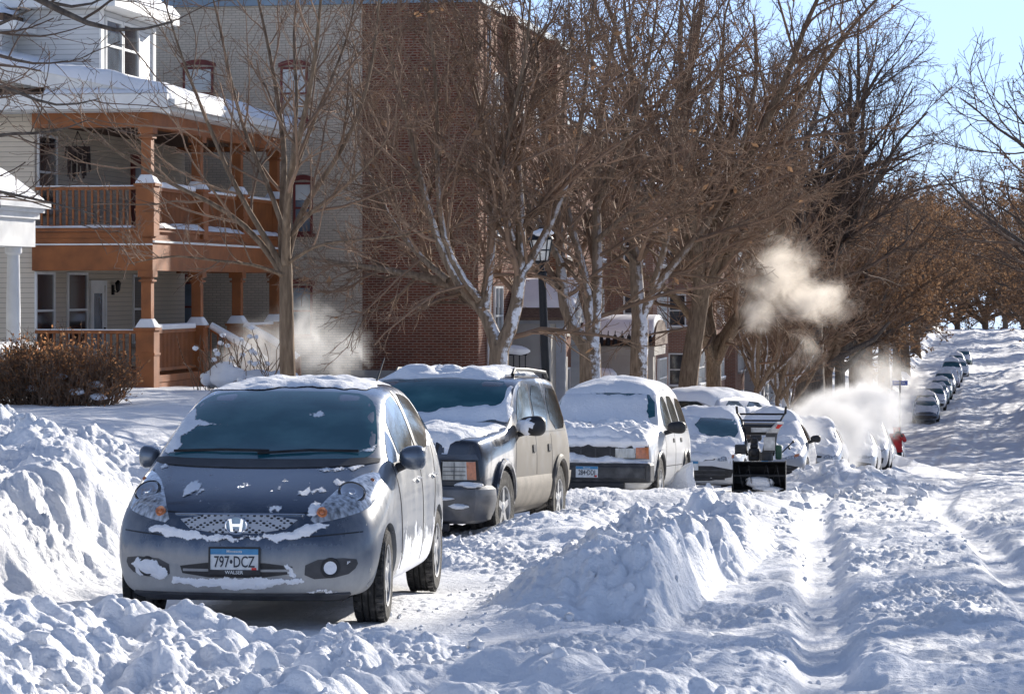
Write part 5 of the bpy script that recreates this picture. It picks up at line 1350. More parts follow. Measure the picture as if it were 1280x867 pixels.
    for i in range(60):
        a = rg.uniform(0, 6.28); r_ = rg.uniform(.05, .26)
        hb_.tube([(r_*.6*math.cos(a), r_*.6*math.sin(a), -.40), (r_*math.cos(a), r_*math.sin(a), -.35), (r_*1.15*math.cos(a), r_*1.15*math.sin(a), -.55-rg.uniform(0, .55))], [.025,.03,.012], 4)
    o = hb_.build('hanging_basket', mat('withered_plant', (.035,.022,.018), .9, var=.5, scale=9)); o.location = (X0+.8, yb_, zt)
    tag(o, 'withered dark hanging basket under the balcony ceiling', 'hanging basket')

def adopt(h, hold):
    inv = Vector(h.location)
    for o in list(hold.children):
        o.parent = h; o.matrix_parent_inverse = Matrix.Translation(-inv)
    bpy.data.objects.remove(hold)

def build_neighbour():
    h = empty('neighbour_house', (-19.5, 47, -2.0)); hold = empty('hold')
    tag(h, 'white house with a round porch column and snowy ledge at the left edge', 'house')
    X = -17.85; Y0, Y1 = 43.0, 50.45
    MB().box(-28, -19.9, 40, 50.4, -2.4, 6.5).build('wall', M['white_siding'], hold)
    MB().box(-19.9, X-.05, Y0, Y1-.05, .78, 1.30).box(-19.9, X+.02, Y0, Y1, 1.303, 1.42).box(-19.9, X+.10, Y0, Y1+.06, 1.423, 1.50).box(-19.9, X+.20, Y0, Y1+.14, 1.503, 1.60).build('porch_cornice', M['white_paint'], hold)
    rf = MB().hexa([(-19.9,Y0,1.603),(X+.2,Y0,1.603),(X+.2,Y1+.14,1.603),(-19.9,Y1+.14,1.603),(-19.9,Y0,2.05),(X-.75,Y0,2.05),(X-.75,Y1-.8,2.05),(-19.9,Y1-.8,2.05)]).build('porch_roof', M['shingle'], hold)
    MB().hexa([(-19.9,Y0,1.61),(X+.21,Y0,1.61),(X+.21,Y1+.15,1.61),(-19.9,Y1+.15,1.61),(-19.9,Y0,2.28),(X-.50,Y0,2.28),(X-.50,Y1-.55,2.28),(-19.9,Y1-.55,2.28)]).build('roof_snow', M['snow_cover'], rf, True, bevel=.12)
    pb = MB().box(-19.9, X-.62, Y0, Y1-.72, 2.05, 3.02).build('parapet', M['white_siding'], hold)
    MB().box(-19.9, X-.57, Y0, Y1-.67, 3.023, 3.08).build('parapet_cap', M['white_paint'], pb)
    MB().box(X-.70, X-.60, Y1-.82, Y1-.70, 2.02, 3.12).build('corner_post', M['white_paint'], pb)
    snow_slab('parapet_snow', -19.8, X-.57, Y0, Y1-.67, lambda x, y: 3.082, .12, pb, .1, 2, .12)
    for yc in (49.75, 46.2):
        c = MB().lathe([(.17,-1.25),(.17,-1.15),(.135,-1.12),(.135,-.4),(.115,.62),(.16,.66),(.16,.775)], 24, 'z', (X-.25, yc, 0)).build('column', M['white_paint'], hold, True)
    pr = MB().box(X-.42, X+.0, Y0, Y1-.1, -2.3, -1.22).build('porch_rail', M['white_paint'], hold)
    snow_slab('rail_snow', X-.46, X+.03, Y0, Y1-.05, lambda x, y: -1.218, .26, pr, .07, 12, .2)
    adopt(h, hold)

def build_apartments():
    h = empty('apartment_building', (-20, 79, -3)); hold = empty('hold')
    tag(h, 'tall dark red brick apartment block with a grey painted side wall behind the porch house', 'building')
    YF = 71.2; XC = -16.3; XR = -13.2; ZT = 7.45
    MB().box(-34, XC, YF, 86.5, -3.5, ZT).build('painted_wall', M['grey_brick'], hold)
    MB().box(XC+.002, XR, YF-.012, 86.5, -2.15, ZT).build('brick_wall', M['red_brick'], hold)
    MB().box(XC+.25, XC+.33, YF-.035, YF-.014, -2.1, ZT-.3).box(XR-.52, XR-.44, YF-.035, YF-.014, -2.1, ZT-.3).build('brick_rib', M['red_brick'], hold)
    MB().box(XC-.3, XR+.04, YF-.05, 86.4, -3.6, -2.152).build('foundation', M['concrete'], hold)
    cp = MB().box(-34, XR+.10, YF-.10, YF+.30, ZT+.003, ZT+.20).box(XR-.25, XR+.10, YF+.303, 86.5, ZT+.003, ZT+.20).build('coping', M['coping'], hold)
    for a, c, y0, y1, gl, bl in ((351, 385, 84, 150, 'win_pale', .45), (229, 267, 84, 150, 'win_pale', .4), (222, 248, 352, 415, 'win_pale', .0), (364, 391, 357, 420, 'win_pale', .0), (367, 391, 228, 292, 'win_pale', .3)):
        a_, c_ = x_on(a, YF), x_on(c, YF); zt, zb = z_of(y0, (a_+c_)/2, YF), z_of(y1, (a_+c_)/2, YF)
        w = window(hold, 'y', YF, a_, c_, zb, zt, 'red_trim', gl, (1, 2), True, False, .05, blind=bl)
        # segmental arch above
        n = 9; pts_o = []; pts_i = []
        for i in range(n):
            t = i/(n-1); xx = a_-.06 + (c_-a_+.12)*t; hgt = .10*(1-(2*t-1)**2)
            pts_i.append((xx, zt+.004+hgt*.6)); pts_o.append((xx, zt+.10+hgt))
        MB().prism(pts_i + pts_o[::-1], YF-.04, YF-.003).build('window_arch', M['red_trim'], w)
    # street side: windows, downpipe, ledges with snow
    for i, yy in enumerate((73.4, 76.8, 80.2, 83.6)):
        for z0 in (-1.55, 1.35, 4.2):
            if z0 < 0 and i in (1,): continue
            window(hold, 'x', XR, yy, yy+1.25, z0, z0+1.6, 'white_paint', 'win_glass' if (i+int(z0)) % 2 else 'win_pale', (2, 2), True, True, .06)
    MB().tube([(XR+.08, 72.3, ZT), (XR+.08, 72.3, -3)], .06, 8).build('downpipe', M['white_paint'], hold)
    MB().box(XR+.003, XR+.35, 74.9, 75.35, 2.1, ZT).build('pilaster', M['red_brick'], hold); MB().box(XR+.003, XR+.35, 82.3, 82.75, -2.15, ZT).build('pilaster', M['red_brick'], hold)
    # gabled entrance canopy
    ex0, ex1, ey0, ey1 = XR+.02, -11.45, 75.3, 78.3; ez = -.88
    e = MB().box(ex0, ex0+.95, ey0+.05, ey1-.05, -3.6, ez-.1).build('entrance_porch', M['grey_stucco'], hold)
    for yy in (ey0+.12, ey1-.12):
        MB().box(ex1-.35, ex1-.10, yy-.10, yy+.12, -3.7, ez-.1).box(ex0+.952, ex0+1.2, yy-.10, yy+.10, -3.7, ez-.1).build('porch_column', M['grey_paint'], e)
    MB().box(ex0, ex1, ey0-.02, ey1+.02, ez-.098, ez+.05).build('porch_beam', M['grey_paint'], e)
    ym = (ey0+ey1)/2; zr = ez+.95
    MB().prism([(ey0-.15,ez+.052),(ey1+.15,ez+.052),(ym,zr)], ex1-.12, ex1-.02, 'x').build('gable', M['grey_paint'], e)
    pr = MB().add([(ex0,ey0-.25,ez+.0),(ex1+.12,ey0-.25,ez+.0),(ex1+.12,ym,zr+.06),(ex0,ym,zr+.06),(ex0,ey0-.25,ez+.07),(ex1+.12,ey0-.25,ez+.07),(ex1+.12,ym,zr+.13),(ex0,ym,zr+.13)], [(0,3,2,1),(4,5,6,7),(0,1,5,4),(1,2,6,5),(2,3,7,6),(3,0,4,7)])
    pr.add([(ex0,ey1+.25,ez+.0),(ex1+.12,ey1+.25,ez+.0),(ex1+.12,ym,zr+.06),(ex0,ym,zr+.06),(ex0,ey1+.25,ez+.07),(ex1+.12,ey1+.25,ez+.07),(ex1+.12,ym,zr+.13),(ex0,ym,zr+.13)], [(0,3,2,1),(4,5,6,7),(0,1,5,4),(1,2,6,5),(2,3,7,6),(3,0,4,7)])
    pr.build('porch_roof', M['shingle'], e)
    sl = (zr-ez+.06)/(ym-ey0+.25)
    snow_slab('roof_snow', ex0+.1, ex1+.10, ey0+.25, ym, lambda x, y: ez+.075+(y-ey0+.25)*sl, .11, e, .09, 21, .2)
    snow_slab('roof_snow', ex0+.1, ex1+.10, ym, ey1+.2, lambda x, y: ez+.075+(ey1+.25-y)*sl, .12, e, .09, 22, .2)
    MB().lathe([(.02,.16),(.11,.08),(.09,-.10),(.03,-.14)], 8, 'z', (ex1+.05, ym, ez+.2)).build('porch_lantern', M['white_paint'], e)
    adopt(h, hold)
    # low snow capped box beside the corner, with its black rail
    u = empty('iron_handrail', (-12.6, 73.2, -2.6)); hold = empty('hold')
    tag(u, 'black iron handrail with a thick cap of snow at the brick corner', 'handrail')
    m = MB()
    for i in range(5): m.box(-12.95+.16*i, -12.92+.16*i, 73.2, 73.24, -3.4, -1.80)
    m.box(-12.98, -12.25, 73.19, 73.25, -1.80, -1.74).build('rail', M['iron'], hold)
    lump(hold, 'rail_snow', (-12.62, 73.2, -1.66), (.38, .22, .12), 301)
    adopt(u, hold)

def build_far_block():
    h = empty('brick_block', (-18, 110, -5)); hold = empty('hold')
    tag(h, 'lower red brick block with projecting window bays and snowy sills, further down the street', 'building')
    XW = -14.0; XB = -12.4; ZT = 5.35
    MB().box(-30, XW, 88.5, 150, -8, ZT).build('brick_wall', M['red_brick'], hold)
    rf = MB().box(-30.2, XW+.25, 88.3, 150.2, ZT+.003, ZT+.20).build('parapet', M['coping'], hold)
    snow_slab('roof_snow', -30, XW+.25, 88.3, 150.2, lambda x, y: ZT+.203, .22, rf, .6, 31, .3)
    lit = brick_mat('sunlit_red_brick', (.30,.15,.105), (.24,.115,.08), (.30,.25,.21), .215, .068, .9, .012, .25)  # sunlight on the bays put into this paler copy of the brick
    for k, (a, c) in enumerate(((102.4, 107.4), (117.0, 121.2), (125.6, 130.4), (136, 141))):
        b = MB().box(XW+.002, XB, a, c, -8, 3.6).build('window_bay', lit, hold)
        sc = MB().box(XW+.002, XB+.12, a-.12, c+.12, 3.603, 3.78).build('bay_coping', M['concrete'], b)
        snow_slab('bay_snow', XW, XB+.12, a-.12, c+.12, lambda x, y: 3.783, .2, b, .15, 33+k, .2)
        for z0 in (-6.6, -4.15, -1.65, .85):
            m_ = (a+c)/2
            window(hold, 'x', XB, m_-1.2, m_+1.2, z0, z0+1.5, 'white_paint', 'win_pale', (4, 2), True, True, .10)
            if k in (0, 1, 2):
                window(hold, 'y', a, XW+.5, XW+1.25, z0, z0+1.4, 'white_paint', 'win_glass', (1, 2), True, True, .06)
    for yy in (91, 99.2, 110, 113.3):
        for z0 in (-4.15, -1.5, 1.0, 3.0):
            window(hold, 'x', XW, yy, yy+1.2, z0, z0+1.5, 'white_paint', 'win_glass', (2, 2), True, True, .06)
    # tiled entrance hood
    ex0, ex1, ey0, ey1 = XW+.02, -11.35, 94.2, 97.4; ez = -1.95
    e = MB().box(ex0, ex1-.35, ey0, ey1, -6, ez-.02).build('entrance_porch', M['grey_stucco'], hold)
    MB().box(ex1-.347, ex1-.05, ey0-.02, ey0+.3, -6, ez-.02).box(ex0, ex1, ey0-.06, ey1+.06, ez-.35, ez-.05).build('porch_frame', M['concrete'], e)
    ym = (ey0+ey1)/2
    prof = []
    for i in range(13):
        t = math.pi*i/12; prof.append((ym - (ym-ey0+.25)*math.cos(t), ez + .85*math.sin(t)**.8))
    MB().prism(prof, ex0, ex1+.05, 'x').build('porch_roof', M['porch_dark'], e)
    t_ = MB()
    for i in range(11):
        x = ex0+.1+i*(ex1-ex0)/11; t_.tube([(x, ey0-.30, ez+.02), (x, ey0-.05, ez+.45)], .085, 8)
    t_.build('roof_tiles', M['iron'], e)
    sn = [(ym - (ym-ey0+.22)*math.cos(math.pi*i/16), ez + .10 + .93*math.sin(math.pi*i/16)**.75) for i in range(17)]
    MB().prism(sn, ex0+.12, ex1-.02, 'x').build('roof_snow', M['snow_cover'], e, True, bevel=.06)
    lump(hold, 'window_snow', (-12.9, 92.6, -3.0), (.5, .5, .28), 311)
    adopt(h, hold)

def build_far_house(label, x, y, w, l, zb, zh, col, seed):
    h = empty('house', (x, y, zb)); hold = empty('hold'); tag(h, label, 'house')
    MB().box(x-w/2, x+w/2, y-l/2, y+l/2, zb-2, zb+zh).build('wall', siding_mat('siding_%d' % seed, col), hold)
    zr = zb+zh+w*.33
    rf = MB().prism([(x-w/2-.4, zb+zh+.003), (x+w/2+.4, zb+zh+.003), (x, zr)], y-l/2-.4, y+l/2+.4).build('roof', M['shingle'], hold)
    sl = (zr-zb-zh)/(w/2+.4)
    snow_slab('roof_snow', x-w/2-.3, x, y-l/2-.4, y+l/2+.4, lambda a, b: zr-(x-a)*sl, .2, rf, .4, seed, .3)
    snow_slab('roof_snow', x, x+w/2+.3, y-l/2-.4, y+l/2+.4, lambda a, b: zr-(a-x)*sl, .2, rf, .4, seed+1, .3)
    for z0 in (zb+.8, zb+3.4):
        for k in range(3):
            yy = y-l/2+1+k*(l-2.4)/2; window(hold, 'x', x+w/2, yy, yy+1.1, z0, z0+1.5, 'white_paint', 'win_glass', (1, 2), True, True, .06)
        for k in range(2):
            xx = x-w/2+1+k*(w-3.2); window(hold, 'y', y-l/2, xx, xx+1.1, z0, z0+1.5, 'white_paint', 'win_glass', (1, 2), True, True, .06)
    adopt(h, hold)

build_house(); build_neighbour(); build_apartments(); build_far_block()
build_far_house('pale house with a steep snowy roof behind the bare trees past the brick block', -17, 166, 8, 11, -7.0, 5.2, (.42,.42,.42), 51)
build_far_house('small tan house with a snowy gable behind the farther street trees', -17, 192, 8, 10, -6.8, 5.0, (.40,.36,.30), 61)
# ------------------------------------------------------------------ trees
def bark_mat(name, c1, c2, stuck=0.0):
    m, nt, N, L, b = nmat(name); b.inputs['Roughness'].default_value = .9; b.inputs['Specular IOR Level'].default_value = .15
    tc = N.new('ShaderNodeTexCoord'); mp = N.new('ShaderNodeMapping'); mp.inputs['Scale'].default_value = (1, 1, .18); L.new(tc.outputs['Object'], mp.inputs[0])
    no = N.new('ShaderNodeTexNoise'); no.inputs['Scale'].default_value = 22; no.inputs['Detail'].default_value = 7; L.new(mp.outputs[0], no.inputs['Vector'])
    cr = N.new('ShaderNodeValToRGB'); cr.color_ramp.elements[0].position = .3; cr.color_ramp.elements[1].position = .7
    cr.color_ramp.elements[0].color = (*c1, 1); cr.color_ramp.elements[1].color = (*c2, 1); L.new(no.outputs['Fac'], cr.inputs[0])
    bp = N.new('ShaderNodeBump'); bp.inputs['Strength'].default_value = .9; bp.inputs['Distance'].default_value = .03; L.new(no.outputs['Fac'], bp.inputs['Height']); L.new(bp.outputs[0], b.inputs['Normal'])
    out = cr.outputs[0]
    if stuck:
        g = N.new('ShaderNodeNewGeometry'); dt = N.new('ShaderNodeVectorMath'); dt.operation = 'DOT_PRODUCT'; dt.inputs[1].default_value = (.78, -.60, .22); L.new(g.outputs['Normal'], dt.inputs[0])
        n2 = N.new('ShaderNodeTexNoise'); n2.inputs['Scale'].default_value = 5.5; n2.inputs['Detail'].default_value = 9; n2.inputs['Roughness'].default_value = .7; L.new(tc.outputs['Object'], n2.inputs['Vector'])
        ma = N.new('ShaderNodeMath'); ma.operation = 'MULTIPLY_ADD'; ma.inputs[1].default_value = 1.6; L.new(n2.outputs['Fac'], ma.inputs[0]); L.new(dt.outputs['Value'], ma.inputs[2])
        mr = N.new('ShaderNodeMapRange'); mr.inputs['From Min'].default_value = 1.62 - stuck; mr.inputs['From Max'].default_value = 1.80 - stuck; L.new(ma.outputs[0], mr.inputs['Value'])
        sz = N.new('ShaderNodeSeparateXYZ'); L.new(tc.outputs['Object'], sz.inputs[0])
        zf = N.new('ShaderNodeMapRange'); zf.inputs['From Min'].default_value = 5.2; zf.inputs['From Max'].default_value = 2.8; L.new(sz.outputs['Z'], zf.inputs['Value'])
        zm = N.new('ShaderNodeMath'); zm.operation = 'MULTIPLY'; L.new(mr.outputs[0], zm.inputs[0]); L.new(zf.outputs[0], zm.inputs[1])
        mx = N.new('ShaderNodeMix'); mx.data_type = 'RGBA'; mx.inputs['B'].default_value = (.74,.75,.78,1); L.new(zm.outputs[0], mx.inputs['Factor']); L.new(out, mx.inputs['A']); out = mx.outputs['Result']
    L.new(out, b.inputs['Base Color'])
    return m
M['bark'] = bark_mat('brown_bark', (.10,.068,.045), (.25,.18,.12))
M['bark_snow'] = bark_mat('brown_bark_with_stuck_snow', (.11,.078,.052), (.27,.195,.135), .02)
M['bark_grey'] = bark_mat('grey_brown_bark', (.065,.052,.043), (.16,.132,.108))
M['twig'] = mat('brown_twigs', (.215,.142,.096), .85, var=.45, scale=1.1, spec=.15)
M['twig_dark'] = mat('dark_twigs', (.135,.095,.072), .85, var=.45, scale=.9, spec=.15)
M['leaf'] = mat('withered_oak_leaves', (.15,.085,.050), .8, scale=2.5, col2=(.34,.21,.12), thr=(.3,.75), spec=.2)
M['bush_leaf'] = mat('rust_hedge_leaves', (.24,.10,.05), .8, scale=7, col2=(.52,.29,.14), thr=(.3,.7), spec=.2)

translucent(M['leaf'], .4); translucent(M['bush_leaf'], .72)
def unit(v): return v/np.maximum(np.linalg.norm(v, axis=-1, keepdims=True), 1e-9)

def tubes(P, Rr, sides):
    """P (B,n,3), Rr (B,n) -> verts, quads"""
    B, n, _ = P.shape
    T = np.empty_like(P); T[:, 1:-1] = P[:, 2:]-P[:, :-2]; T[:, 0] = P[:, 1]-P[:, 0]; T[:, -1] = P[:, -1]-P[:, -2]
    T = unit(T)
    ref = np.where(np.abs(T[:, :1, 2:3]) > .9, np.array([1., 0, 0]), np.array([0, 0, 1.]))*np.ones((B, n, 1))
    a = unit(np.cross(T, ref)); b = np.cross(T, a)
    q = np.arange(sides)*2*math.pi/sides
    V = P[:, :, None] + (a[:, :, None]*np.cos(q)[None, None, :, None] + b[:, :, None]*np.sin(q)[None, None, :, None])*Rr[:, :, None, None]
    idx = np.arange(B*n*sides).reshape(B, n, sides)
    nx = np.roll(idx, -1, 2)
    Q = np.stack([idx[:, :-1], nx[:, :-1], nx[:, 1:], idx[:, 1:]], -1).reshape(-1, 4)
    return V.reshape(-1, 3), Q

def walk(rg, start, d, length, n, wob, up, droop=0.0):
    B = len(start); P = np.empty((B, n, 3)); P[:, 0] = start; d = unit(d)
    st = (length/(n-1))[:, None]
    for i in range(1, n):
        d = unit(d + rg.normal(size=(B, 3))*wob + np.array([0, 0, up]) - np.array([0, 0, droop])*(i/n))
        P[:, i] = P[:, i-1] + d*st
    return P

def offshoots(rg, P, Rr, k, t0, t1, ang, lr, rr, rmin, n, wob, up, lens=None, droop=0.0):
    B, m, _ = P.shape
    L_ = np.linalg.norm(np.diff(P, axis=1), axis=2).sum(1)
    t = t0 + (t1-t0)*((np.arange(k)[None] + rg.random((B, k)))/k)
    f = t*(m-1); i = np.minimum(f.astype(int), m-2); w = (f-i)[..., None]
    bi = np.arange(B)[:, None]
    A = P[bi, i]; C = P[bi, i+1]; S = A*(1-w) + C*w
    tan = unit(C-A)
    rv = rg.normal(size=tan.shape); perp = unit(rv - (rv*tan).sum(-1, keepdims=True)*tan)
    an = (ang[0] + (ang[1]-ang[0])*rg.random((B, k)))[..., None]
    d = tan*np.cos(an) + perp*np.sin(an)
    rad = (Rr[bi, i]*(1-w[..., 0]) + Rr[bi, i+1]*w[..., 0])*rr
    ln = L_[:, None]*lr*(1.15-.6*t)*(.65+.7*rg.random((B, k)))
    if lens: ln = np.clip(ln, lens[0], lens[1])
    S = S.reshape(-1, 3); d = d.reshape(-1, 3); ln = ln.ravel(); rad = np.maximum(rad.ravel(), rmin)
    Q = walk(rg, S, d, ln, n, wob, up, droop)
    taper = np.linspace(1, .35, n)[None]
    return Q, np.maximum(rad[:, None]*taper, rmin*.7)

def polyline(pts, n):
    p = np.array(pts, float)
    d = np.concatenate([[0], np.cumsum(np.linalg.norm(np.diff(p, axis=0), axis=1))]); s = np.linspace(0, d[-1], n)
    # soften with a Catmull-like cubic through linear samples
    q = np.stack([np.interp(s, d, p[:, k]) for k in range(3)], 1)
    for _ in range(2): q[1:-1] = .25*q[:-2] + .5*q[1:-1] + .25*q[2:]
    return q

def tree(label, loc, seed, H=12, tr=.16, fork=2.4, limbs=7, spread=(.35, .8), counts=(9, 8, 6), lens=((1.0, 3.2), (.5, 1.5), (.22, .6)), rmin=(.012, .007, .0045), bark='bark', twig='twig', leaves=0, leafsize=.05, group=None, explicit=None, wob=.13, up=.05, lean=(0, 0), extra=0, droop=0.0, lowfill=0, name='tree', limbr=(.46, .68)):
    rg = np.random.default_rng(seed)
    root = empty(name, loc)
    if label: tag(root, label, 'tree', group)
    TP, TR = [], []
    n0 = 14
    if explicit:
        for pts, r0, r1 in explicit['trunk']:
            TP.append(polyline(pts, n0)); TR.append(np.linspace(r0, r1, n0))
        for pts, r0, r1 in explicit['limbs']:
            TP.append(polyline(pts, n0)); TR.append(r0 + (r1-r0)*np.linspace(0, 1, n0)**.8)
        nl = len(explicit['limbs'])
        LP = np.array(TP[-nl:]); LR = np.array(TR[-nl:])
    else:
        tp = np.array([(0, 0, -.5), (lean[0]*.3, lean[1]*.3, fork*.5), (lean[0], lean[1], fork)])
        tp = polyline(tp, n0); tp[:, :2] += .04*tr*np.cumsum(rg.normal(size=(n0, 2)), 0)
        rr = tr*(1 + .55*np.exp(-np.linspace(0, 4.5, n0)*1.4))*np.linspace(1, .86, n0)
        TP.append(tp); TR.append(rr)
        a0 = rg.uniform(0, 6.28)
        st = []; dr = []; ln = []; r_ = []
        for i in range(limbs):
            a = a0 + 2*math.pi*i/limbs + rg.uniform(-.35, .35)
            inc = rg.uniform(*spread) if i else rg.uniform(.03, .2)
            zf = fork*(1 - (.0 if i < 3 else rg.uniform(0, .22)))
            st.append(tp[-1]*zf/fork if zf < fork else tp[-1]); dr.append((math.cos(a)*math.sin(inc), math.sin(a)*math.sin(inc), math.cos(inc)))
            ln.append((H-fork)*rg.uniform(.78, 1.08)/(1+.10*inc)); r_.append(tr*rg.uniform(*limbr))
        LP = walk(rg, np.array(st), np.array(dr), np.array(ln), n0, wob*.75, up*1.1)
        LR = np.array(r_)[:, None]*np.linspace(1, .13, n0)[None]**.9
        TP += list(LP); TR += list(LR)
    V, Q = tubes(np.array(TP), np.array(TR), 9)
    mesh_obj('trunk', V, Q, M[bark], root, True)
    vs, qs = [], []
    base = 0
    def put(P, Rr, s):
        nonlocal base
        v, q = tubes(P, Rr, s); vs.append(v); qs.append(q+base); base += len(v)
    A, AR = offshoots(rg, LP, LR, counts[0], .16, 1.0, (.45, 1.05), .45, .55, rmin[0], 8, wob, up, lens[0], droop); put(A, AR, 5)
    if lowfill:
        A2, AR2 = offshoots(rg, LP, LR, lowfill, .02, .4, (.8, 1.4), .40, .4, rmin[0], 8, wob, -.02, lens[0], droop+.05); put(A2, AR2, 5)
        A = np.concatenate([A, A2]); AR = np.concatenate([AR, AR2])
    Bq, BR = offshoots(rg, A, AR, counts[1], .12, 1.0, (.4, 1.0), .45, .55, rmin[1], 6, wob*1.2, up*.8, lens[1], droop); put(Bq, BR, 3)
    C, CR = offshoots(rg, Bq, BR, counts[2], .10, 1.0, (.35, .95), .42, .6, rmin[2], 4, wob*1.3, up*.5, lens[2], droop); put(C, CR, 3)
    if extra:
        D, DR = offshoots(rg, C, CR, extra, .2, 1.0, (.4, .9), .5, .7, rmin[2]*.8, 3, wob, 0, (.12, .35)); put(D, DR, 3)
    cr = mesh_obj('crown', np.concatenate(vs), np.concatenate(qs), M[twig], root)
    if leaves:
        pk = rg.integers(0, len(C), leaves); pj = rg.integers(1, 4, leaves)
        c = C[pk, pj] + rg.normal(size=(leaves, 3))*.03
        u = unit(rg.normal(size=(leaves, 3))); w = unit(np.cross(u, rg.normal(size=(leaves, 3))))
        s = leafsize*rg.uniform(.6, 1.4, (leaves, 1))
        lv = np.stack([c-u*s, c+w*s*.45, c+u*s, c-w*s*.45], 1).reshape(-1, 3)
        mesh_obj('leaves', lv, np.arange(leaves*4).reshape(-1, 4), M['leaf'], root)
    return root

def plant_at(px, d, side_x=None):
    x, y = at(px, d); return x, y, gz(x, y)

BOUL = 'bare trees along the left boulevard'
# --- tree 1: slim young tree behind the hatchback, limbs laid out one by one
x1, y1 = at(360, 32.0); z1 = gz(x1, y1)
def rel(pts, d0=32.0, bx=x1, by=y1, bz=z1, seed=1, sp=.5):
    rg = np.random.default_rng(seed); out = []
    dd = rg.uniform(-sp, sp)
    for i, (px, py) in enumerate(pts):
        t = i/max(1, len(pts)-1); p = at(px, d0 + dd*3*t, py); out.append((p[0]-bx, p[1]-by, p[2]-bz))
    return out
lm = [([(357,330),(358,262),(362,214),(374,172),(387,119),(398,40),(404,-40)], .060, .012),
      ([(356,345),(349,300),(355,230),(357,195),(353,165),(345,108),(334,50),(318,-20)], .055, .012),
      ([(357,350),(340,318),(322,296),(285,262),(225,236),(165,204),(105,160),(60,130)], .045, .006),
      ([(356,340),(335,300),(312,268),(280,205),(250,130),(222,60),(203,-10)], .042, .008),
      ([(358,330),(372,262),(402,228),(430,184),(452,138),(468,70),(474,0)], .045, .010),
      ([(359,300),(385,266),(425,240),(470,196),(505,140)], .032, .006),
      ([(358,300),(340,240),(310,180),(290,110),(276,40),(262,-20)], .036, .008),
      ([(360,240),(380,180),(410,110),(438,40),(446,-20)], .034, .008),
      ([(358,330),(395,305),(440,300),(500,296),(548,285)], .026, .006),
      ([(356,345),(320,330),(270,326),(215,318),(160,330)], .024, .005),
      ([(366,200),(372,120),(366,50),(372,-20)], .030, .008)]
ex = dict(trunk=[([(0,0,-.6)]+rel([(360,560),(361,500),(358,430),(358,380),(357,325)]), .115, .075)],
          limbs=[(rel(p, seed=i+3), r0, r1) for i, (p, r0, r1) in enumerate(lm)])
tree('slim young bare tree behind the grey hatchback, in front of the porch house', (x1, y1, z1), 21, explicit=ex, counts=(9, 6, 3), lens=((.5, 1.7), (.25, .8), (.12, .35)), rmin=(.0075, .005, .0036), bark='bark', twig='twig', group=BOUL, up=.06, wob=.12)

# --- trees 2 to 5: thick crowns over the brick walls
def limbs_px(px, d, lst, seed):
    x, y = at(px, d); z = gz(x, y)
    f = lambda pts, s: rel(pts, d, x, y, z, s, .55)
    return (x, y, z), f
(l2, f2) = limbs_px(622, 46.0, None, 2)
ex2 = dict(trunk=[([(0,0,-.6)]+f2([(622,520),(622,470),(624,432)], 1), .20, .165)],
  limbs=[(f2([(623,440),(610,392),(590,365),(560,352),(500,340),(440,330),(380,322)], 5), .135, .02),
         (f2([(624,440),(645,405),(650,360),(652,300),(648,220),(640,120),(628,20)], 6), .14, .025),
         (f2([(605,385),(612,340),(618,270),(608,180),(590,90),(565,0)], 7), .10, .018),
         (f2([(575,356),(556,330),(540,280),(520,200),(500,110),(470,10)], 8), .085, .016),
         (f2([(650,345),(680,300),(705,240),(725,170),(735,80),(742,0)], 9), .085, .016),
         (f2([(560,350),(520,318),(480,262),(450,190),(430,110)], 10), .06, .012),
         (f2([(640,300),(620,230),(640,150),(660,60),(664,-30)], 11), .07, .014),
         (f2([(600,375),(560,330),(545,240),(548,150),(540,50),(530,-40)], 12), .07, .014)])
tree('bare tree with a snowy low fork in front of the red brick wall', l2, 22, explicit=ex2, counts=(16, 9, 6), lens=((.7, 2.6), (.35, 1.2), (.16, .5)), rmin=(.012, .008, .0055), bark='bark_snow', twig='twig', group=BOUL, leaves=90, leafsize=.09, lowfill=2)
(l3, f3) = limbs_px(738, 56.5, None, 3)
ex3 = dict(trunk=[([(0,0,-.6)]+f3([(738,540),(738,480),(737,428)], 1), .26, .22)],
  limbs=[(f3([(734,436),(710,408),(698,370),(704,310),(690,230),(676,140),(660,30)], 5), .16, .025),
         (f3([(738,432),(740,396),(730,330),(712,282),(700,220),(702,140),(716,40)], 6), .12, .02),
         (f3([(740,430),(746,390),(747,300),(744,220),(752,130),(770,20)], 7), .15, .025),
         (f3([(745,260),(770,200),(800,130),(818,40),(824,-20)], 8), .08, .016),
         (f3([(702,330),(670,270),(630,210),(600,140),(585,60)], 9), .075, .014),
         (f3([(700,360),(660,330),(610,310),(560,300)], 10), .06, .012),
         (f3([(746,300),(790,262),(840,230),(870,190)], 11), .06, .012)])
tree('bare tree with three white plastered stems right of the black street lamp', l3, 23, explicit=ex3, counts=(15, 8, 6), lens=((.8, 3.0), (.4, 1.4), (.2, .6)), rmin=(.013, .009, .0065), bark='bark_snow', twig='twig', group=BOUL, leaves=90, leafsize=.09, lowfill=2)
(l4, f4) = limbs_px(797, 63.5, None, 4)
ex4 = dict(trunk=[([(0,0,-.6)]+f4([(797,540),(798,470),(800,400)], 1), .24, .20)],
  limbs=[(f4([(800,405),(794,340),(792,270),(798,190),(790,100),(780,0)], 5), .19, .03),
         (f4([(802,395),(820,352),(850,322),(872,296),(905,250),(930,180),(948,90)], 6), .13, .02),
         (f4([(796,285),(812,230),(840,170),(860,90),(868,0)], 7), .10, .018),
         (f4([(794,240),(770,180),(745,110),(730,20)], 8), .09, .016),
         (f4([(870,300),(915,285),(960,262),(1000,235)], 9), .06, .012),
         (f4([(798,330),(760,290),(720,262),(690,225)], 10), .06, .012),
         (f4([(815,360),(835,300),(845,230),(880,150),(905,60)], 11), .085, .016)])
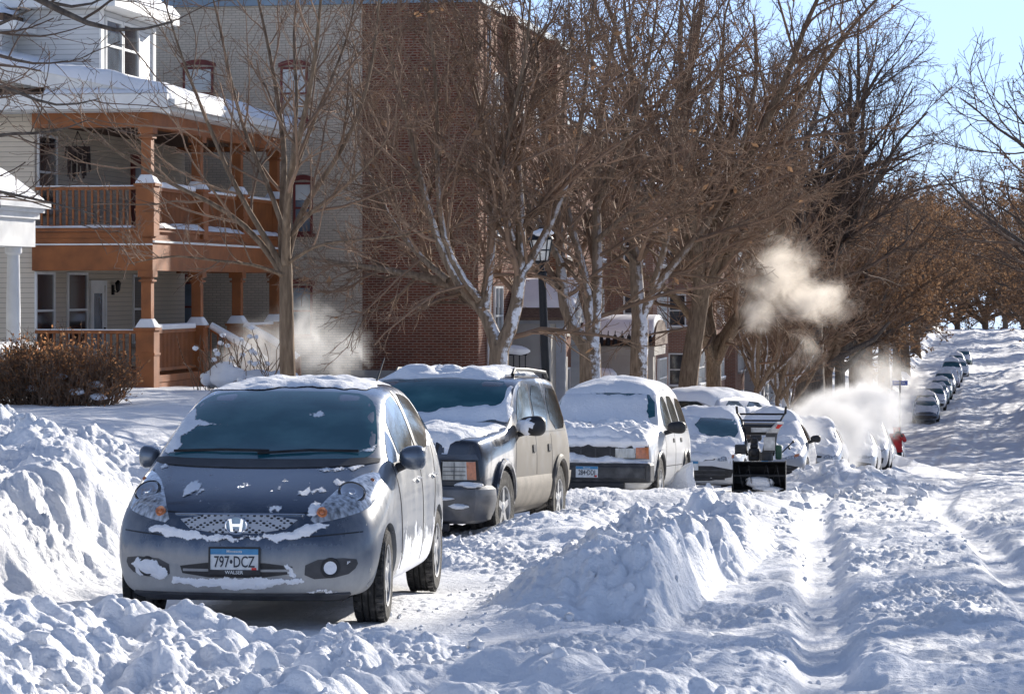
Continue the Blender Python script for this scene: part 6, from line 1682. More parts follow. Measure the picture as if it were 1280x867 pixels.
tree('bare tree with a straight snow plastered trunk and a white limb reaching right', l4, 24, explicit=ex4, counts=(13, 8, 6), lens=((.9, 3.2), (.45, 1.5), (.2, .65)), rmin=(.014, .010, .0075), bark='bark_snow', twig='twig', group=BOUL, leaves=80, leafsize=.10, lowfill=2)
xx, yy, zz = plant_at(852, 74)
tree('brown leaning bare tree in front of the first window bay', (xx, yy, zz), 25, H=15, tr=.27, fork=4.2, limbs=8, spread=(.25, .75), counts=(13, 8, 6), lens=((1.0, 3.5), (.5, 1.6), (.22, .7)), rmin=(.015, .011, .0085), bark='bark', twig='twig', group=BOUL, lean=(.5, 0), leaves=60, leafsize=.1, lowfill=3)

# near tree, its trunk left of the view; only the tips of its boughs hang in
xn, yn = -8.3, 19.0; zn = gz(xn, yn)
fn = lambda pts, s: rel(pts, 20.2, xn, yn, zn, s, .25)
base_n = [(0,0,-.5),(.05,.02,1.6),(.1,.05,3.0)]
exn = dict(trunk=[(base_n, .19, .15)],
  limbs=[([(.1,.05,2.9)]+fn([(-120,10),(-30,-45),(45,-2),(80,14),(106,33),(142,43),(182,42),(216,28)], 2), .075, .006),
         ([(.1,.05,2.8)]+fn([(-110,70),(-40,30),(0,36),(14,20),(40,12)], 3), .05, .006),
         ([(.08,.04,2.6)]+fn([(-120,110),(-40,60),(0,68),(40,84),(85,76)], 4), .045, .004),
         ([(.1,.05,2.9)]+fn([(-60,-60),(60,8),(80,13),(118,13),(126,4),(135,-6)], 5), .05, .006),
         ([(.06,.03,2.4)]+fn([(-120,150),(-40,110),(0,98),(20,116),(75,139),(122,124)], 6), .04, .004),
         ([(.06,.03,2.3)]+fn([(-120,200),(-40,180),(0,164),(60,170),(110,150)], 7), .035, .004),
         ([(.06,.03,2.2)]+fn([(-120,240),(-40,230),(0,240),(60,252),(120,268)], 8), .03, .004),
         ([(.1,.05,2.9)]+[(-.5,-.6,4.2),(-1.2,-1.6,6.0),(-1.6,-2.2,8)], .09, .02), ([(.1,.05,2.9)]+[(.2,-1.0,4.4),(.4,-1.9,6.2),(.3,-2.6,8.2)], .09, .02)])
tree('dark bare boughs reaching in over the porch roofs from a tree outside the view', (xn, yn, zn), 27, explicit=exn, counts=(7, 4, 2), lens=((.35, .95), (.18, .5), (.1, .22)), rmin=(.0055, .0036, .0026), bark='bark_grey', twig='twig_dark', group=BOUL, wob=.14)

# --- the great old tree with the spreading crown
xb, yb, zb = plant_at(1010, 122)
big = tree('huge old tree with a massive trunk and dark spreading crown beside the steam', (xb, yb, zb), 35, H=19.5, tr=.72, fork=5.6, limbs=10, spread=(.25, .75), counts=(12, 9, 7), lens=((1.6, 5.5), (.8, 2.6), (.35, 1.0)), rmin=(.026, .016, .010), bark='bark_grey', twig='twig_dark', group=BOUL, wob=.15, extra=1, limbr=(.27, .40))
sl_ = MB().tube([at(1034, 118, 458), at(1050, 118, 447), at(1068, 118, 436), at(1092, 118, 425), at(1112, 118, 402)], [.16,.14,.12,.10,.06], 9)
o = sl_.build('limb', M['bark_grey'], None, True); o.parent = big; o.matrix_parent_inverse = Matrix.Translation(-Vector(big.location))
sl_ = MB().tube([Vector(at(p, 117.9, q-2)) for p, q in ((1040, 455), (1050, 447), (1068, 436), (1092, 425))], [.13,.14,.13,.08], 9)
o2 = sl_.build('limb_snow', M['snow_cover'], o, True); o2.matrix_parent_inverse = Matrix.Translation(-Vector(big.location))

# --- rows further off: a few kinds, copied
kinds = []
def kind(seed, **kw):
    t = tree(None, (0, 0, 0), seed, **kw); kinds.append(t); return t
KW = dict(counts=(10, 7, 5), lens=((1.2, 4.2), (.6, 2.0), (.3, .9)), rmin=(.018, .012, .0085))
K = [kind(41, H=14.5, tr=.30, fork=3.6, limbs=8, bark='bark', twig='twig', lowfill=2, **KW),
     kind(42, H=15.5, tr=.36, fork=4.2, limbs=8, spread=(.35, .95), bark='bark_grey', twig='twig_dark', lowfill=2, extra=1, **KW),
     kind(43, H=13.0, tr=.28, fork=4.0, limbs=8, spread=(.35, 1.0), bark='bark', twig='twig', leaves=5200, leafsize=.10, lowfill=1, **KW),
     kind(44, H=13.8, tr=.32, fork=4.2, limbs=9, spread=(.4, 1.0), bark='bark_grey', twig='twig', leaves=6500, leafsize=.11, lowfill=1, **KW),
     kind(45, H=9.0, tr=.16, fork=2.4, limbs=7, bark='bark_snow', twig='twig', counts=(9, 7, 5), lens=((.8, 2.6), (.4, 1.3), (.2, .6)), rmin=(.02, .014, .010)),
     kind(46, H=14.5, tr=.30, limbr=(.36, .5), fork=4.4, limbs=9, spread=(.55, 1.1), bark='bark_grey', twig='twig_dark', lowfill=1, up=.04, **KW),
     kind(47, H=13.5, tr=.36, fork=4.6, limbs=9, spread=(.45, 1.05), bark='bark', twig='twig', leaves=7500, leafsize=.11, lowfill=1, up=.04, **KW)]
used = [False]*len(K)
rgp = random.Random(9)
def place(k, x, y, s, label, group, rz=None):
    if not used[k]: t = K[k]; used[k] = True
    else: t = copy_tree(K[k])
    t.location = (x, y, gz(x, y)); t.scale = (s, s, s*rgp.uniform(.93, 1.07)); t.rotation_euler = (0, 0, rgp.uniform(0, 6.28) if rz is None else rz)
    tag(t, label, 'tree', group); return t
look = {0: 'bare brown tree', 1: 'dark bare tree with a thick trunk', 2: 'tree holding withered orange brown leaves', 3: 'broad tree full of rust brown leaves', 4: 'small snow flecked bare tree', 5: 'wide dark bare tree', 6: 'low spreading tree thick with rust brown leaves'}
L_ROW = [(84, 0, .85), (95, 4, .95), (104, 4, .9), (113, 4, .8), (138, 0, 1.0), (146, 3, .95), (156, 6, 1.0), (167, 2, 1.05), (178, 6, 1.05), (190, 3, 1.1), (203, 6, 1.1), (217, 2, 1.15), (232, 6, 1.15), (248, 3, 1.2), (266, 6, 1.2), (286, 2, 1.25), (308, 6, 1.25), (332, 3, 1.3), (358, 6, 1.3), (385, 6, 1.3)]
where_l = ['just past the tiled entrance hood', 'before the second window bay', 'between the brick block and the parked van', 'left of the huge old trunk', 'right behind the huge old trunk', 'above the steaming cars']
for i, (y, k, s) in enumerate(L_ROW):
    w = where_l[i] if i < len(where_l) else None
    lab = '%s, %s' % (look[k], w) if w else look[k] + ' in the row behind the distant parked cars'
    place(k, (-8.3 if y < 140 else -7.6) + rgp.uniform(-.4, .5), y, s, lab, 'bare trees along the left boulevard' if w else 'far leaf bearing trees of the left row')
R_ROW = [(7.3, 29, 4, .8), (7.6, 32.5, 1, .84), (7.4, 37.0, 0, .80), (7.6, 42.0, 1, .60), (7.3, 46.5, 0, .58), (8.2, 52, 1, .6), (7.8, 58, 4, .8), (7.6, 72, 5, 1.1), (6.4, 89, 5, 1.2), (5.6, 108, 5, 1.2), (5.8, 127, 5, 1.25), (7.2, 152, 3, 1.15), (7.2, 167, 6, 1.2), (7.2, 183, 2, 1.2), (7.2, 200, 6, 1.25), (7.0, 218, 3, 1.25), (7.0, 238, 6, 1.25), (6.8, 260, 2, 1.3), (6.0, 284, 6, 1.3), (6.0, 310, 3, 1.3), (6.0, 338, 6, 1.35), (6.2, 368, 6, 1.4)]
for i, (x_, y, k, s) in enumerate(R_ROW):
    lab = look[k] + (' reaching in over the road from the right' if y > 60 else ' on the right kerb, shading the near road')
    place(k, x_ + rgp.uniform(-.3, .3), y, s, lab, 'trees reaching in over the road from the right' if y > 60 else 'trees on the near right kerb')
BACK = [(-15, 92, 4, 1.3), (-20, 155, 1, 1.1), (-13.5, 152, 4, 1.0), (-15, 160, 0, .9), (-11.6, 140, 4, .9), (-13, 176, 2, 1.0), (-17, 185, 1, 1.1), (-14, 205, 3, 1.0), (-20, 215, 1, 1.2), (-15, 240, 2, 1.1), (-20, 265, 3, 1.2), (-16, 300, 3, 1.3), (-24, 330, 2, 1.3), (14, 150, 3, 1.1), (15, 190, 2, 1.2), (15, 240, 3, 1.3), (15, 300, 2, 1.3), (14, 350, 3, 1.3), (-5, 412, 6, 1.3), (4.5, 405, 6, 1.3), (-1, 425, 6, 1.5), (9, 415, 3, 1.4), (-11, 410, 6, 1.4), (2, 440, 3, 1.6), (-18, 420, 3, 1.5), (16, 425, 6, 1.5), (-26, 420, 3, 1.5)]
for x, y, k, s in BACK:
    if y > 400: lab = '%s closing the view over the crest of the road' % {2: 'tree with withered orange leaves', 3: 'broad rust brown tree', 6: 'low spreading rust brown tree'}[k]
    elif x > 0: lab = '%s in the yards beyond the right row' % look[k]
    else: lab = '%s in the yards behind the left boulevard' % look[k]
    t_ = place(k, x, y, s, lab, 'trees in the yards and at the crest')
    if y > 400: t_.location.z -= 4.0
# ------------------------------------------------------------------ hedge, lamp, snow blower, person, sign, steam, far cars
def build_hedge():
    x, y = at(62, 48.5); z = gz(x, y) - .05
    rg = np.random.default_rng(61)
    root = empty('hedge_shrub', (x, y, z)); tag(root, 'rust brown leafy shrub in the snow before the porch, at the left edge', 'shrub')
    n = 900
    a = rg.uniform(0, 2*math.pi, n); r = np.sqrt(rg.random(n))
    st = np.stack([np.cos(a)*r*1.15, np.sin(a)*r*.75, np.full(n, -.1)], 1)
    d = np.stack([np.cos(a)*r*.55 + rg.normal(size=n)*.2, np.sin(a)*r*.4 + rg.normal(size=n)*.2, np.ones(n)], 1)
    hh = 1.12*np.sqrt(np.clip(1-(r*.92)**2*.75, 0, 1))*rg.uniform(.75, 1.08, n)*(1+.18*np.sin(a*3+1))
    P = walk(rg, st, d, hh+.15, 7, .16, .08); Rr = np.full((n, 1), .008)*np.linspace(1, .5, 7)[None]
    B2, R2 = offshoots(rg, P, Rr, 7, .3, 1.0, (.4, 1.1), .3, .7, .0055, 4, .2, .05, (.08, .3))
    v1, q1 = tubes(P, Rr, 3); v2, q2 = tubes(B2, R2, 3)
    mesh_obj('stems', np.concatenate([v1, v2]), np.concatenate([q1, q2+len(v1)]), M['twig'], root)
    m = 11500
    pk = rg.integers(0, len(B2), m); pj = rg.integers(0, 4, m)
    c = B2[pk, pj] + rg.normal(size=(m, 3))*.035
    u = unit(rg.normal(size=(m, 3))); w = unit(np.cross(u, rg.normal(size=(m, 3)))); s = .026*rg.uniform(.6, 1.5, (m, 1))
    lv = np.stack([c-u*s, c+w*s*.55, c+u*s, c-w*s*.55], 1).reshape(-1, 3)
    mesh_obj('leaves', lv, np.arange(m*4).reshape(-1, 4), M['bush_leaf'], root)
    for k, (a_, b_, c_) in enumerate([(.35, -.5, .55), (.95, -.35, .42), (-.1, -.6, .35), (1.05, -.5, .2), (.7, -.6, .3)]):
        lump(root, 'caught_snow', (a_, b_, c_), (.14, .10, .06), 400+k)
build_hedge()

def snowy_shrub():
    x, y = at(300, 58); z = gz(x, y)
    root = empty('snowy_shrub', (x, y, z)); tag(root, 'small shrub buried in wind packed snow at the foot of the porch steps', 'shrub')
    rg = np.random.default_rng(71)
    for k, (px, py, sx, sz) in enumerate([(285, 470, .40, .26), (312, 474, .5, .22), (345, 476, .5, .2), (266, 474, .22, .16)]):
        p = at(px, 58 + rg.uniform(-.3, .3), py)
        lump(root, 'snow_cap', (p[0]-x, p[1]-y, p[2]-z), (sx, .5, sz), 420+k)
    st = np.stack([rg.uniform(-.9, .9, 60), rg.uniform(-.4, .4, 60), np.full(60, -.1)], 1)
    P = walk(rg, st, np.stack([rg.normal(size=60)*.3, rg.normal(size=60)*.3-.2, np.ones(60)], 1), rg.uniform(.7, 1.5, 60), 7, .2, .0)
    v, q = tubes(P, np.full((60, 7), .009), 3); mesh_obj('stems', v, q, M['twig'], root)
    e = P[:, -1]
    for k in range(0, 40, 2): lump(root, 'snow_cap', tuple(e[k]), (.06, .05, .045), 440+k)
snowy_shrub()

def street_lamp():
    x, y = at(686, 54.0); z = gz(x, y)
    zt = -(298-360)/F*54.0
    H = zt - z
    root = empty('street_lamp', (x, y, z)); tag(root, 'black post street lamp with a frosted paned lantern among the trees', 'street lamp')
    root.rotation_euler = (0, R(-2.2), 0)
    p = [(.19,-.4),(.19,.35),(.15,.42),(.15,.55),(.105,.70),(.085,1.6),(.075,H-.75),(.10,H-.72),(.10,H-.66),(.055,H-.62),(.055,H-.52),(.12,H-.47),(.12,H-.44),(0,H-.44)]
    MB().lathe(p, 20).build('post', M['iron'], root, True, angle=30)
    z0, z1 = H-.44, H-.02; r0, r1 = .135, .225
    frost = mat('frosted_lamp_glass', (.74,.72,.66), .35, var=.12, scale=8)
    g = MB().lathe([(r0-.01, z0), (r1-.012, z1)], 8).build('lantern_glass', frost, root)
    f = MB()
    for k in range(8):
        a = 2*math.pi*k/8
        f.tube([(r0*math.cos(a), r0*math.sin(a), z0), (r1*math.cos(a), r1*math.sin(a), z1)], .013, 5)
    for t in (0, .5, 1):
        rr = r0+(r1-r0)*t; zz = z0+(z1-z0)*t
        f.tube([(rr*math.cos(2*math.pi*k/8), rr*math.sin(2*math.pi*k/8), zz) for k in range(9)], .013, 5)
    f.build('lantern_frame', M['iron'], root)
    MB().lathe([(.26, z1), (.24, z1+.04), (.13, z1+.13), (.05, z1+.17), (.03, z1+.26), (0, z1+.28)], 16).build('lantern_cap', M['iron'], root, True, angle=30)
    lump(root, 'cap_snow', (.03, -.03, z1+.13), (.20, .2, .08), 460)
street_lamp()

def snow_blower():
    x, y = at(949, 41.5); z = gz(x, y)
    zb = -(614-360)/F*41.5
    root = empty('snow_blower', (x, y, zb)); root.rotation_euler = (0, 0, .06)
    tag(root, 'two stage snow blower with a wide black bucket in front of the white saloon', 'snow blower')
    W = .385
    b = MB()
    # bucket: curved back sheet and two side plates
    prof = [(.02,.0),(.30,-.0),(.42,.08),(.47,.22),(.42,.36),(.28,.43),(.02,.45),(.02,.435),(.27,.415),(.40,.35),(.45,.22),(.40,.09),(.29,.015),(.02,.015)]
    b.prism(prof, -W, W, 'x')
    for s in (-1, 1): b.prism([(.0,-.02),(.32,-.02),(.46,.08),(.49,.22),(.44,.38),(.28,.45),(.0,.46)], s*W, s*(W+.012), 'x')
    b.build('bucket', M['black'], root)
    a = MB()
    for s in (-1, 1):
        for k in range(26):
            t0 = k/26; q = t0*2*math.pi*2.0*s; q1 = q + .35*s
            xx = s*(.06+.30*t0)
            for rr0, rr1 in ((.09, .165),):
                v = [(xx, .20+math.cos(q)*rr0, .225+math.sin(q)*rr0), (xx, .20+math.cos(q)*rr1, .225+math.sin(q)*rr1), (xx+s*.012, .20+math.cos(q1)*rr1, .225+math.sin(q1)*rr1), (xx+s*.012, .20+math.cos(q1)*rr0, .225+math.sin(q1)*rr0)]
                a.hexa(v + [(p[0]+.008, p[1], p[2]) for p in v])
    a.tube([(-W, .2, .225), (W, .2, .225)], .02, 8)
    a.build('auger', M['trim'], root)
    lump(root, 'bucket_snow', (.0, .16, .12), (.20, .10, .09), 470)
    lump(root, 'bucket_snow', (.13, .10, .03), (.22, .10, .04), 471)
    # chute with its deflector
    white = mat('worn_white_sticker', (.55,.54,.52), .5, var=.35, scale=9)
    MB().lathe([(.10,.44),(.10,.56)], 16, 'z', (.10, .38, 0)).hexa([(.03,.30,.55),(.20,.30,.55),(.20,.46,.55),(.03,.46,.55),(.10,.28,.86),(.27,.28,.86),(.27,.42,.86),(.10,.42,.86)]).build('chute', M['trim'], root, bevel=.01)
    MB().hexa([(.10,.27,.862),(.27,.27,.862),(.27,.43,.862),(.10,.43,.862),(.26,.22,1.00),(.36,.22,1.00),(.36,.38,1.03),(.26,.38,1.03)]).box(.06,.23,.272,.279,.60,.80).build('deflector', white, root, bevel=.006)
    MB().hexa([(.24,.237,.93),(.29,.237,.93),(.345,.21,.99),(.27,.21,.99),(.24,.245,.93),(.29,.245,.93),(.345,.218,.99),(.27,.218,.99)]).build('deflector_sticker', M['sticker'], root)
    # engine block, tank, muffler guard
    green = mat('dark_green_paint', (.02,.085,.05), .4, var=.3, scale=9)
    MB().box(-.18,.00,.50,.86,.42,.60).box(-.15,-.03,.52,.80,.60,.68).lathe([(0,.46),(.06,.46),(.07,.50),(.06,.54),(0,.54)], 14, 'y', (-.09, 0, .55)).build('engine', M['black'], root, bevel=.03)
    mf = MB().box(-.38,-.21,.54,.76,.52,.66)
    for k in range(4): mf.box(-.385,-.205,.525,.539,.535+.032*k,.549+.032*k)
    mf.build('muffler', M['trim'], root, bevel=.008)
    MB().box(.23,.33,.48,.74,.45,.66).build('belt_cover', green, root, bevel=.02)
    MB().lathe([(0,-.06),(.055,-.06),(.06,.0),(.045,.04),(0,.05)], 16, 'z', (-.09, .66, .72)).build('fuel_tank', M['black'], root, True)
    # handlebars and dash
    h = MB()
    for s in (-1, 1):
        h.tube([(s*.20,.70,.50),(s*.24,1.0,.80),(s*.30,1.25,1.0),(s*.36,1.42,1.10),(s*.37,1.55,1.10)], .016, 8)
        h.tube([(s*.37,1.42,1.10),(s*.38,1.40,1.21)], .018, 8)
    h.tube([(-.30,1.25,1.0),(.30,1.25,1.0)], .014, 6); h.tube([(-.37,1.45,1.09),(.37,1.45,1.09)], .016, 6)
    h.build('handlebar', M['iron'], root, True)
    MB().hexa([(-.25,1.10,.78),(.25,1.10,.78),(.25,1.28,.80),(-.25,1.28,.80),(-.27,1.08,.94),(.27,1.08,.94),(.27,1.30,.97),(-.27,1.30,.97)]).build('control_panel', M['black'], root, bevel=.02)
    MB().hexa([(-.15,1.075,.83),(.15,1.075,.83),(.15,1.077,.90),(-.15,1.077,.90),(-.15,1.08,.83),(.15,1.08,.83),(.15,1.083,.90),(-.15,1.083,.90)]).build('panel_label', white, root)
    r = MB().tube([(.33,.62,.55),(.44,.55,.66),(.50,.5,.72)], .01, 6)
    for zz in (.62, .72): r.lathe([(0,-.03),(.022,0),(0,.03)], 8, 'z', (.40+.6*(zz-.55), .53, zz))
    r.build('crank_rod', M['iron'], root, True)
    for s in (-1, 1):
        w = empty('wheel', (s*.27, .72, .20)); w.parent = root
        MB().lathe([(.09,-.05),(.19,-.05),(.20,-.03),(.20,.03),(.19,.05),(.09,.05)], 24, 'x').build('tyre', M['rubber'], w, True)
        MB().lathe([(.09,-.03),(.03,-.02),(.03,.02),(.09,.03)], 16, 'x').build('rim', white, w, True)
snow_blower()

def snow_slab_block():
    x, y = at(858, 40.3); z = gz(x, y)
    V = [(-.40,-.10,-.3),(.10,-.16,-.3),(.17,.16,-.3),(-.30,.20,-.3), (-.42,-.06,.12),(.0,-.14,.30),(.10,.02,.36),(-.24,.16,.20), (.13,-.05,.20)]
    bm = bmesh.new(); vs = [bm.verts.new(v) for v in V]
    bmesh.ops.convex_hull(bm, input=vs)
    bmesh.ops.subdivide_edges(bm, edges=bm.edges[:], cuts=7, use_grid_fill=True)
    bmesh.ops.triangulate(bm, faces=bm.faces[:])
    for v in bm.verts:
        c = v.co; n = np.array([c.x, c.y, c.z])
        v.co = c + Vector([float(fbm(np.array([n[0]*7+k*5]), np.array([n[1]*7+n[2]*5]), 80+k, 4)[0])*.035 for k in range(3)])
    me = bpy.data.meshes.new('snow_slab'); bm.to_mesh(me); bm.free(); me.materials.append(M['snow'])
    me.polygons.foreach_set('use_smooth', [True]*len(me.polygons)); me.set_sharp_from_angle(angle=R(35))
    o = bpy.data.objects.new('snow_slab', me); o.location = (x, y, z+.20); o.scale = (1.0, 1, 1.35); link(o)
    tag(o, 'upright angular slab of cut snow between the white sport utility and the white saloon', 'snow lump')
snow_slab_block()

def person():
    d = 104.0; x, y = at(1121, d); zt = -(533-360)/F*d; z = zt - 1.76
    root = empty('person', (x, y, z)); root.rotation_euler = (0, 0, .2)
    tag(root, 'person in a red hooded jacket, hands raised to the face, standing behind a snow heap', 'person')
    red = mat('red_jacket_cloth', (.40,.018,.022), .8, var=.35, scale=9, bump=.3, bscale=14)
    skin = mat('skin', (.55,.32,.24), .6); dark = mat('dark_trousers', (.02,.02,.028), .85, var=.3, scale=6)
    def skinned(name, verts, edges, rad, m, sub=2, rootv=0):
        me = bpy.data.meshes.new(name); me.from_pydata(verts, edges, []); me.update()
        o = bpy.data.objects.new(name, me); link(o)
        sk = o.modifiers.new('skin', 'SKIN'); ss = o.modifiers.new('sub', 'SUBSURF'); ss.levels = sub
        for i, r in enumerate(rad): me.skin_vertices[0].data[i].radius = r if hasattr(r, '__len__') else (r, r)
        me.skin_vertices[0].data[rootv].use_root = True
        dg = bpy.context.evaluated_depsgraph_get(); nm = bpy.data.meshes.new_from_object(o.evaluated_get(dg)); bpy.data.objects.remove(o)
        nm.materials.clear(); nm.materials.append(m); nm.polygons.foreach_set('use_smooth', [True]*len(nm.polygons))
        o = bpy.data.objects.new(name, nm); o.parent = root; return link(o)
    V = [(0,0,.95),(0,0,1.15),(0,0,1.38),(0,0,1.50),(0,0,1.60),(0,-.01,1.70),
         (-.20,0,1.43),(-.29,-.10,1.22),(-.13,-.27,1.45),(.20,0,1.43),(.29,-.10,1.22),(.13,-.27,1.47),
         (-.10,0,.88),(-.11,-.02,.48),(-.11,0,.08),(-.11,-.13,.03),(.10,0,.88),(.11,-.02,.48),(.11,0,.08),(.11,-.13,.03)]
    E = [(0,1),(1,2),(2,3),(3,4),(4,5),(2,6),(6,7),(7,8),(2,9),(9,10),(10,11),(0,12),(12,13),(13,14),(14,15),(0,16),(16,17),(17,18),(18,19)]
    Rd = [(.17,.13),(.17,.13),(.19,.13),(.07,.07),(.10,.11),(.085,.095),.075,.06,.045,.075,.06,.045,.10,.075,.055,.05,.10,.075,.055,.05]
    skinned('body', V, E, Rd, dark)
    J = [(0,.0,.82),(0,0,1.0),(0,0,1.2),(0,0,1.40),(-.21,0,1.43),(-.30,-.10,1.21),(-.15,-.24,1.42),(.21,0,1.43),(.30,-.10,1.21),(.15,-.24,1.43)]
    skinned('jacket', J, [(0,1),(1,2),(2,3),(3,4),(4,5),(5,6),(3,7),(7,8),(8,9)], [(.23,.17),(.215,.165),(.215,.165),(.20,.15),.10,.085,.07,.10,.085,.07], red, rootv=1)
    h = [(0,.03,1.46),(0,.03,1.60),(0,.03,1.70)]
    skinned('hood', h, [(0,1),(1,2)], [(.11,.10),(.135,.13),(.10,.10)], red, rootv=1)
    # face with features, set in the hood
    bm = bmesh.new(); bmesh.ops.create_uvsphere(bm, u_segments=24, v_segments=16, radius=1)
    for v in bm.verts:
        c = v.co; c.x *= .075; c.y *= .09; c.z *= .11
        if c.y < -.05:
            c.y -= .022*math.exp(-((c.x/.014)**2 + ((c.z+.005)/.025)**2)); c.y += .012*sum(math.exp(-(((c.x-s*.03)/.016)**2 + ((c.z-.02)/.014)**2)) for s in (-1, 1)); c.y += .006*math.exp(-((c.x/.025)**2 + ((c.z+.05)/.008)**2))
    me = bpy.data.meshes.new('face'); bm.to_mesh(me); bm.free(); me.materials.append(skin); me.polygons.foreach_set('use_smooth', [True]*len(me.polygons))
    f = bpy.data.objects.new('face', me); f.parent = root; f.location = (0, -.075, 1.61); link(f)
    MB().box(-.055,.055,-.30,-.24,1.53,1.60).tube([(0,-.32,1.565),(0,-.28,1.565)], .03, 12).build('camera', M['black'], root, bevel=.008)
    for s in (-1, 1):
        V = [(s*.15,-.25,1.44),(s*.115,-.28,1.50),(s*.075,-.29,1.55)]; E = [(0,1),(1,2)]; Rd = [.036,.042,.03]
        for k in range(4):
            b = len(V); zz = 1.60-.022*k
            V += [(s*.085,-.305,zz-.02),(s*.055,-.325,zz-.01),(s*.025,-.315,zz-.012)]; E += [(1,b),(b,b+1),(b+1,b+2)]; Rd += [.011,.0105,.009]
        b = len(V); V += [(s*.085,-.255,1.535),(s*.06,-.245,1.52)]; E += [(1,b),(b,b+1)]; Rd += [.013,.011]
        skinned('glove', V, E, Rd, M['black'], 1, 1)
person()

def street_sign():
    x, y = at(1125, 131); zt = -(475-360)/F*131; z = gz(x, y)
    root = empty('street_sign', (x, y, z)); tag(root, 'small blue street name sign on a thin pole left of the distant cars', 'street sign')
    h = zt - z
    MB().tube([(0,0,-.4),(0,0,h)], .035, 8).build('pole', M['trim'], root, True)
    blue = mat('sign_blue', (.03,.09,.42), .5, var=.1, scale=5)
    s = MB().box(-.36,.36,-.02,.02,h-.24,h-.02).build('sign_blade', blue, root, bevel=.005)
    MB().box(-.26,.04,-.026,-.021,h-.155,h-.105).build('sign_lettering', M['plate_white'], s)
    MB().box(.10,.24,-.026,-.021,h-.155,h-.105).build('sign_lettering', M['plate_white'], s)
street_sign()

# ------------------------------------------------------------------ more cars along the kerb
def repaint(root, P):
    for c in root.children:
        if c.name.startswith('body'):
            me = c.data.copy(); me.materials[0] = P; c.data = me
def colour(nm, c, amt=.5): return paint(nm, c, (.5,.48,.45), .2, .6, amt, .2, .3, side=.2)
# buried saloon behind the snow blower
s5 = place_car(saloon('saloon_car', 'saloon wholly blanketed in smooth snow behind the snow blower', colour('silver_paint', (.35,.36,.38)), 1.6, True, 'all', 10), 951, 52.5, 0.0)
# minivan standing askew further in
def minivan():
    root = empty('minivan'); tag(root, 'white minivan standing askew behind the saloons, red tail lamp and snowy roof', 'van')
    P = colour('van_white_paint', (.55,.54,.56), .4)
    st = [S(0.1, [(.70,.34),(.84,.46),(.86,.70),(.84,1.0),(.74,1.10)], 1.12, 1.13, dT=(.02,.0), dB=(0,0)),
          S(0.2, [(.74,.30),(.87,.44),(.90,.70),(.89,1.05),(.76,1.55)], 1.60, 1.61),
          S(0.5, [(.78,.28),(.88,.42),(.92,.70),(.90,1.08),(.72,1.72)], 1.77, 1.78),
          S(2.2, [(.78,.28),(.88,.42),(.92,.70),(.90,1.06),(.72,1.74)], 1.79, 1.80),
          S(3.0, [(.78,.28),(.88,.42),(.92,.70),(.90,1.04),(.70,1.66)], 1.70, 1.71),
          S(3.85, [(.78,.28),(.88,.42),(.91,.68),(.87,.98),(.70,1.16)], 1.20, 1.21),
          S(4.55, [(.72,.28),(.82,.42),(.85,.62),(.80,.84),(.66,.92)], .95, .96), S(4.7, [(.62,.32),(.72,.44),(.74,.58),(.70,.72),(.56,.78)], .80, .81, dT=(.02,.03), dB=(.02,.03))]
    me, bvh = shell_mesh(st, [(-.03,-.05)]*3, [(.05,.09)]*3, [(.95,.33,.37,.60),(3.85,.33,.37,.60)], 3, creases=[(range(1, 6), (6, 10), .4, True)])
    me.materials[0] = P; b = bpy.data.objects.new('body', me); b.parent = root; link(b)
    me.polygons.foreach_set('use_smooth', [True]*len(me.polygons)); me.set_sharp_from_angle(angle=R(40))
    patch(bvh, smooth_poly([(-.66,1.12),(.66,1.12),(.60,1.58),(-.60,1.58)],1), 'front', .004, .06, 'rear_window', M['swindow_dark'], root)
    for k in (-1, 1): patch(bvh, [(k*.72,.75),(k*.86,.75),(k*.82,1.25),(k*.70,1.25)], 'front', .012, .04, 'tail_lamp', M['red_lens'], root)
    for nm, pl in (('cargo_window', [(.55,1.12),(1.5,1.12),(1.5,1.62),(.60,1.62)]), ('door_window', [(1.6,1.12),(2.5,1.12),(2.5,1.62),(1.6,1.64)]), ('door_window', [(2.6,1.10),(3.45,1.08),(3.1,1.45),(2.6,1.60)])):
        patch(bvh, smooth_poly(pl, 1), 'side', .004, .06, nm, M['swindow_dark'], root)
        patch(bvh, rough([(a*.96+.06, b_*.88+.10) for a, b_ in pl], .02, 5, 6), 'side', snow_off(.02, .04), .05, 'window_snow', M['snow_cover'], root)
    patch(bvh, [(-.80,.55),(.80,.55),(.78,.38),(-.78,.38)], 'front', .03, .06, 'rear_bumper', M['trim'], root)
    for s in (-1, 1): tyre_wheel(root, s*.90, .95, .33, .20, .20, 5); tyre_wheel(root, s*.90, 3.85, .33, .20, .20, 5)
    patch(bvh, rough([(-.70,.25),(.70,.25),(.68,3.0),(-.68,3.0)], .02, 133, 3), 'top', snow_off(.13, .12, .3, 2, 53), .07, 'roof_snow', M['snow_cover'], root)
    patch(bvh, rough([(-.70,3.1),(.70,3.1),(.60,4.6),(-.60,4.6)], .02, 134, 3), 'top', snow_off(.12, .12, .3, 2, 54), .07, 'bonnet_snow', M['snow_cover'], root)
    MB().box(-.6,.6,.3,4.4,.25,.35).build('underbody', M['black'], root)
    return root
mv = place_car(minivan(), 846, 57.5, -.36, .12); mv.location.z += .05

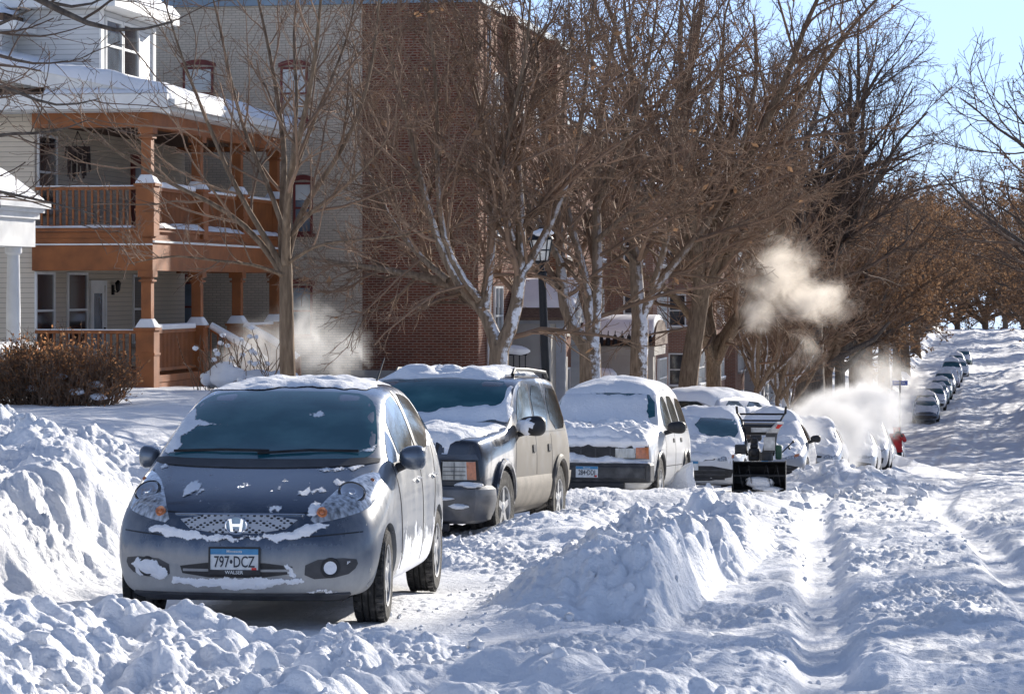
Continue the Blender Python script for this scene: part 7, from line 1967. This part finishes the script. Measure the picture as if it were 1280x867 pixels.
G_ST = 'snow covered cars standing in the steam'
pal = {k: colour('paint_'+k, c) for k, c in (('white', (.62,.62,.62)), ('silver', (.38,.39,.41)), ('green', (.03,.09,.075)), ('dark', (.03,.035,.045)), ('blue', (.05,.09,.16)), ('mauve', (.34,.27,.28)))}
protoA = saloon('saloon_car', None, pal['white'], 1.5, False, 'all', 20)
protoB = saloon('saloon_car', None, pal['silver'], 1.2, False, 'foot', 30)
protoC = saloon('saloon_car', None, pal['white'], 1.3, False, None, 40)
first = {id(protoA): True, id(protoB): True, id(protoC): True}
def more(proto, px, d, yaw, label, group, P=None, sc=(1, 1, 1), dz=0.0):
    if first[id(proto)]: c = proto; first[id(proto)] = False
    else: c = copy_tree(proto)
    place_car(c, px, d, yaw, dz); c.scale = sc; tag(c, label, 'car', group)
    if P: repaint(c, P)
    return c
more(protoA, 1004, 62.5, 0, 'snow blanketed car just left of the steaming cars, half hidden by vapour', G_ST)
more(protoA, 1056, 74, 0, 'snow blanketed car in the thick of the white steam', G_ST)
more(protoA, 1074, 86, 0, 'tall snow blanketed car with a high roof, behind the steam', G_ST, None, (1.08, 1.0, 1.28))
more(protoA, 1087, 97, 0, 'snow blanketed car with its dark wheel showing, left of the person in red', G_ST, pal['silver'])
more(protoC, 1103, 114, 0, 'snowy white car directly behind the person in red', G_ST, pal['silver'])
G_F = 'distant cars parked in a file up the hill'
FAR = [(1157, 172, protoB, 'blue', (1, 1, 1), 'dark blue saloon, nearest of the distant file up the hill'), (1157.5, 179, protoC, 'green', (1, 1, 1), 'dark green saloon, second in the distant file'),
       (1167, 185.5, protoC, 'white', (1, 1, 1.1), 'white car with a wide dark windscreen, third in the distant file'), (1171, 192, protoB, 'green', (1, 1, 1), 'green snow topped saloon in the middle of the distant file, before a dark wagon'),
       (1175.5, 198.5, protoC, 'green', (1, 1, 1.05), 'dark green wagon in the middle of the distant file'), (1180, 205, protoC, 'dark', (1, 1, 1.2), 'black tall car, darkest of the distant file'),
       (1186, 213, protoA, 'mauve', (1, 1, 1.05), 'mauve tinted snowy car right behind the black one in the distant file'), (1189, 221, protoC, 'silver', (1.05, 1, 1.3), 'silver tall car near the top of the distant file'),
       (1198, 229, protoC, 'white', (1, 1, 1), 'white saloon standing out to the right near the top of the distant file'), (1195, 238, protoC, 'blue', (1, 1, 1.1), 'grey blue car, last but one of the distant file'), (1203, 247, protoB, 'green', (1, 1, 1.1), 'dark green car, topmost of the distant file')]
for px, d, pr, col, sc, lab in FAR: more(pr, px, d, 0, lab, G_F, pal[col], sc, .0)

# ------------------------------------------------------------------ steam, blown snow
def vapour(name, label, blobs, dens, noise, seed, thr=.46, col=(1, 1, 1), aniso=.3):
    """one soft-edged cloud: an even box-free shape of merged balls holding noisy density"""
    lo = np.array([b[0]-b[3] for b in blobs]).min(), np.array([b[1]-b[4] for b in blobs]).min(), np.array([b[2]-b[5] for b in blobs]).min()
    hi = np.array([b[0]+b[3] for b in blobs]).max(), np.array([b[1]+b[4] for b in blobs]).max(), np.array([b[2]+b[5] for b in blobs]).max()
    o = MB().box(lo[0], hi[0], lo[1], hi[1], lo[2], hi[2]).build(name, None or M['black'])
    m = bpy.data.materials.new(name); m.use_nodes = True; nt = m.node_tree; N = nt.nodes; L = nt.links
    N.remove(N['Principled BSDF']); out = N['Material Output']
    pv = N.new('ShaderNodeVolumePrincipled'); pv.inputs['Color'].default_value = (*col, 1); pv.inputs['Anisotropy'].default_value = aniso
    g = N.new('ShaderNodeNewGeometry')
    no = N.new('ShaderNodeTexNoise'); no.inputs['Scale'].default_value = noise; no.inputs['Detail'].default_value = 7; no.inputs['Roughness'].default_value = .68; no.inputs['Distortion'].default_value = .9
    of = N.new('ShaderNodeVectorMath'); of.operation = 'ADD'; of.inputs[1].default_value = (seed, seed*2, 0); L.new(g.outputs['Position'], of.inputs[0]); L.new(of.outputs[0], no.inputs['Vector'])
    acc = None
    for (x, y, z, rx, ry, rz, wgt) in blobs:
        s = N.new('ShaderNodeVectorMath'); s.operation = 'SUBTRACT'; s.inputs[1].default_value = (x, y, z); L.new(g.outputs['Position'], s.inputs[0])
        d = N.new('ShaderNodeVectorMath'); d.operation = 'DIVIDE'; d.inputs[1].default_value = (rx, ry, rz); L.new(s.outputs[0], d.inputs[0])
        l = N.new('ShaderNodeVectorMath'); l.operation = 'LENGTH'; L.new(d.outputs[0], l.inputs[0])
        r = N.new('ShaderNodeMapRange'); r.interpolation_type = 'SMOOTHSTEP'; r.inputs['From Min'].default_value = 1; r.inputs['From Max'].default_value = .1; r.inputs['To Max'].default_value = wgt; L.new(l.outputs['Value'], r.inputs['Value'])
        if acc is None: acc = r.outputs[0]
        else:
            a = N.new('ShaderNodeMath'); a.operation = 'MAXIMUM'; L.new(acc, a.inputs[0]); L.new(r.outputs[0], a.inputs[1]); acc = a.outputs[0]
    # noise carves the shape: density = max(0, shape + noise - 1) scaled
    mr = N.new('ShaderNodeMapRange'); mr.inputs['From Min'].default_value = .25; mr.inputs['From Max'].default_value = .75; L.new(no.outputs['Fac'], mr.inputs['Value'])
    su = N.new('ShaderNodeMath'); su.operation = 'MULTIPLY_ADD'; su.inputs[1].default_value = 1.5; L.new(mr.outputs[0], su.inputs[0]); L.new(acc, su.inputs[2])
    sb = N.new('ShaderNodeMath'); sb.operation = 'SUBTRACT'; sb.inputs[1].default_value = thr + .62; L.new(su.outputs[0], sb.inputs[0])
    mx = N.new('ShaderNodeMath'); mx.operation = 'MAXIMUM'; mx.inputs[1].default_value = 0; L.new(sb.outputs[0], mx.inputs[0])
    pw = N.new('ShaderNodeMath'); pw.operation = 'POWER'; pw.inputs[1].default_value = 1.5; L.new(mx.outputs[0], pw.inputs[0])
    gt = N.new('ShaderNodeMath'); gt.operation = 'MULTIPLY'; L.new(pw.outputs[0], gt.inputs[0]); L.new(acc, gt.inputs[1])
    ml = N.new('ShaderNodeMath'); ml.operation = 'MULTIPLY'; ml.inputs[1].default_value = dens; L.new(gt.outputs[0], ml.inputs[0])
    L.new(ml.outputs[0], pv.inputs['Density']); L.new(pv.outputs[0], out.inputs['Volume'])
    o.data.materials.clear(); o.data.materials.append(m)
    tag(o, label, 'steam', kind='stuff')
    return o
def ball(px, py, d, rx, ry, rz, w=1.0):
    p = at(px, d, py); return (p[0], p[1], p[2], rx*1.4, ry*1.3, rz*1.4, w)
vapour('steam', 'thick white exhaust steam drifting round the snow covered cars', [ball(1005, 565, 66, 1.5, 3, 1.0), ball(1030, 545, 70, 1.5, 3.5, 1.15), ball(1060, 520, 78, 1.8, 4, .95), ball(1085, 500, 88, 1.6, 4, .7, .8), ball(1000, 540, 63, .8, 2.0, .6, .8), ball(1045, 575, 69, 1.0, 2, .6, .9)], 6.0, .9, 3, .44, (1, 1, 1))
vapour('steam', 'brownish lit plume of steam hanging in front of the huge old tree', [ball(975, 345, 73, 1.2, 1.5, 1.4), ball(1010, 372, 73, 1.4, 1.5, .85), ball(950, 390, 73, .85, 1.4, .8, .9), ball(968, 312, 73, .65, 1.1, .85, .8), ball(1042, 385, 73, 1.0, 1.4, .6, .7), ball(1005, 440, 73, .7, 1.1, .95, .62)], 2.6, 1.5, 11, .55, (1, .93, .84))  # warm backlight is put into the plume's own colour
vapour('blown_snow', 'powder snow blown up in a cloud beside the porch steps', [ball(330, 440, 63, 1.0, 1.5, .95), ball(385, 425, 64, 1.1, 1.5, 1.15, .95), ball(295, 455, 62, .7, 1.2, .8, .9), ball(430, 440, 65, .9, 1.4, 1.0, .8)], 1.5, 1.6, 23, .45, (1, 1, 1))
vapour('steam', 'thin steam drifting between the trunks beyond the person in red', [ball(1095, 470, 128, 1.8, 4, 1.6, .8), ball(1130, 480, 135, 1.8, 4, 1.5, .7)], .9, .6, 31, .45, (1, .98, .95))
# ------------------------------------------------------------------ camera, light, render
SUN_A, SUN_E = R(69), R(19)     # azimuth from +X towards +Y, elevation
cam = bpy.data.cameras.new('camera'); co = bpy.data.objects.new('camera', cam); link(co)
cam.sensor_width = 36.0; cam.lens = 36.0*F/1280.0
cam.shift_y = -(433.5-360.0)/1280.0
cam.clip_start = 0.5; cam.clip_end = 5000
co.location = (0, 0, 0); co.rotation_euler = (R(90), 0, TH)
scene.camera = co

sun = bpy.data.lights.new('sun', 'SUN'); so = bpy.data.objects.new('sun', sun); link(so)
sun.energy = 5.0; sun.angle = R(0.5); sun.color = (1.0, 0.93, 0.83)
sd = Vector((math.cos(SUN_E)*math.cos(SUN_A), math.cos(SUN_E)*math.sin(SUN_A), math.sin(SUN_E)))
so.rotation_euler = sd.to_track_quat('Z', 'Y').to_euler()
so.location = (30, 20, 30)

w = bpy.data.worlds.new('World'); scene.world = w; w.use_nodes = True
wn = w.node_tree.nodes; wl = w.node_tree.links
sky = wn.new('ShaderNodeTexSky'); sky.sky_type = 'NISHITA'; sky.sun_disc = False
sky.sun_elevation = SUN_E; sky.sun_rotation = math.pi/2 - SUN_A
sky.air_density = 1.0; sky.dust_density = 0.0; sky.ozone_density = 3.0; sky.altitude = 300
bg = wn['Background']; bg.inputs['Strength'].default_value = 0.080
hs = wn.new('ShaderNodeHueSaturation'); hs.inputs['Saturation'].default_value = 0.32
tn = wn.new('ShaderNodeMix'); tn.data_type = 'RGBA'; tn.blend_type = 'MULTIPLY'; tn.inputs['Factor'].default_value = 1.0
tn.inputs['B'].default_value = (0.70, 0.90, 1.32, 1)
wl.new(sky.outputs[0], hs.inputs['Color']); wl.new(hs.outputs[0], tn.inputs['A']); wl.new(tn.outputs['Result'], bg.inputs['Color'])
scene.view_settings.view_transform = 'Standard'
scene.view_settings.look = 'None'; scene.view_settings.gamma = 1; scene.view_settings.exposure = EXPOSURE
scene.view_settings.use_curve_mapping = False
scene.render.engine = 'CYCLES'
scene.cycles.use_denoising = True
scene.cycles.max_bounces = 6; scene.cycles.diffuse_bounces = 3; scene.cycles.transparent_max_bounces = 8
scene.cycles.volume_bounces = 1
